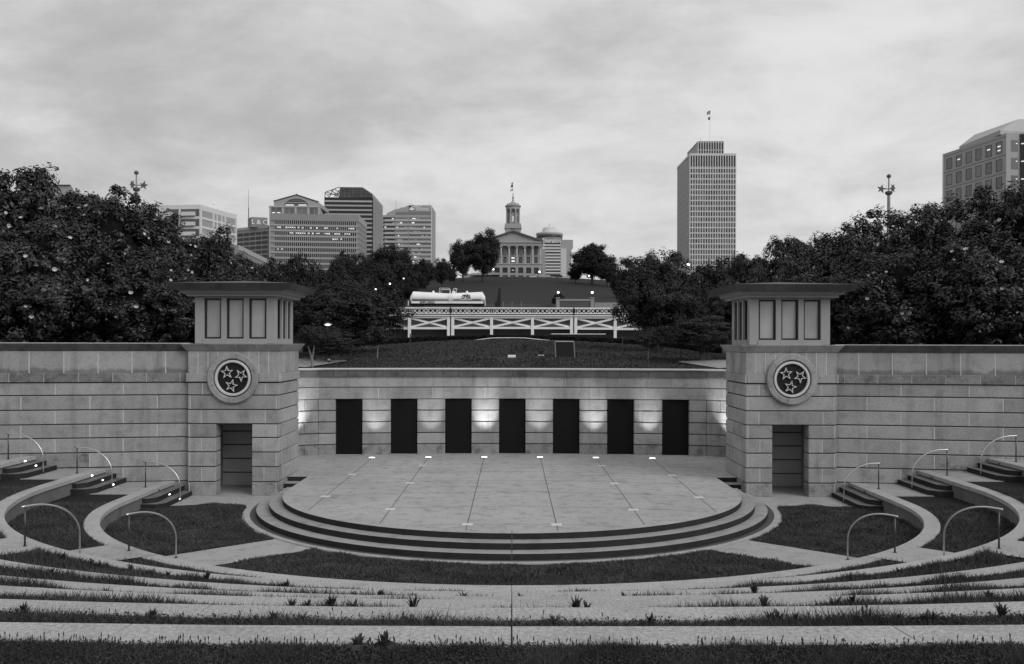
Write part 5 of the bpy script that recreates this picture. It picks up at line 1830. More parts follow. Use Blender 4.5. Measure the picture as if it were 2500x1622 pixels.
# --- dark glass tower with faceted crown
K0 = 1000.0
dt = thing('glass_tower', 'dark glass office tower with banded floors and faceted crown', 'building', (xat(850, K0), K0 + 30, 0))
KF0, KF1, KBk = Vector((xat(791, K0), K0)), Vector((xat(909, K0), K0 + 3)), Vector((xat(933.5, K0 + 62), K0 + 62))
zt_ = zat(483, K0)
block(dt, [tuple(KF0), tuple(KF1), tuple(KBk), (xat(800, K0 + 62), K0 + 62)], 0, zt_, 'dark_glass')
kf = Facade(dt, KF0, KF1)
for r_ in range(13):
    za = zt_ - 3.2 - r_ * 4.75
    kf.box('floor_band', 'window_pale', 0.6, kf.L - 0.8, za - 1.7, za, -0.1, 0.03)
kf.box('edge_strip', 'dark_glass', kf.L - 0.8, kf.L + 0.1, 0, zt_, 0.0, 0.4)
ks = Facade(dt, KF1, KBk)
ks.box('side_glazing', 'side_glass', 0.3, ks.L - 0.3, 0, zt_ - 0.5, 0.0, 0.05)
for i in range(9):
    s_ = i * ks.L / 8
    ks.box('side_mullion', 'dark_glass', s_ - 0.12, s_ + 0.12, 0, zt_ - 0.4, 0.05, 0.15)
for r_ in range(16):
    za = zt_ - 2 - r_ * 4.75
    ks.box('side_line', 'dark_glass', 0.2, ks.L - 0.2, za - 0.2, za + 0.2, 0.05, 0.13)
poly = [(xat(826, K0), zt_ + 0.1), (xat(908, K0), zt_ + 0.1), (xat(908, K0), zat(474, K0)), (xat(884, K0), zat(458, K0)), (xat(828.5, K0), zat(457.5, K0))]
cr = MB().extr(poly, K0 + 1.5, K0 + 30).build('crown', 'side_glass', dt)
V = []
back = [(xat(832, K0), zat(458, K0)), (xat(908, K0), zat(474, K0))]
MB().add([(xat(884, K0), K0 + 30, zat(458, K0)), (xat(908, K0), K0 + 30, zat(474, K0)), (xat(932, K0 + 60), K0 + 61, zat(502, K0 + 60)), (xat(932, K0 + 60), K0 + 61, zt_), (xat(908, K0), K0 + 30, zt_ + 0.1), (xat(860, K0 + 60), K0 + 61, zat(468, K0 + 60)), (xat(860, K0 + 60), K0 + 61, zt_)],
          [(0, 1, 2, 5), (1, 4, 3, 2), (0, 5, 6, 4, 1), (5, 2, 3, 6)]).build('crown_back', 'dark_glass', cr)
y_ = K0 + 1.2
def kp(a, b): return Vector((xat(a, K0), y_, zat(b, K0)))
truss = [((792, 483), (792, 471)), ((792, 471), (828, 457.5)), ((792, 471), (803, 482)), ((796, 470), (830, 482)), ((803, 482), (812, 464)), ((806, 466), (826, 478)), ((815, 482), (828, 464)), ((814, 463), (829, 471)), ((800, 476), (826, 474)), ((820, 482), (828, 470))]
for a, b in truss:
    MB().tube([kp(*a), kp(*b)], 0.42, 5).build('truss_bar', 'dark_glass', cr)
for px in (836, 845, 856, 866, 875, 886, 897):
    MB().box(xat(px, K0) - 0.12, xat(px, K0) + 0.12, K0 + 1.2, K0 + 1.5, zt_ + 0.1, zat(460 if px < 884 else 466 + (px - 884) * 0.5, K0)).build('crown_bar', 'dark_glass', cr)
for py in (463, 469, 476):
    MB().box(xat(829, K0), xat(889 if py < 466 else (898 if py < 472 else 907), K0), K0 + 1.25, K0 + 1.5, zat(py, K0) - 0.12, zat(py, K0) + 0.12).build('crown_bar', 'dark_glass', cr)

# --- bank tower with stepped top
H0 = 860.0
bt_ = thing('bank_tower', 'pale banded office tower with sloping roofline and bank sign', 'building', (xat(993, H0), H0 + 25, 0))
def hx_(px): return xat(px, H0)
def hz_(py): return zat(py, H0)
outl = [(hx_(934), 0), (hx_(1053), 0), (hx_(1053), hz_(503)), (hx_(1048), hz_(502)), (hx_(997), hz_(501.7)), (hx_(987), hz_(507)), (hx_(979), hz_(507.5)), (hx_(971), hz_(511.3)), (hx_(965), hz_(511.3)), (hx_(943), hz_(522)), (hx_(943), hz_(526)), (hx_(934), hz_(526.5))]
MB().extr(outl, H0, H0 + 45).build('wall', 'mid_building', bt_)
bf = Facade(bt_, (hx_(934), H0), (hx_(1053), H0))
for r_ in range(14):
    ya = 531.5 + r_ * 10.42
    a = 938 if r_ else 934.5
    for (p, q, dy) in ((934.5, 963.5, 0.6), (965, 996, 0.0), (997.5, 1051.5, 0.2)):
        w_ = bf.box('window_row', 'window_mid' if p > 940 else 'window_dark', bf.s_px(p), bf.s_px(q), hz_(ya + 5.6), hz_(ya), -0.2, 0.03)
        n_ = 3 if p > 960 else 1
        for j in range(n_):
            if rng.random() < 0.7:
                s_ = bf.s_px(p + (q - p) * rng.random() * 0.85)
                bf.box('ceiling_light', 'lit_window' if rng.random() < 0.35 else 'window_pale', s_, s_ + 0.8 + 2.2 * rng.random(), hz_(ya + 4.6), hz_(ya + 1.6 + rng.random()), 0.031, 0.06, w_)
        bf.box('spandrel', 'pale_building', bf.s_px(p) + (0 if dy < 0.5 else 1.4), bf.s_px(q), hz_(ya + 10.1), hz_(ya + 4.9), 0.0, 0.5)
w_ = bf.box('window_row', 'window_mid', bf.s_px(965), bf.s_px(1051), hz_(526), hz_(518.5), -0.2, 0.03)
bf.box('edge_strip', 'white_building', bf.s_px(1051.6), bf.s_px(1053.2), 0, hz_(504), 0.0, 0.4)
sgn_ = bf.box('sign_panel', 'mid_building', bf.s_px(997), bf.s_px(1052.5), hz_(517.5), hz_(502.3), 0.0, 0.2)
text('sign_lettering', 'FIRST', 3.3, 'white_paint', sgn_, (hx_(1020), H0 - 0.35, hz_(505.9)), ext=0.08, offset=0.04, sx_=0.95)
text('sign_lettering', 'TENNESSEE', 3.3, 'white_paint', sgn_, (hx_(1029.2), H0 - 0.35, hz_(512.6)), ext=0.08, offset=0.04, sx_=0.72)
emb = MB().box(hx_(998.3), hx_(1010.2), H0 - 0.30, H0 - 0.2, hz_(515.6), hz_(503.6)).build('sign_emblem', 'ink', sgn_)
def blob(pts):
    MB().extr([(hx_(a), hz_(b)) for a, b in pts], H0 - 0.40, H0 - 0.30).build('emblem_shape', 'white_paint', emb)
blob(((998.5, 512.8), (1000, 509.5), (1003, 506.5), (1007, 504.5), (1010, 504), (1010, 505.5), (1006.5, 507.5), (1004.6, 509.6), (1006.2, 509.5), (1009.8, 508.2), (1010.3, 511), (1008.5, 514.3), (1005.5, 515), (1002, 514), (999.5, 514)))
for px, h_ in ((965.5, 8.5), (999.5, 1.8), (1005.5, 2.4)):
    b_ = Vector((hx_(px), H0 + 2, hz_(511 if px < 970 else 502)))
    MB().tube([b_, b_ + Vector((0, 0, h_))], 0.12, 5).build('aerial', 'steel_dark', bt_)

# --- hotel behind the capitol
Q0 = 800.0
ho = thing('round_topped_hotel', 'hotel tower with round rooftop restaurant right of the capitol', 'building', (xat(1345, Q0), Q0 + 20, 0))
def qx(c_): return xat(1190 + c_ * 0.17488, Q0)
def qz(c_): return zat(420 + c_ * 0.17488, Q0)
MB().box(qx(760), qx(1022), Q0, Q0 + 25, 0, qz(932)).build('wall', 'pale_building', ho)
for i in range(12):
    MB().box(qx(800), qx(1016), Q0 - 0.1, Q0 + 0.2, qz(1011 + i * 43), qz(990 + i * 43)).build('window_row', 'window_mid' if i % 3 else 'window_dark', ho)
    MB().box(qx(762), qx(1020), Q0 - 0.6, Q0 + 0.1, qz(1031 + i * 43), qz(1012 + i * 43)).build('balcony_band', 'white_building', ho)
MB().box(qx(762), qx(1020), Q0 - 0.4, Q0 + 0.1, qz(984), qz(934)).build('sign_band', 'grey_building', ho)
text('sign_lettering', 'Sheraton', 5.6, 'white_paint', ho, (qx(893), Q0 - 0.7, qz(962)), ext=0.1, offset=0.06, sx_=0.80)
cxr = qx(871); mpx = 0.17488 * Q0 / F
c_ = (cxr, Q0 + 13, 0)
MB().lathe([(183 * mpx, qz(935)), (183 * mpx, qz(905)), (188 * mpx, qz(903))], c_, 40).build('lower_ring', 'pale_building', ho, True)
MB().lathe([(186 * mpx, qz(904)), (186 * mpx, qz(870))], c_, 40).build('ring_window', 'window_dark', ho, True)
MB().lathe([(187 * mpx, qz(871)), (192 * mpx, qz(850)), (192 * mpx, qz(836)), (180 * mpx, qz(831)), (100 * mpx, qz(829))], c_, 40).build('ring_roof', 'pale_building', ho, True)
MB().lathe([(114 * mpx, qz(831)), (92 * mpx, qz(764)), (84 * mpx, qz(757)), (0, qz(755))], c_, 32).build('dome', 'tower_concrete', ho)
MB().tube([Vector((cxr, Q0 + 13, qz(757))), Vector((cxr, Q0 + 13, qz(700)))], 0.12, 5).build('aerial', 'steel_dark', ho)
for a in (820, 895):
    MB().box(qx(a), qx(a + 45), Q0 + 12, Q0 + 13, qz(757), qz(746)).build('roof_gear', 'pale_building', ho)
MB().box(qx(1025), qx(1100), Q0 + 1.0, Q0 + 22, 0, qz(1068)).build('stair_shaft', 'tower_concrete', ho)
sh_ = MB().extr([(qx(1022.5), 0), (qx(1170), 0), (qx(1170), qz(1090)), (qx(1195), qz(1052)), (qx(1195), qz(941)), (qx(1062), qz(941)), (qx(1022.5), qz(960))], Q0 + 3, Q0 + 24).build('tall_shaft', 'mid_building', ho)
MB().box(qx(1168), qx(1171.5), Q0 + 2.7, Q0 + 3.0, 0, qz(1090)).build('shaft_edge', 'white_building', sh_)

# ------------------------------------------------------------------ the capitol
C0 = 620.0
cu = 0.17488 * C0 / F
def cxx(c_): return xat(1190 + c_ * 0.17488, C0)
def cz(c_): return zat(420 + c_ * 0.17488, C0)
X0c = cxx(353)
cap = thing('capitol', 'classical stone capitol with columned portico, gable and tall lantern tower on the hill', 'building', (X0c, C0 + 30, land(X0c, C0)))
zg = land(X0c, C0) - 1.0
HWc = 408 * cu
MB().box(X0c - HWc, X0c + HWc, C0 + 5.5, C0 + 70, zg, cz(1030)).build('wall', 'capitol_stone', cap)
MB().box(X0c - HWc - 3.0, X0c + HWc + 3.0, C0 + 20, C0 + 55, zg, cz(1030)).build('wing', 'capitol_stone', cap)
# ground storey
MB().box(X0c - HWc, X0c + HWc, C0, C0 + 5.5, cz(1335), cz(1290)).build('podium', 'capitol_stone', cap)
MB().box(X0c - HWc - 0.4, X0c + HWc + 0.4, C0 - 0.5, C0 + 5.5, cz(1291), cz(1276)).build('podium_cornice', 'capitol_stone', cap)
MB().box(X0c - HWc, X0c + HWc, C0 + 0.9, C0 + 5.5, zg, cz(1335)).build('podium_back', 'capitol_dark', cap)
cols = [-380, -275, -165, -55, 55, 165, 275, 380]
for c_ in cols:
    MB().box(X0c + (c_ - 19) * cu, X0c + (c_ + 19) * cu, C0, C0 + 0.95, zg, cz(1335)).build('pier', 'capitol_stone', cap)
for i in range(7):
    a, b = cols[i] + 22, cols[i + 1] - 22
    w_ = MB().box(X0c + a * cu, X0c + b * cu, C0 + 0.8, C0 + 0.95, cz(1418), cz(1340)).build('window', 'window_dark', cap)
    if i == 3:
        for dx in (-8, 10):
            MB().lathe([(0, -0.35), (0.35, 0), (0, 0.35)], (X0c + dx * cu, C0 + 0.6, cz(1372)), 8).build('lamp_globe', 'lit_window', w_)
# columns with bases and capitals
for c_ in cols:
    x = X0c + c_ * cu
    zb_, zt_ = cz(1275), cz(1030)
    r_ = 15 * cu
    co = MB().lathe([(r_ * 1.25, 0), (r_ * 1.25, 0.4), (r_ * 1.02, 0.6), (r_, 4.0), (r_ * 0.86, zt_ - zb_ - 1.1)], (x, C0 + 1.6, zb_), 16).build('column', 'capitol_stone', cap, True)
    MB().box(x - r_ * 1.45, x + r_ * 1.45, C0 + 0.6, C0 + 2.6, zt_ - 0.45, zt_ - 0.002).box(x - r_ * 1.35, x + r_ * 1.35, C0 + 0.5, C0 + 2.7, zt_ - 1.1, zt_ - 0.45).build('column_capital', 'capitol_stone', co)
# windows on the wall behind
for i in range(7):
    xm = X0c + (cols[i] + cols[i + 1]) / 2 * cu
    for (za, zb_) in ((cz(1042), cz(1135)), (cz(1178), cz(1270))):
        if i in (0, 3, 5, 6) or za < cz(1100):
            w_ = MB().box(xm - 20 * cu, xm + 20 * cu, C0 + 5.3, C0 + 5.55, zb_, za).build('window', 'window_dark', cap)
            MB().box(xm - 12 * cu, xm + 12 * cu, C0 + 5.2, C0 + 5.3, zb_ + 0.6, za - 1.0).build('pane', 'window_mid', w_)
        else:
            for dx in (-38, 38):
                MB().box(xm + dx * cu - 7 * cu, xm + dx * cu + 7 * cu, C0 + 5.3, C0 + 5.55, zb_, za).build('window', 'window_dark', cap)
    MB().box(xm - 24 * cu, xm + 24 * cu, C0 + 4.9, C0 + 5.55, cz(1142), cz(1136)).build('balcony', 'capitol_stone', cap)
dm = X0c
w_ = MB().box(dm - 27 * cu, dm + 27 * cu, C0 + 4.8, C0 + 5.29, cz(1272), cz(1178)).build('doorway', 'window_dark', cap)
MB().box(dm - 22 * cu, dm + 24 * cu, C0 + 4.5, C0 + 4.8, cz(1205), cz(1183)).build('lantern_glow', 'lit_window', w_)
for dx in (-10, 14):
    MB().lathe([(0, -0.9), (0.55, -0.3), (0.5, 0.4), (0, 0.9)], (dm + dx * cu, C0 + 4.3, cz(1238)), 8).build('lantern_glow', 'lit_window', w_)
# entablature, pediment, roof
MB().box(X0c - HWc, X0c + HWc, C0 + 0.2, C0 + 70, cz(1029), cz(990)).build('entablature', 'capitol_stone', cap)
MB().box(X0c - HWc - 0.8, X0c + HWc + 0.8, C0 - 0.6, C0 + 71, cz(989), cz(972)).build('cornice', 'capitol_stone', cap)
ped = MB().extr([(X0c - HWc, cz(971)), (X0c + HWc, cz(971)), (X0c, cz(832))], C0 + 0.6, C0 + 70).build('pediment', 'capitol_stone', cap)
for s_ in (-1, 1):
    MB().bar((X0c + s_ * (HWc + 0.9), C0 - 0.2, cz(968)), (X0c, C0 - 0.2, cz(824)), 0.9, 1.6, (0, 0, 1)).build('raking_cornice', 'capitol_dark', ped)
    V = [(X0c + s_ * (HWc + 0.6), C0 + 0.7, cz(964)), (X0c, C0 + 0.7, cz(822)), (X0c, C0 + 70, cz(822)), (X0c + s_ * (HWc + 0.6), C0 + 70, cz(964))]
    V2 = [(v[0], v[1], v[2] - 0.3) for v in V]
    MB().add(V + V2, [(0, 1, 2, 3), (7, 6, 5, 4), (0, 4, 5, 1), (1, 5, 6, 2), (2, 6, 7, 3), (3, 7, 4, 0)]).build('roof', 'roof_metal', cap)
# tower
yc = C0 + 35
hw = 114 * cu
tb = MB().box(X0c - hw, X0c + hw, yc - hw, yc + hw, cz(880), cz(712)).build('tower_base', 'capitol_stone', cap)
MB().box(X0c - 125 * cu, X0c + 125 * cu, yc - 125 * cu, yc + 125 * cu, cz(711), cz(672)).build('tower_cornice', 'capitol_stone', tb)
MB().box(X0c - 118 * cu, X0c + 118 * cu, yc - 118 * cu, yc + 118 * cu, cz(671), cz(640)).build('tower_blocking', 'capitol_stone', tb)
for r_ in range(8):
    zz_ = cz(730 + r_ * 18)
    MB().box(X0c - hw - 0.03, X0c + hw + 0.03, yc - hw - 0.03, yc - hw + 0.02, zz_ - 0.05, zz_ + 0.05).build('bed_joint', 'capitol_dark', tb)
for dx in (-20, 15):
    w_ = MB().box(X0c + (dx - 12) * cu, X0c + (dx + 14) * cu, yc - hw - 0.12, yc - hw + 0.1, cz(790), cz(700 + 4)).build('window', 'window_pale', tb)
    MB().box(X0c + (dx - 11) * cu, X0c + (dx + 13) * cu, yc - hw - 0.2, yc - hw - 0.121, cz(734), cz(705)).build('pane', 'window_dark', w_)
rl = 98 * cu
lan = MB().lathe([(rl * 0.80, cz(638)), (rl * 0.80, cz(420))], (X0c, yc, 0), 24).build('lantern', 'capitol_stone', cap)
for k in range(8):
    a = math.pi / 8 + k * math.pi / 4
    x, y = X0c + rl * 0.96 * math.cos(a), yc + rl * 0.96 * math.sin(a)
    MB().lathe([(17 * cu, cz(636)), (15 * cu, cz(620)), (13 * cu, cz(440)), (18 * cu, cz(424))], (x, y, 0), 10).build('lantern_column', 'capitol_stone', lan, True)
    a = k * math.pi / 4 + math.pi / 2
    x, y = X0c + rl * 0.80 * math.cos(a), yc + rl * 0.80 * math.sin(a)
    if math.sin(a) < 0.3:
        w_ = MB().box(-14 * cu, 14 * cu, -0.3, 0.3, cz(610), cz(530)); w_.v = [Vector((x + v.x * -math.sin(a) - v.y * math.cos(a), y + v.x * math.cos(a) - v.y * math.sin(a), v.z)) for v in w_.v]
        w_.build('window', 'white_paint' if k == 4 else 'window_mid', lan)
        w_ = MB().box(-14 * cu, 14 * cu, -0.3, 0.3, cz(468), cz(445)); w_.v = [Vector((x + v.x * -math.sin(a) - v.y * math.cos(a), y + v.x * math.cos(a) - v.y * math.sin(a), v.z)) for v in w_.v]
        w_.build('window', 'window_dark', lan)
MB().lathe([(105 * cu, cz(423)), (105 * cu, cz(388)), (119 * cu, cz(378)), (119 * cu, cz(366)), (100 * cu, cz(360))], (X0c, yc, 0), 28).build('lantern_cornice', 'capitol_stone', lan)
MB().lathe([(88 * cu, cz(361)), (60 * cu, cz(335)), (34 * cu, cz(315)), (16 * cu, cz(296)), (10 * cu, cz(262)), (18 * cu, cz(248)), (8 * cu, cz(225)), (6 * cu, cz(185)), (0, cz(180))], (X0c, yc, 0), 20).build('lantern_roof', 'capitol_stone', lan)
for k in range(16):
    a = k * math.pi / 8
    MB().lathe([(3 * cu, 0), (7 * cu, 14 * cu), (0, 34 * cu)], (X0c + 84 * cu * math.cos(a), yc + 84 * cu * math.sin(a), cz(360)), 6).build('cresting', 'capitol_stone', lan)
fp_ = MB().tube([Vector((X0c, yc, cz(182))), Vector((X0c, yc, cz(8)))], [0.16, 0.10], 6).build('flagpole', 'white_paint', cap)
flag(fp_, Vector((X0c, yc, cz(14))), 1.3, 2.2, 'mid_building', 0.8)
flag(fp_, Vector((X0c - 0.1, yc, cz(60))), 1.6, 1.6, 'dark_glass', 0.5)
flag(fp_, Vector((X0c - 0.1, yc, cz(105))), 1.9, 1.8, 'pale_building', 1.2)
# terrace and drive in front
o = MB().box(xat(1130, 596), xat(1216, 596), 596, 612, 30, zat(668.8, 596)).build('terrace_wall', 'siding')
tag(o, 'pale terrace wall in front of the capitol at left', 'wall')
pts = [(1150, 672.5, 592), (1216, 671, 592), (1290, 672.5, 592), (1345, 677, 592), (1400, 683, 585), (1460, 688, 575)]
mb = MB()
for (a, b, D_), (a2, b2, D2) in zip(pts[:-1], pts[1:]):
    mb.add([at(a, b, D_), at(a2, b2, D2), at(a2, b2 - 5, D2 + 20), at(a, b - 5, D_ + 20)], [(0, 1, 2, 3)])
o = mb.build('capitol_drive', 'asphalt')
tag(o, 'pale drive curving in front of the capitol', 'road', None, 'structure')
o = MB().box(xat(1343, 600), xat(1372, 600), 600, 604, zat(682, 600), zat(672.0, 600)).build('planter_hedge', 'hedge_leaf')
tag(o, 'small dark clipped hedge in front of the hotel', 'hedge')
def make_car(px, py, D, l, flip=1):
    c_ = at(px, py, D)
    t = thing('parked_car', l, 'car', c_, group='cars parked by the capitol')
    Lh = 2.35
    prof = [(-Lh, 0.35), (Lh, 0.35), (Lh, 0.85), (Lh * 0.92, 1.0), (1.25, 1.05), (0.65, 1.62), (-1.6, 1.66), (-2.1, 1.1), (-Lh, 1.0)]
    MB().extr([(c_.x + flip * a, c_.z + b) for a, b in (prof if flip > 0 else prof[::-1])], c_.y - 0.9, c_.y + 0.9).build('body', 'car_white', t)
    MB().extr([(c_.x + flip * a, c_.z + b) for a, b in ([(-1.95, 1.1), (1.05, 1.1), (0.6, 1.54), (-1.55, 1.56)] if flip > 0 else [(-1.55, 1.56), (0.6, 1.54), (1.05, 1.1), (-1.95, 1.1)])], c_.y - 0.93, c_.y + 0.93).build('windows', 'dark_glass', t)
    for a in (-1.45, 1.45):
        Vw = []
        for r_, dy in ((0.0, -0.95), (0.36, -0.95), (0.36, -0.7)):
            for k in range(14):
                b = 2 * math.pi * k / 14
                Vw.append((c_.x + a + r_ * math.cos(b), c_.y + dy, c_.z + 0.35 + r_ * math.sin(b)))
        MB().add(Vw, [(i * 14 + k, i * 14 + (k + 1) % 14, (i + 1) * 14 + (k + 1) % 14, (i + 1) * 14 + k) for i in range(2) for k in range(14)]).build('wheel', 'rubber', t)
make_car(1301, 679.2, 588, 'white car parked in front of the capitol steps')
make_car(1357.5, 682.8, 586, 'white estate car parked in front of the hotel', -1)

# ------------------------------------------------------------------ star weather vanes above the trees
def vane(px, D, top, bar, foot, star_px, rose_px, label):
    c_ = at(px, top, D)
    zf = zat(foot, D)
    t = thing('weather_vane', label, 'weather vane', (c_.x, D, 4.9), group='star weather vanes')
    s_ = D / F
    MB().tube([Vector((c_.x, D, 4.9)), Vector((c_.x, D, zat(bar + 14, D)))], [0.15, 0.10], 10).build('mast', 'siding', t)
    MB().lathe([(0.18, 0), (0.24, 0.1), (0.24, 0.2), (0.1, 0.25)], (c_.x, D, zat(bar + 14, D)), 12).build('collar', 'capitol_dark', t)
    MB().tube([Vector((c_.x, D, zat(bar + 14, D))), c_], 0.05, 8).build('spindle', 'siding', t)
    MB().lathe([(0, -0.15), (0.14, -0.07), (0.15, 0.03), (0.08, 0.13), (0, 0.15)], c_, 12).build('ball', 'capitol_dark', t, True)
    MB().tube([at(star_px, bar, D), at(rose_px, bar, D)], 0.035, 6).build('arm', 'capitol_dark', t)
    cs = at(star_px, bar, D)
    pts = star_pts(0.30, 0.2)
    MB().extr([(cs.x + a, cs.z + b) for a, b in pts[::-1]], D - 0.04, D + 0.04).build('star', 'capitol_dark', t)
    cr_ = at(rose_px, bar - 2, D)
    pts = [((0.30 if i % 2 else 0.15) * math.sin(math.pi * i / 6), (0.30 if i % 2 else 0.15) * math.cos(math.pi * i / 6)) for i in range(12)]
    MB().extr([(cr_.x + a * 0.6, cr_.z + b) for a, b in pts[::-1]], D - 0.04, D + 0.04).build('rosette', 'capitol_dark', t)
vane(332, 62, 424.5, 455, 500, 350, 322, 'star weather vane on a pole above the left trees')
vane(2169, 62, 428.5, 459.6, 497, 2151, 2179, 'star weather vane on a pole above the right trees')

# ------------------------------------------------------------------ trees
def unit(v):
    return v / (np.linalg.norm(v, axis=-1, keepdims=True) + 1e-9)
def lump(dirs, seed, freq=2.3):
    return np.array([mnoise.noise(Vector(d) * freq + Vector((seed * 3.7, seed * 1.3, seed * 2.1))) for d in dirs])
def crown_points(seed, R_, Hz, zc, nclump, per, csize, shell=0.55, flat=1.0, low=-1.0):
    g = np.random.default_rng(seed)
    d = unit(g.normal(size=(nclump * 2, 3)))
    d = d[d[:, 2] > low][:nclump]
    rho = (shell + (1 - shell) * g.random(len(d)) ** 0.5)
    rr = rho * (0.93 + 0.55 * lump(d, seed))
    C = d * rr[:, None] * np.array([R_, R_, Hz])
    n = per
    off = unit(g.normal(size=(len(C), n, 3))) * (g.random((len(C), n, 1)) ** 0.45)
    sz = csize * (0.6 + 0.8 * g.random((len(C), 1, 1)))
    P = C[:, None, :] + off * sz * np.array([1, 1, flat])
    Nn = unit(off) + 0.5 * d[:, None, :] + np.array([0, 0, 0.45]) + 0.32 * g.normal(size=P.shape)
    P = P.reshape(-1, 3); Nn = Nn.reshape(-1, 3)
    P[:, 2] += zc
    return P, Nn
def make_variant(kind, seed):
    """meshes of one tree: trunk with limbs, crown of leaves, dim inner foliage; returns (meshes, radius, height)"""
    g = random.Random(seed)
    if kind == 'magnolia':
        R_, H, zb, ncl, per, cs, ls, asp, lm = 4.6, 10.0, 0.3, 640, 92, 0.52, 0.26, 0.42, 'magnolia_leaf'
    elif kind == 'soft':
        R_, H, zb, ncl, per, cs, ls, asp, lm = 3.2, 6.4, 0.75, 480, 95, 0.40, 0.15, 0.55, 'soft_leaf'
    elif kind == 'layered':
        R_, H, zb, ncl, per, cs, ls, asp, lm = 2.0, 3.6, 0.9, 260, 70, 0.34, 0.11, 0.5, 'soft_leaf'
    else:
        R_, H, zb, ncl, per, cs, ls, asp, lm = 8.0, 18.0, 2.5, 260, 70, 1.45, 0.62, 0.6, 'far_leaf'
    Hz = (H - zb) / 2 / 1.12
    zc = zb + (H - zb) / 2
    P, Nn = crown_points(seed, R_ / 1.12, Hz, zc, ncl, per, cs, 0.50 if kind != 'layered' else 0.35, 1.0 if kind != 'layered' else 0.35, -1.0)
    me = np_mesh('crown', leaf_cards(P, Nn, ls, asp, seed + 5), 4, lm)
    # inner foliage
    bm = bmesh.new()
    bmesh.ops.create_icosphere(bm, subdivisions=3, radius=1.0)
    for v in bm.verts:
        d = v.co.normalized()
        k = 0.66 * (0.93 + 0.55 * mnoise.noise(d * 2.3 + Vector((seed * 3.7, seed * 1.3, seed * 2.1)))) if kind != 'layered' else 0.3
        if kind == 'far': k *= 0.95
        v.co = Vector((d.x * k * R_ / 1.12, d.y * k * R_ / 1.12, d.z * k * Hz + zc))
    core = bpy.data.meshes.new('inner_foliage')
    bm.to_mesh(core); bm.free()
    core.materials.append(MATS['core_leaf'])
    mb = MB()
    tr = {'magnolia': 0.22, 'soft': 0.13, 'layered': 0.07, 'far': 0.45}[kind]
    pts = [Vector((0, 0, -0.3))]
    for i in range(1, 6):
        f_ = i / 5
        pts.append(Vector((tr * 1.2 * g.uniform(-1, 1), tr * 1.2 * g.uniform(-1, 1), f_ * (zc + Hz * 0.3))))
    mb.tube(pts, [tr * (1.25 - 0.9 * i / 5) for i in range(6)], 8)
    for k in range(7):
        a = 2 * math.pi * k / 7 + g.random()
        z0 = zb * 0.75 + (zc - zb) * g.uniform(0.0, 0.9)
        L = R_ * g.uniform(0.55, 0.8)
        p0 = Vector((0, 0, z0))
        p2 = Vector((L * math.cos(a), L * math.sin(a), z0 + L * g.uniform(0.3, 0.8)))
        p1 = p0.lerp(p2, 0.5) + Vector((0, 0, -0.08 * L))
        mb.tube([p0, p1, p2], [tr * 0.5, tr * 0.32, tr * 0.10], 6)
    trunk = mesh_of('trunk', mb.v, mb.f, 'bark', True)
    return dict(crown=me, inner_foliage=core, trunk=trunk, R=R_, H=H, zc=zc, Hz=Hz, zb=zb, seed=seed)
VAR = {}
for kind, seeds in (('magnolia', (3, 8, 14)), ('soft', (21, 27)), ('layered', (31,)), ('far', (41, 46, 53))):
    VAR[kind] = [make_variant(kind, q) for q in seeds]
# flower of the magnolia: a cup of petals
mb = MB()
for k in range(7):
    a = 2 * math.pi * k / 7
    u = Vector((math.cos(a), math.sin(a), 0)); w = Vector((-math.sin(a), math.cos(a), 0))
    b0 = u * 0.02; m_ = u * 0.13 + Vector((0, 0, 0.07)); tpt = u * 0.16 + Vector((0, 0, 0.17))
    mb.add([b0 - w * 0.02, b0 + w * 0.02, m_ + w * 0.075, tpt, m_ - w * 0.075], [(0, 1, 2, 3, 4)])
FLOWER = mesh_of('flower', mb.v, mb.f, 'petal')

def tree(name, kind, vi, px, top, hw, D, label, group, base=None, rot=None, flowers=0, parts=True, cat='tree'):
    v = VAR[kind][vi % len(VAR[kind])]
    x = xat(px, D)
    zb = land(x, D) if base is None else base
    if D < 43: zb = 4.9
    ht = zat(top, D) - zb
    t = thing(name, label, cat, (x, D, zb), group=group)
    t.rotation_euler = (0, 0, rng.uniform(0, 6.28) if rot is None else rot)
    sr = hw * D / F / v['R']
    t.scale = (sr, sr, ht / v['H'])
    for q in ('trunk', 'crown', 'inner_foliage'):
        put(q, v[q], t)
    if flowers:
        flowers = int(flowers * 1.6)
        cr = t.children[1]
        g = np.random.default_rng(abs(int(px)) + 5)
        ca, sa = math.cos(-t.rotation_euler.z), math.sin(-t.rotation_euler.z)
        for i in range(flowers):
            az = g.uniform(-1.25, 1.25)
            dd = Vector((math.sin(az), -math.cos(az), 0))
            dz = g.uniform(-0.45, 0.85)
            c_ = math.sqrt(1 - dz * dz)
            d = Vector((dd.x * c_, dd.y * c_, dz))
            d = Vector((d.x * ca - d.y * sa, d.x * sa + d.y * ca, d.z))      # into the tree's own frame
            k = (0.93 + 0.55 * mnoise.noise(d * 2.3 + Vector((v['seed'] * 3.7, v['seed'] * 1.3, v['seed'] * 2.1)))) * 1.05
            o = bpy.data.objects.new('flower', FLOWER)
            link(o, cr)
            o.location = (d.x * k * v['R'] / 1.12, d.y * k * v['R'] / 1.12, d.z * k * v['Hz'] + v['zc'])
            o.rotation_euler = d.to_track_quat('Z', 'Y').to_euler()
            q = g.uniform(0.38, 0.72)
            o.scale = (q / sr, q / sr, q / sr)
    return t
MG = 'magnolias behind the left wall'
MGR = 'magnolias behind the right wall'
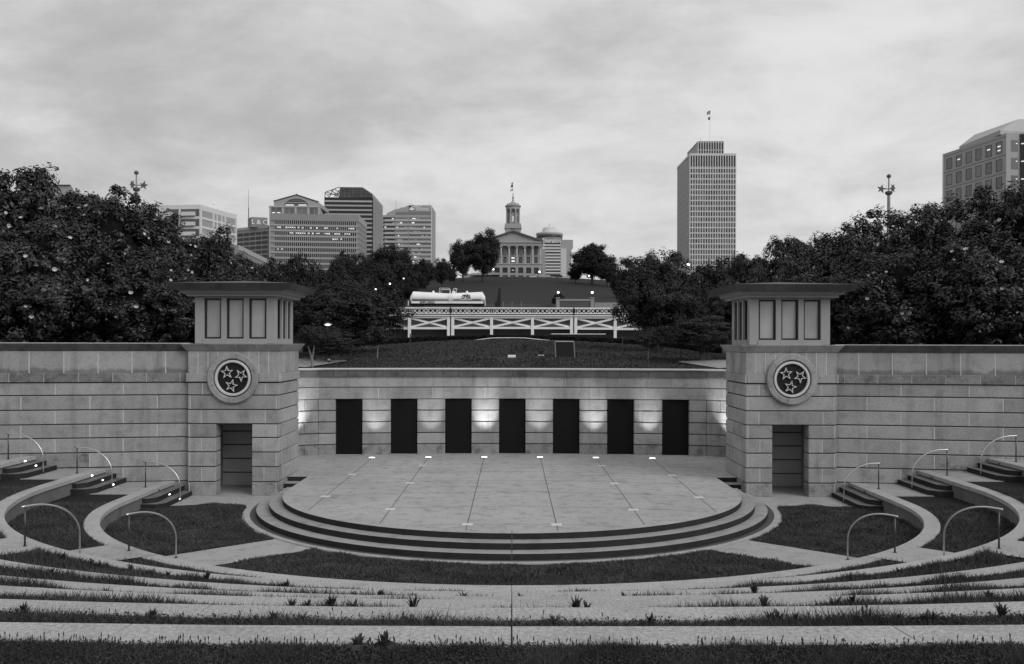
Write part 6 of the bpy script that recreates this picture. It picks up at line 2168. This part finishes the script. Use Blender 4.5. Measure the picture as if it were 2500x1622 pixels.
for i, (px, top, hw, D, n, l) in enumerate((
    (-40, 374, 215, 50, 10, 'huge flowering magnolia cut by the left edge, tallest of the left row'),
    (255, 458, 178, 56, 14, 'tall flowering magnolia under the star vane at left'),
    (405, 516, 150, 62, 12, 'flowering magnolia in front of the white block'),
    (515, 572, 124, 68, 8, 'magnolia between the white block and the sign tower'),
    (615, 625, 98, 76, 6, 'low magnolia below the sign tower, last of the left row'),
    (95, 520, 190, 44, 8, 'broad dark magnolia leaning over the left wall near the picture edge'),
    (330, 610, 165, 46, 8, 'broad dark magnolia over the wall just left of the left tower'),
    (520, 668, 150, 50, 5, 'dark magnolia straight behind the left tower'),
    (160, 446, 130, 60, 5, 'magnolia filling the gap between the two tallest on the left'))):
    tree('magnolia_tree', 'magnolia', i if i else 2, px, top, hw, D, l, MG, 4.6, 1.0 if i == 0 else None, n)
for i, (px, top, hw, D, n, l) in enumerate((
    (2500, 432, 190, 48, 10, 'huge flowering magnolia cut by the right edge, tallest of the right row'),
    (2270, 478, 165, 52, 14, 'tall flowering magnolia in front of the corner office'),
    (2090, 532, 150, 58, 9, 'flowering magnolia under the star vane at right'),
    (1955, 566, 120, 64, 7, 'magnolia sloping down between star vane and office tower'),
    (1855, 608, 95, 72, 6, 'low magnolia nearest the office tower, last of the right row'),
    (2400, 560, 190, 44, 7, 'broad dark magnolia leaning over the right wall near the picture edge'),
    (2170, 600, 170, 46, 7, 'broad dark magnolia over the wall just right of the right tower'),
    (1985, 655, 150, 50, 4, 'dark magnolia straight behind the right tower'))):
    tree('magnolia_tree', 'magnolia', i + 1, px, top, hw, D, l, MGR, 4.6, None, n)
# trees round the lawn
LT = 'trees round the lawn'
tree('lawn_tree', 'soft', 0, 852, 682, 148, 54, 'round dark tree on the lawn left of the trestle view', LT)
tree('lawn_tree', 'soft', 1, 775, 700, 115, 62, 'dark tree behind the round one, just right of the left tower', LT)
tree('lawn_tree', 'soft', 1, 1605, 612, 120, 56, 'tall dark tree on the lawn right of the trestle view', LT)
tree('lawn_tree', 'soft', 0, 1712, 700, 92, 66, 'dark tree behind the tall one, just left of the right tower', LT)
tree('young_tree', 'layered', 0, 1712, 765, 98, 47.5, 'young layered tree right of the tall dark tree, by the right tower', LT)
tree('young_tree', 'layered', 0, 800, 800, 80, 47, 'young layered tree beside the left tower, low spreading branches', LT)
# slim trunks that stand on the lawn in front of the dark trees
def stake(px, base_py, top_py, D, r_, label, m='bark_pale', fork=False):
    x = xat(px, D)
    z0, z1 = land(x, D), zat(top_py, D)
    t = thing('young_tree', label, 'young tree', (x, D, z0), group='slim young trees on the lawn')
    mb = MB()
    if fork:
        mb.tube([Vector((x, D, z0 - 0.1)), Vector((x - 0.02, D, z0 + 0.42))], [r_ * 1.2, r_], 8)
        mb.tube([Vector((x - 0.02, D, z0 + 0.38)), Vector((x - 0.13, D, z0 + 0.75)), Vector((x - 0.22, D, z1))], [r_ * 0.8, r_ * 0.6, r_ * 0.4], 8)
        mb.tube([Vector((x - 0.02, D, z0 + 0.38)), Vector((x + 0.05, D, z0 + 0.75)), Vector((x + 0.08, D, z1))], [r_ * 0.8, r_ * 0.6, r_ * 0.4], 8)
    else:
        mb.tube([Vector((x, D, z0 - 0.1)), Vector((x + 0.02, D, (z0 + z1) / 2)), Vector((x + 0.04, D, z1))], [r_, r_ * 0.85, r_ * 0.7], 8)
    mb.build('trunk', m, t)
    P, Nn = crown_points(int(px), 0.85, 0.6, z1 + 0.55, 70, 44, 0.2, 0.2)
    P = P + np.array([x, D, 0]) - np.array(t.location)
    P[:, 2] += 0
    put('crown', np_mesh('crown', leaf_cards(P, Nn, 0.10, 0.5, int(px)), 4, 'soft_leaf'), t)
stake(763, 897, 846, 44.6, 0.055, 'slim forked young tree close behind the wall, right of the left tower', 'bark_pale', True)
stake(921, 878, 846, 49.8, 0.035, 'slim young tree with pale trunk left of the trestle view', 'bark_pale')
stake(1582, 883, 850, 49.0, 0.035, 'slim young tree with pale trunk below the tall dark tree', 'bark_pale')
stake(1718, 881, 850, 49.2, 0.035, 'slim young tree with pale trunk nearest the right tower', 'bark_pale')
stake(1661, 881, 845, 49.2, 0.03, 'slim young tree with dark trunk between the two pale ones', 'bark')
# belt of trees on the flanks of the hill
BT = 'trees on the flanks of the hill'
for i, (px, top, hw, D, l) in enumerate((
    (700, 622, 62, 150, 'round tree in front of the window slab, at its left corner'),
    (765, 640, 55, 165, 'lower tree in front of the window slab, left of the middle'),
    (832, 615, 52, 180, 'tree rising before the right half of the window slab'),
    (890, 622, 55, 200, 'dark tree at the foot of the dark glass tower'),
    (955, 598, 66, 235, 'tall dark tree in front of the bank tower'),
    (925, 640, 62, 190, 'broad dark tree left of the wagon, below the bank tower'),
    (860, 668, 70, 140, 'low broad tree behind the round lawn tree'),
    (1003, 642, 36, 330, 'small tree right of the bank tower on the hill edge'),
    (1040, 634, 30, 420, 'small tree on the skyline between bank tower and capitol'),
    (1078, 632, 26, 440, 'small dark tree next to the pair beside the capitol'),
    (985, 680, 40, 230, 'bushy tree just above the left end of the wagon'),
    (640, 650, 66, 130, 'tree where the magnolias meet the window slab'),
    (740, 690, 74, 120, 'dark tree right behind the left tower roof'),
    (1760, 628, 74, 150, 'round tree in front of the foot of the office tower'),
    (1690, 652, 56, 165, 'tree left of the office tower foot'),
    (1830, 622, 62, 140, 'tree between the office tower and the last right magnolia'),
    (1640, 668, 60, 125, 'dark tree behind the tall lawn tree'),
    (1760, 690, 80, 110, 'dark tree right behind the right tower roof'),
    (1520, 655, 34, 330, 'small tree on the hill edge left of the tall lawn tree'),
    (1540, 690, 40, 240, 'bushy tree where the hill meets the tall lawn tree'))):
    tree('flank_tree', 'far', i, px, top, hw, D, l, BT)
HT = 'trees beside the capitol'
def hill_tree(px, top, base, hw, vi, l, D):
    tree('hill_tree', 'far', vi, px, top, hw, D, l, HT)
hill_tree(1178, 561, 688, 47, 0, 'big dark tree right beside the capitol portico at left', 500)
hill_tree(1128, 586, 688, 34, 1, 'open-crowned tree left of the big one by the capitol', 500)
hill_tree(1446, 592, 690, 57, 2, 'round dark tree right of the hotel on the hill', 490)
hill_tree(1103, 656, 690, 13, 1, 'small cone-shaped tree on the hill grass left of the capitol', 480)
hill_tree(1482, 632, 692, 30, 0, 'small tree leaning right of the round hill tree', 470)
hill_tree(1405, 650, 690, 20, 1, 'small tree tucked under the left of the round hill tree', 500)
# bush by the brick pier, low shrubs
p = on_land(1366, 212)
tree('pier_bush', 'far', 2, 1362, 717, 17, 212, 'dark bush behind the left brick pier', None, cat='bush')
tree('hill_bush', 'far', 1, 1030, 676, 16, 400, 'round bush on the hill edge right of the bank tower', None, cat='bush')

# ------------------------------------------------------------------ grass
def blades(name, X, Y, Z, h, w, lean, m, seed, label, heads=0.0):
    g = np.random.default_rng(seed)
    n = len(X)
    a = g.uniform(0, 2 * np.pi, n)
    hh = h * (0.5 + 0.9 * g.random(n))
    P = np.stack([X, Y, Z], 1)
    side = np.stack([np.cos(a), np.sin(a), np.zeros(n)], 1) * (w * (0.6 + 0.8 * g.random(n)))[:, None]
    b = g.uniform(0, 2 * np.pi, n)
    tip = P + np.stack([np.cos(b) * lean * hh, np.sin(b) * lean * hh, hh], 1) * (0.6 + 0.6 * g.random((n, 1)))
    V = np.stack([P - side, P + side, tip], 1).reshape(-1, 3)
    o = put(name, np_mesh(name, V, 3, m))
    tag(o, label, 'grass', None, 'stuff')
    return o
def visible(X, Y, pad=0.8):
    return np.abs(X) < Y * 1260.0 / F + pad
def annulus(k, o0, o1, n, seed, tmax=1.55, pw=1.0):
    g = np.random.default_rng(seed)
    t = g.uniform(-tmax, tmax, n)
    o = o0 + (o1 - o0) * g.random(n) ** pw
    a = A1 + PITCH * (k - 1) + o; b = BK[k] + o
    e = 2.0 / NK[k]
    X = a * np.sign(t) * np.abs(np.sin(t)) ** e; Y = EC - b * np.cos(t) ** e
    ok = visible(X, Y) & ~in_aisle(X, Y, -0.02)
    return X[ok], Y[ok]
def patchy(X, Y, sc, thr, seed):
    """keep blades in clumps"""
    v = np.array([mnoise.noise(Vector((x * sc, y * sc, seed))) for x, y in zip(X, Y)])
    return v
cfg = {1: (70000, 0.075, 0.010, 0.7), 2: (90000, 0.105, 0.010, 0.55), 3: (100000, 0.115, 0.009, 0.5), 4: (120000, 0.112, 0.008, 0.5), 5: (130000, 0.112, 0.007, 0.5), 6: (230000, 0.085, 0.005, 0.75)}
def clover(name, X, Y, Z, hmax, size, seed, label):
    """low broad-leaved growth between the blades"""
    g = np.random.default_rng(seed)
    n = len(X)
    P = np.stack([X, Y, Z + hmax * g.random(n)], 1)
    o = put(name, np_mesh(name, leaf_cards(P, g.normal(size=(n, 3)) * 0.8 + np.array([0, -0.2, 0.8]), size, 0.55, seed), 4, 'grass_tall'))
    tag(o, label, 'grass', None, 'stuff')
for k in range(1, 7):
    n, h, w, ln = cfg[k]
    o1 = PITCH + 0.05 if k < 4 else PB + 0.08
    X, Y = annulus(k, CAPW + 0.0, o1, n, 100 + k, 1.55 if k < 4 else (0.9 if k < 6 else 0.45), 2.2 if 2 <= k <= 5 else 1.0)
    v = patchy(X, Y, 1.3, 0, k * 3.1)
    z = np.full(len(X), RISE * k - 0.03)
    lat = np.clip((np.abs(X) / Y - 0.12) / 0.22, 0, 1) if k < 6 else np.ones(len(X))      # trodden thin in the middle
    keep = np.random.default_rng(k).random(len(X)) < (0.55 + 0.9 * np.clip(v, -0.4, 0.5)) * (1 - lat) + lat
    X, Y, z, v, lat = X[keep], Y[keep], z[keep], v[keep], lat[keep]
    hh = h * (0.55 + 0.9 * np.clip(v + 0.35, 0, 1.2)) * (0.85 + 0.25 * lat)
    blades('terrace_grass', X, Y, z, hh, w, ln, 'grass', k, 'rough grass growing along the strip behind the %s seat wall' % ORD[k - 1])
    if k == 6:
        q = np.arange(len(X)) % 3 == 0
        clover('terrace_clover', X[q], Y[q], z[q], 0.075, 0.030, 33, 'low broad-leaved growth in the strip behind the sixth seat wall')
# nearest strip, thick
g = np.random.default_rng(77)
n = 260000
t_ = g.uniform(-0.17, 0.17, n)
o_ = CAPW + 1.0 * g.random(n) ** 1.1
X = (A1 + PITCH * 6 + o_) * t_; Y = EC - (BK[7] + o_) * (1 - np.abs(t_) ** NK[7]) ** (1 / NK[7])
ok = visible(X, Y, 0.4)
X, Y, o_ = X[ok], Y[ok], o_[ok]
v = patchy(X, Y, 2.2, 0, 9.0)
z = np.full(len(X), 3.45)
blades('near_grass', X, Y, z, 0.055 * (0.7 + 1.0 * np.clip(v + 0.3, 0, 1)), 0.0035, 0.8, 'grass_tall', 5, 'thick dark grass along the bottom of the view')
q = np.arange(len(X)) % 3 == 0
clover('near_clover', X[q], Y[q], z[q], 0.07, 0.020, 34, 'low broad-leaved growth along the bottom of the view')
# seed stalks: thin stems with small heads
def stalks(X, Y, Z, h, seed, name, label, w=1.0):
    g = np.random.default_rng(seed)
    n = len(X)
    P = np.stack([X, Y, Z], 1)
    hh = (h * (0.6 + 0.8 * g.random(n)))[:, None]
    a = g.uniform(-0.2, 0.2, (n, 2))
    top = P + np.concatenate([a * hh, hh], 1)
    s = np.tile(np.array([[0.0018 * w, 0, 0]]), (n, 1))
    hd = np.tile(np.array([[0.0052 * w, 0, 0]]), (n, 1))
    up = (top - P) * 0.34
    stem = np.stack([P - s, P + s, top + s * 0.7, top - s * 0.7], 1)
    head = np.stack([top - up, top - up * 0.4 + hd, top + up * 0.1, top - up * 0.4 - hd], 1)
    V = np.concatenate([stem, head], 0).reshape(-1, 3)
    o = put(name, np_mesh(name, V, 4, 'grass_tall'))
    tag(o, label, 'grass', None, 'stuff')
sel = g.choice(len(X), 3000, replace=False)
sel = sel[(o_[sel] < 0.85) & (v[sel] > -0.25)]
stalks(X[sel], Y[sel], z[sel], 0.095, 6, 'seed_stalks', 'seed stalks standing out of the grass at the bottom of the view')
for k, n, h_, tm in ((6, 1500, 0.115, 0.4), (5, 900, 0.11, 0.8), (4, 700, 0.12, 0.9), (3, 600, 0.13, 1.0), (2, 500, 0.13, 1.0)):
    X, Y = annulus(k, CAPW if k > 5 else 1.3, PB + 0.05, n, 300 + k, tm)
    v2 = patchy(X, Y, 0.9, 0, 4.4 + k)
    kk = v2 > -0.1
    stalks(X[kk], Y[kk], np.full(kk.sum(), RISE * k - 0.03), h_, 7 + k, 'seed_stalks', 'seed stalks in the grass strip behind the %s seat wall' % ORD[k - 1], 1.2)
# turf on the floor panels
def in_poly(X, Y, poly):
    inside = np.zeros(len(X), bool)
    j = len(poly) - 1
    for i in range(len(poly)):
        xi, yi = poly[i]; xj, yj = poly[j]
        c_ = ((yi > Y) != (yj > Y)) & (X < (xj - xi) * (Y - yi) / (yj - yi + 1e-12) + xi)
        inside ^= c_
        j = i
    return inside
def turf(poly, n, h, seed, label):
    P = np.array(poly)
    g = np.random.default_rng(seed)
    X = g.uniform(P[:, 0].min(), P[:, 0].max(), n); Y = g.uniform(P[:, 1].min(), P[:, 1].max(), n)
    ok = in_poly(X, Y, poly) & visible(X, Y)
    X, Y = X[ok], Y[ok]
    v = patchy(X, Y, 1.4, 0, seed * 0.77)
    keep = v > -0.45 + 0.3 * g.random(len(X))
    X, Y, v = X[keep], Y[keep], v[keep]
    blades('turf', X, Y, np.full(len(X), 0.012), h * (0.6 + 1.1 * np.clip(v + 0.3, 0, 1)), 0.013, 0.9, 'grass', seed, label)
turf(left_lawn, 110000, 0.06, 51, 'mown turf inside the curved wall by the left tower')
turf(mirror_poly(left_lawn), 110000, 0.06, 52, 'mown turf inside the curved wall by the right tower')
turf(mid_lawn, 170000, 0.06, 53, 'mown turf of the crescent in front of the stage')
# thin grass over the mound
g = np.random.default_rng(88)
n = 90000
X = g.uniform(-13, 13, n); Y = 43.4 + 30 * g.random(n) ** 1.5
ok = np.abs(X) < 12.5
X, Y = X[ok], Y[ok]
Z = np.array([land(x, y) for x, y in zip(X, Y)])
v = patchy(X, Y, 0.5, 0, 3.3)
blades('mound_grass', X, Y, Z - 0.01, 0.07 * (0.6 + np.clip(v + 0.4, 0, 1.2)), 0.03, 1.0, 'grass', 61, 'uneven grass over the mound behind the stage wall')

# ------------------------------------------------------------------ weeds
def weed_mesh(seed, n, h, spread, w):
    g = random.Random(seed)
    mb = MB()
    for i in range(n):
        a = 2 * math.pi * i / n * 1.62 + g.random()
        u = Vector((math.cos(a), math.sin(a), 0)); s_ = Vector((-u.y, u.x, 0))
        e = g.uniform(0.25, 1.0)
        L = h * g.uniform(0.7, 1.1)
        p0 = Vector((0, 0, 0.0)) + u * 0.005
        p1 = u * spread * e * 0.55 + Vector((0, 0, L * 0.6))
        p2 = u * spread * e + Vector((0, 0, L * (1.05 - 0.35 * e)))
        mb.add([p0 - s_ * w * 0.3, p0 + s_ * w * 0.3, p1 + s_ * w, p1 - s_ * w, p2], [(0, 1, 2, 3), (3, 2, 4)])
    mb.tube([Vector((0, 0, -0.1)), Vector((0, 0, h * 0.7))], [0.008, 0.004], 5)
    return mesh_of('leaves', mb.v, mb.f, 'weed')
WM = [weed_mesh(1, 16, 0.15, 0.10, 0.011), weed_mesh(2, 13, 0.13, 0.13, 0.010), weed_mesh(3, 20, 0.17, 0.09, 0.010)]
def ell_off(X, Y, k):
    """how far outside the front edge of seat wall k a plan point lies"""
    lo, hi = -8.0, 25.0
    for _ in range(40):
        m_ = (lo + hi) / 2
        a_, b_ = ell(k, m_)
        if a_ <= 0 or b_ <= 0 or ell_f(k, m_, X, Y) > 0: lo = m_
        else: hi = m_
    return lo
WEEDS = []
def place_weed(px, py, s_=1.0):
    for k in range(7, 0, -1):
        D = (EYE - RISE * k) * F / (py - HZP)
        off = ell_off(xat(px, D), D, k)
        if off > -0.05:
            break
    D -= max(0.0, CAPW + 0.06 - off)
    WEEDS.append((k, xat(px, D), D, s_))
for a, b in ((300, 26), (428, 46), (465, 60), (500, 60), (610, 75), (690, 100), (785, 98), (965, 114), (243, 90), (420, 112), (498, 162), (1355, 200), (1435, 202), (1543, 206), (1650, 210), (1645, 166), (1920, 168), (1925, 212), (1335, 148), (1775, 172), (2160, 175), (115, 272), (712, 268), (1405, 280), (1280, 300)):
    place_weed(a * 0.5252, 1350 + b * 0.5252 + 4)
for a, b in ((40, 174), (520, 166), (580, 170), (195, 290), (648, 290), (1205, 285), (1240, 290), (1320, 288), (1035, 320), (1795, 305), (1925, 310), (1505, 198), (1590, 198), (1175, 216), (1795, 82), (2220, 168), (1995, 186), (2280, 285), (1960, 280), (1130, 150), (300, 205), (350, 205)):
    place_weed(1250 + a * 0.5252, 1350 + b * 0.5252 + 4)
WEEDS.sort()
CNT = ['first', 'second', 'third', 'fourth', 'fifth', 'sixth', 'seventh', 'eighth', 'ninth', 'tenth', 'eleventh', 'twelfth', 'thirteenth', 'fourteenth',
       'fifteenth', 'sixteenth', 'seventeenth', 'eighteenth', 'nineteenth', 'twentieth', 'twenty-first', 'twenty-second', 'twenty-third', 'twenty-fourth', 'twenty-fifth']
seen = {}
for (k, X, D, s_) in WEEDS:
    i = seen.get(k, 0); seen[k] = i + 1
    t = thing('weed', 'dark spiky weed behind the %s seat wall, %s along from the left' % (ORD[k - 1], CNT[i]), 'weed', (X, D, RISE * k - 0.03), group='weeds on the terraces')
    put('leaves', WM[rng.randrange(3)], t)
    t.rotation_euler = (0, 0, rng.uniform(0, 6.28))
    q = s_ * rng.uniform(0.8, 1.2) * (1.25 if 2 <= k <= 5 else 1.0)
    t.scale = (q, q, q)
def big_weed(px, py, D, h, label, seed):
    X = xat(px, D)
    t = thing('broad_leaved_weed', label, 'weed', (X, D, 3.45))
    put('leaves', weed_mesh(seed, 20, h, h * 0.50, 0.016), t)
    g = random.Random(seed)
    mb = MB()
    for i in range(5):
        a = g.uniform(0, 6.28)
        u = Vector((math.cos(a), math.sin(a), 0)); s_ = Vector((-u.y, u.x, 0))
        p0 = u * 0.01; p1 = u * 0.06 + Vector((0, 0, 0.07)); p2 = u * 0.13 + Vector((0, 0, 0.03))
        mb.add([p0 - s_ * 0.01, p0 + s_ * 0.01, p1 + s_ * 0.035, p1 - s_ * 0.035, p2], [(0, 1, 2, 3), (3, 2, 4)])
    put('low_leaves', mesh_of('low_leaves', mb.v, mb.f, 'weed'), t)
big_weed(876, 1575, 6.40, 0.145, 'broad-leaved weed on the nearest grass, left one of the pair', 5)
big_weed(942, 1580, 6.38, 0.175, 'tall broad-leaved weed on the nearest grass, right one of the pair', 9)
X = xat(2117, 8.45)
t = thing('flower_stalk', 'tall weed with three upright dark heads in the right grass strip', 'weed', (X, 8.45, 2.97))
mb = MB()
for dx, hh in ((-0.035, 0.20), (0.0, 0.25), (0.035, 0.18)):
    mb.tube([Vector((0, 0, 0)), Vector((dx * 0.5, 0, hh * 0.6)), Vector((dx, 0, hh))], [0.005, 0.004, 0.003], 5)
put('stem', mesh_of('stem', mb.v, mb.f, 'weed'), t)
for dx, hh in ((-0.035, 0.20), (0.0, 0.25), (0.035, 0.18)):
    put('seed_head', mesh_of('seed_head', *(lambda q: (q.v, q.f))(MB().lathe([(0.0, -0.06), (0.013, -0.02), (0.010, 0.01), (0.0, 0.04)], (dx, 0, hh), 8)), 'weed'), t)
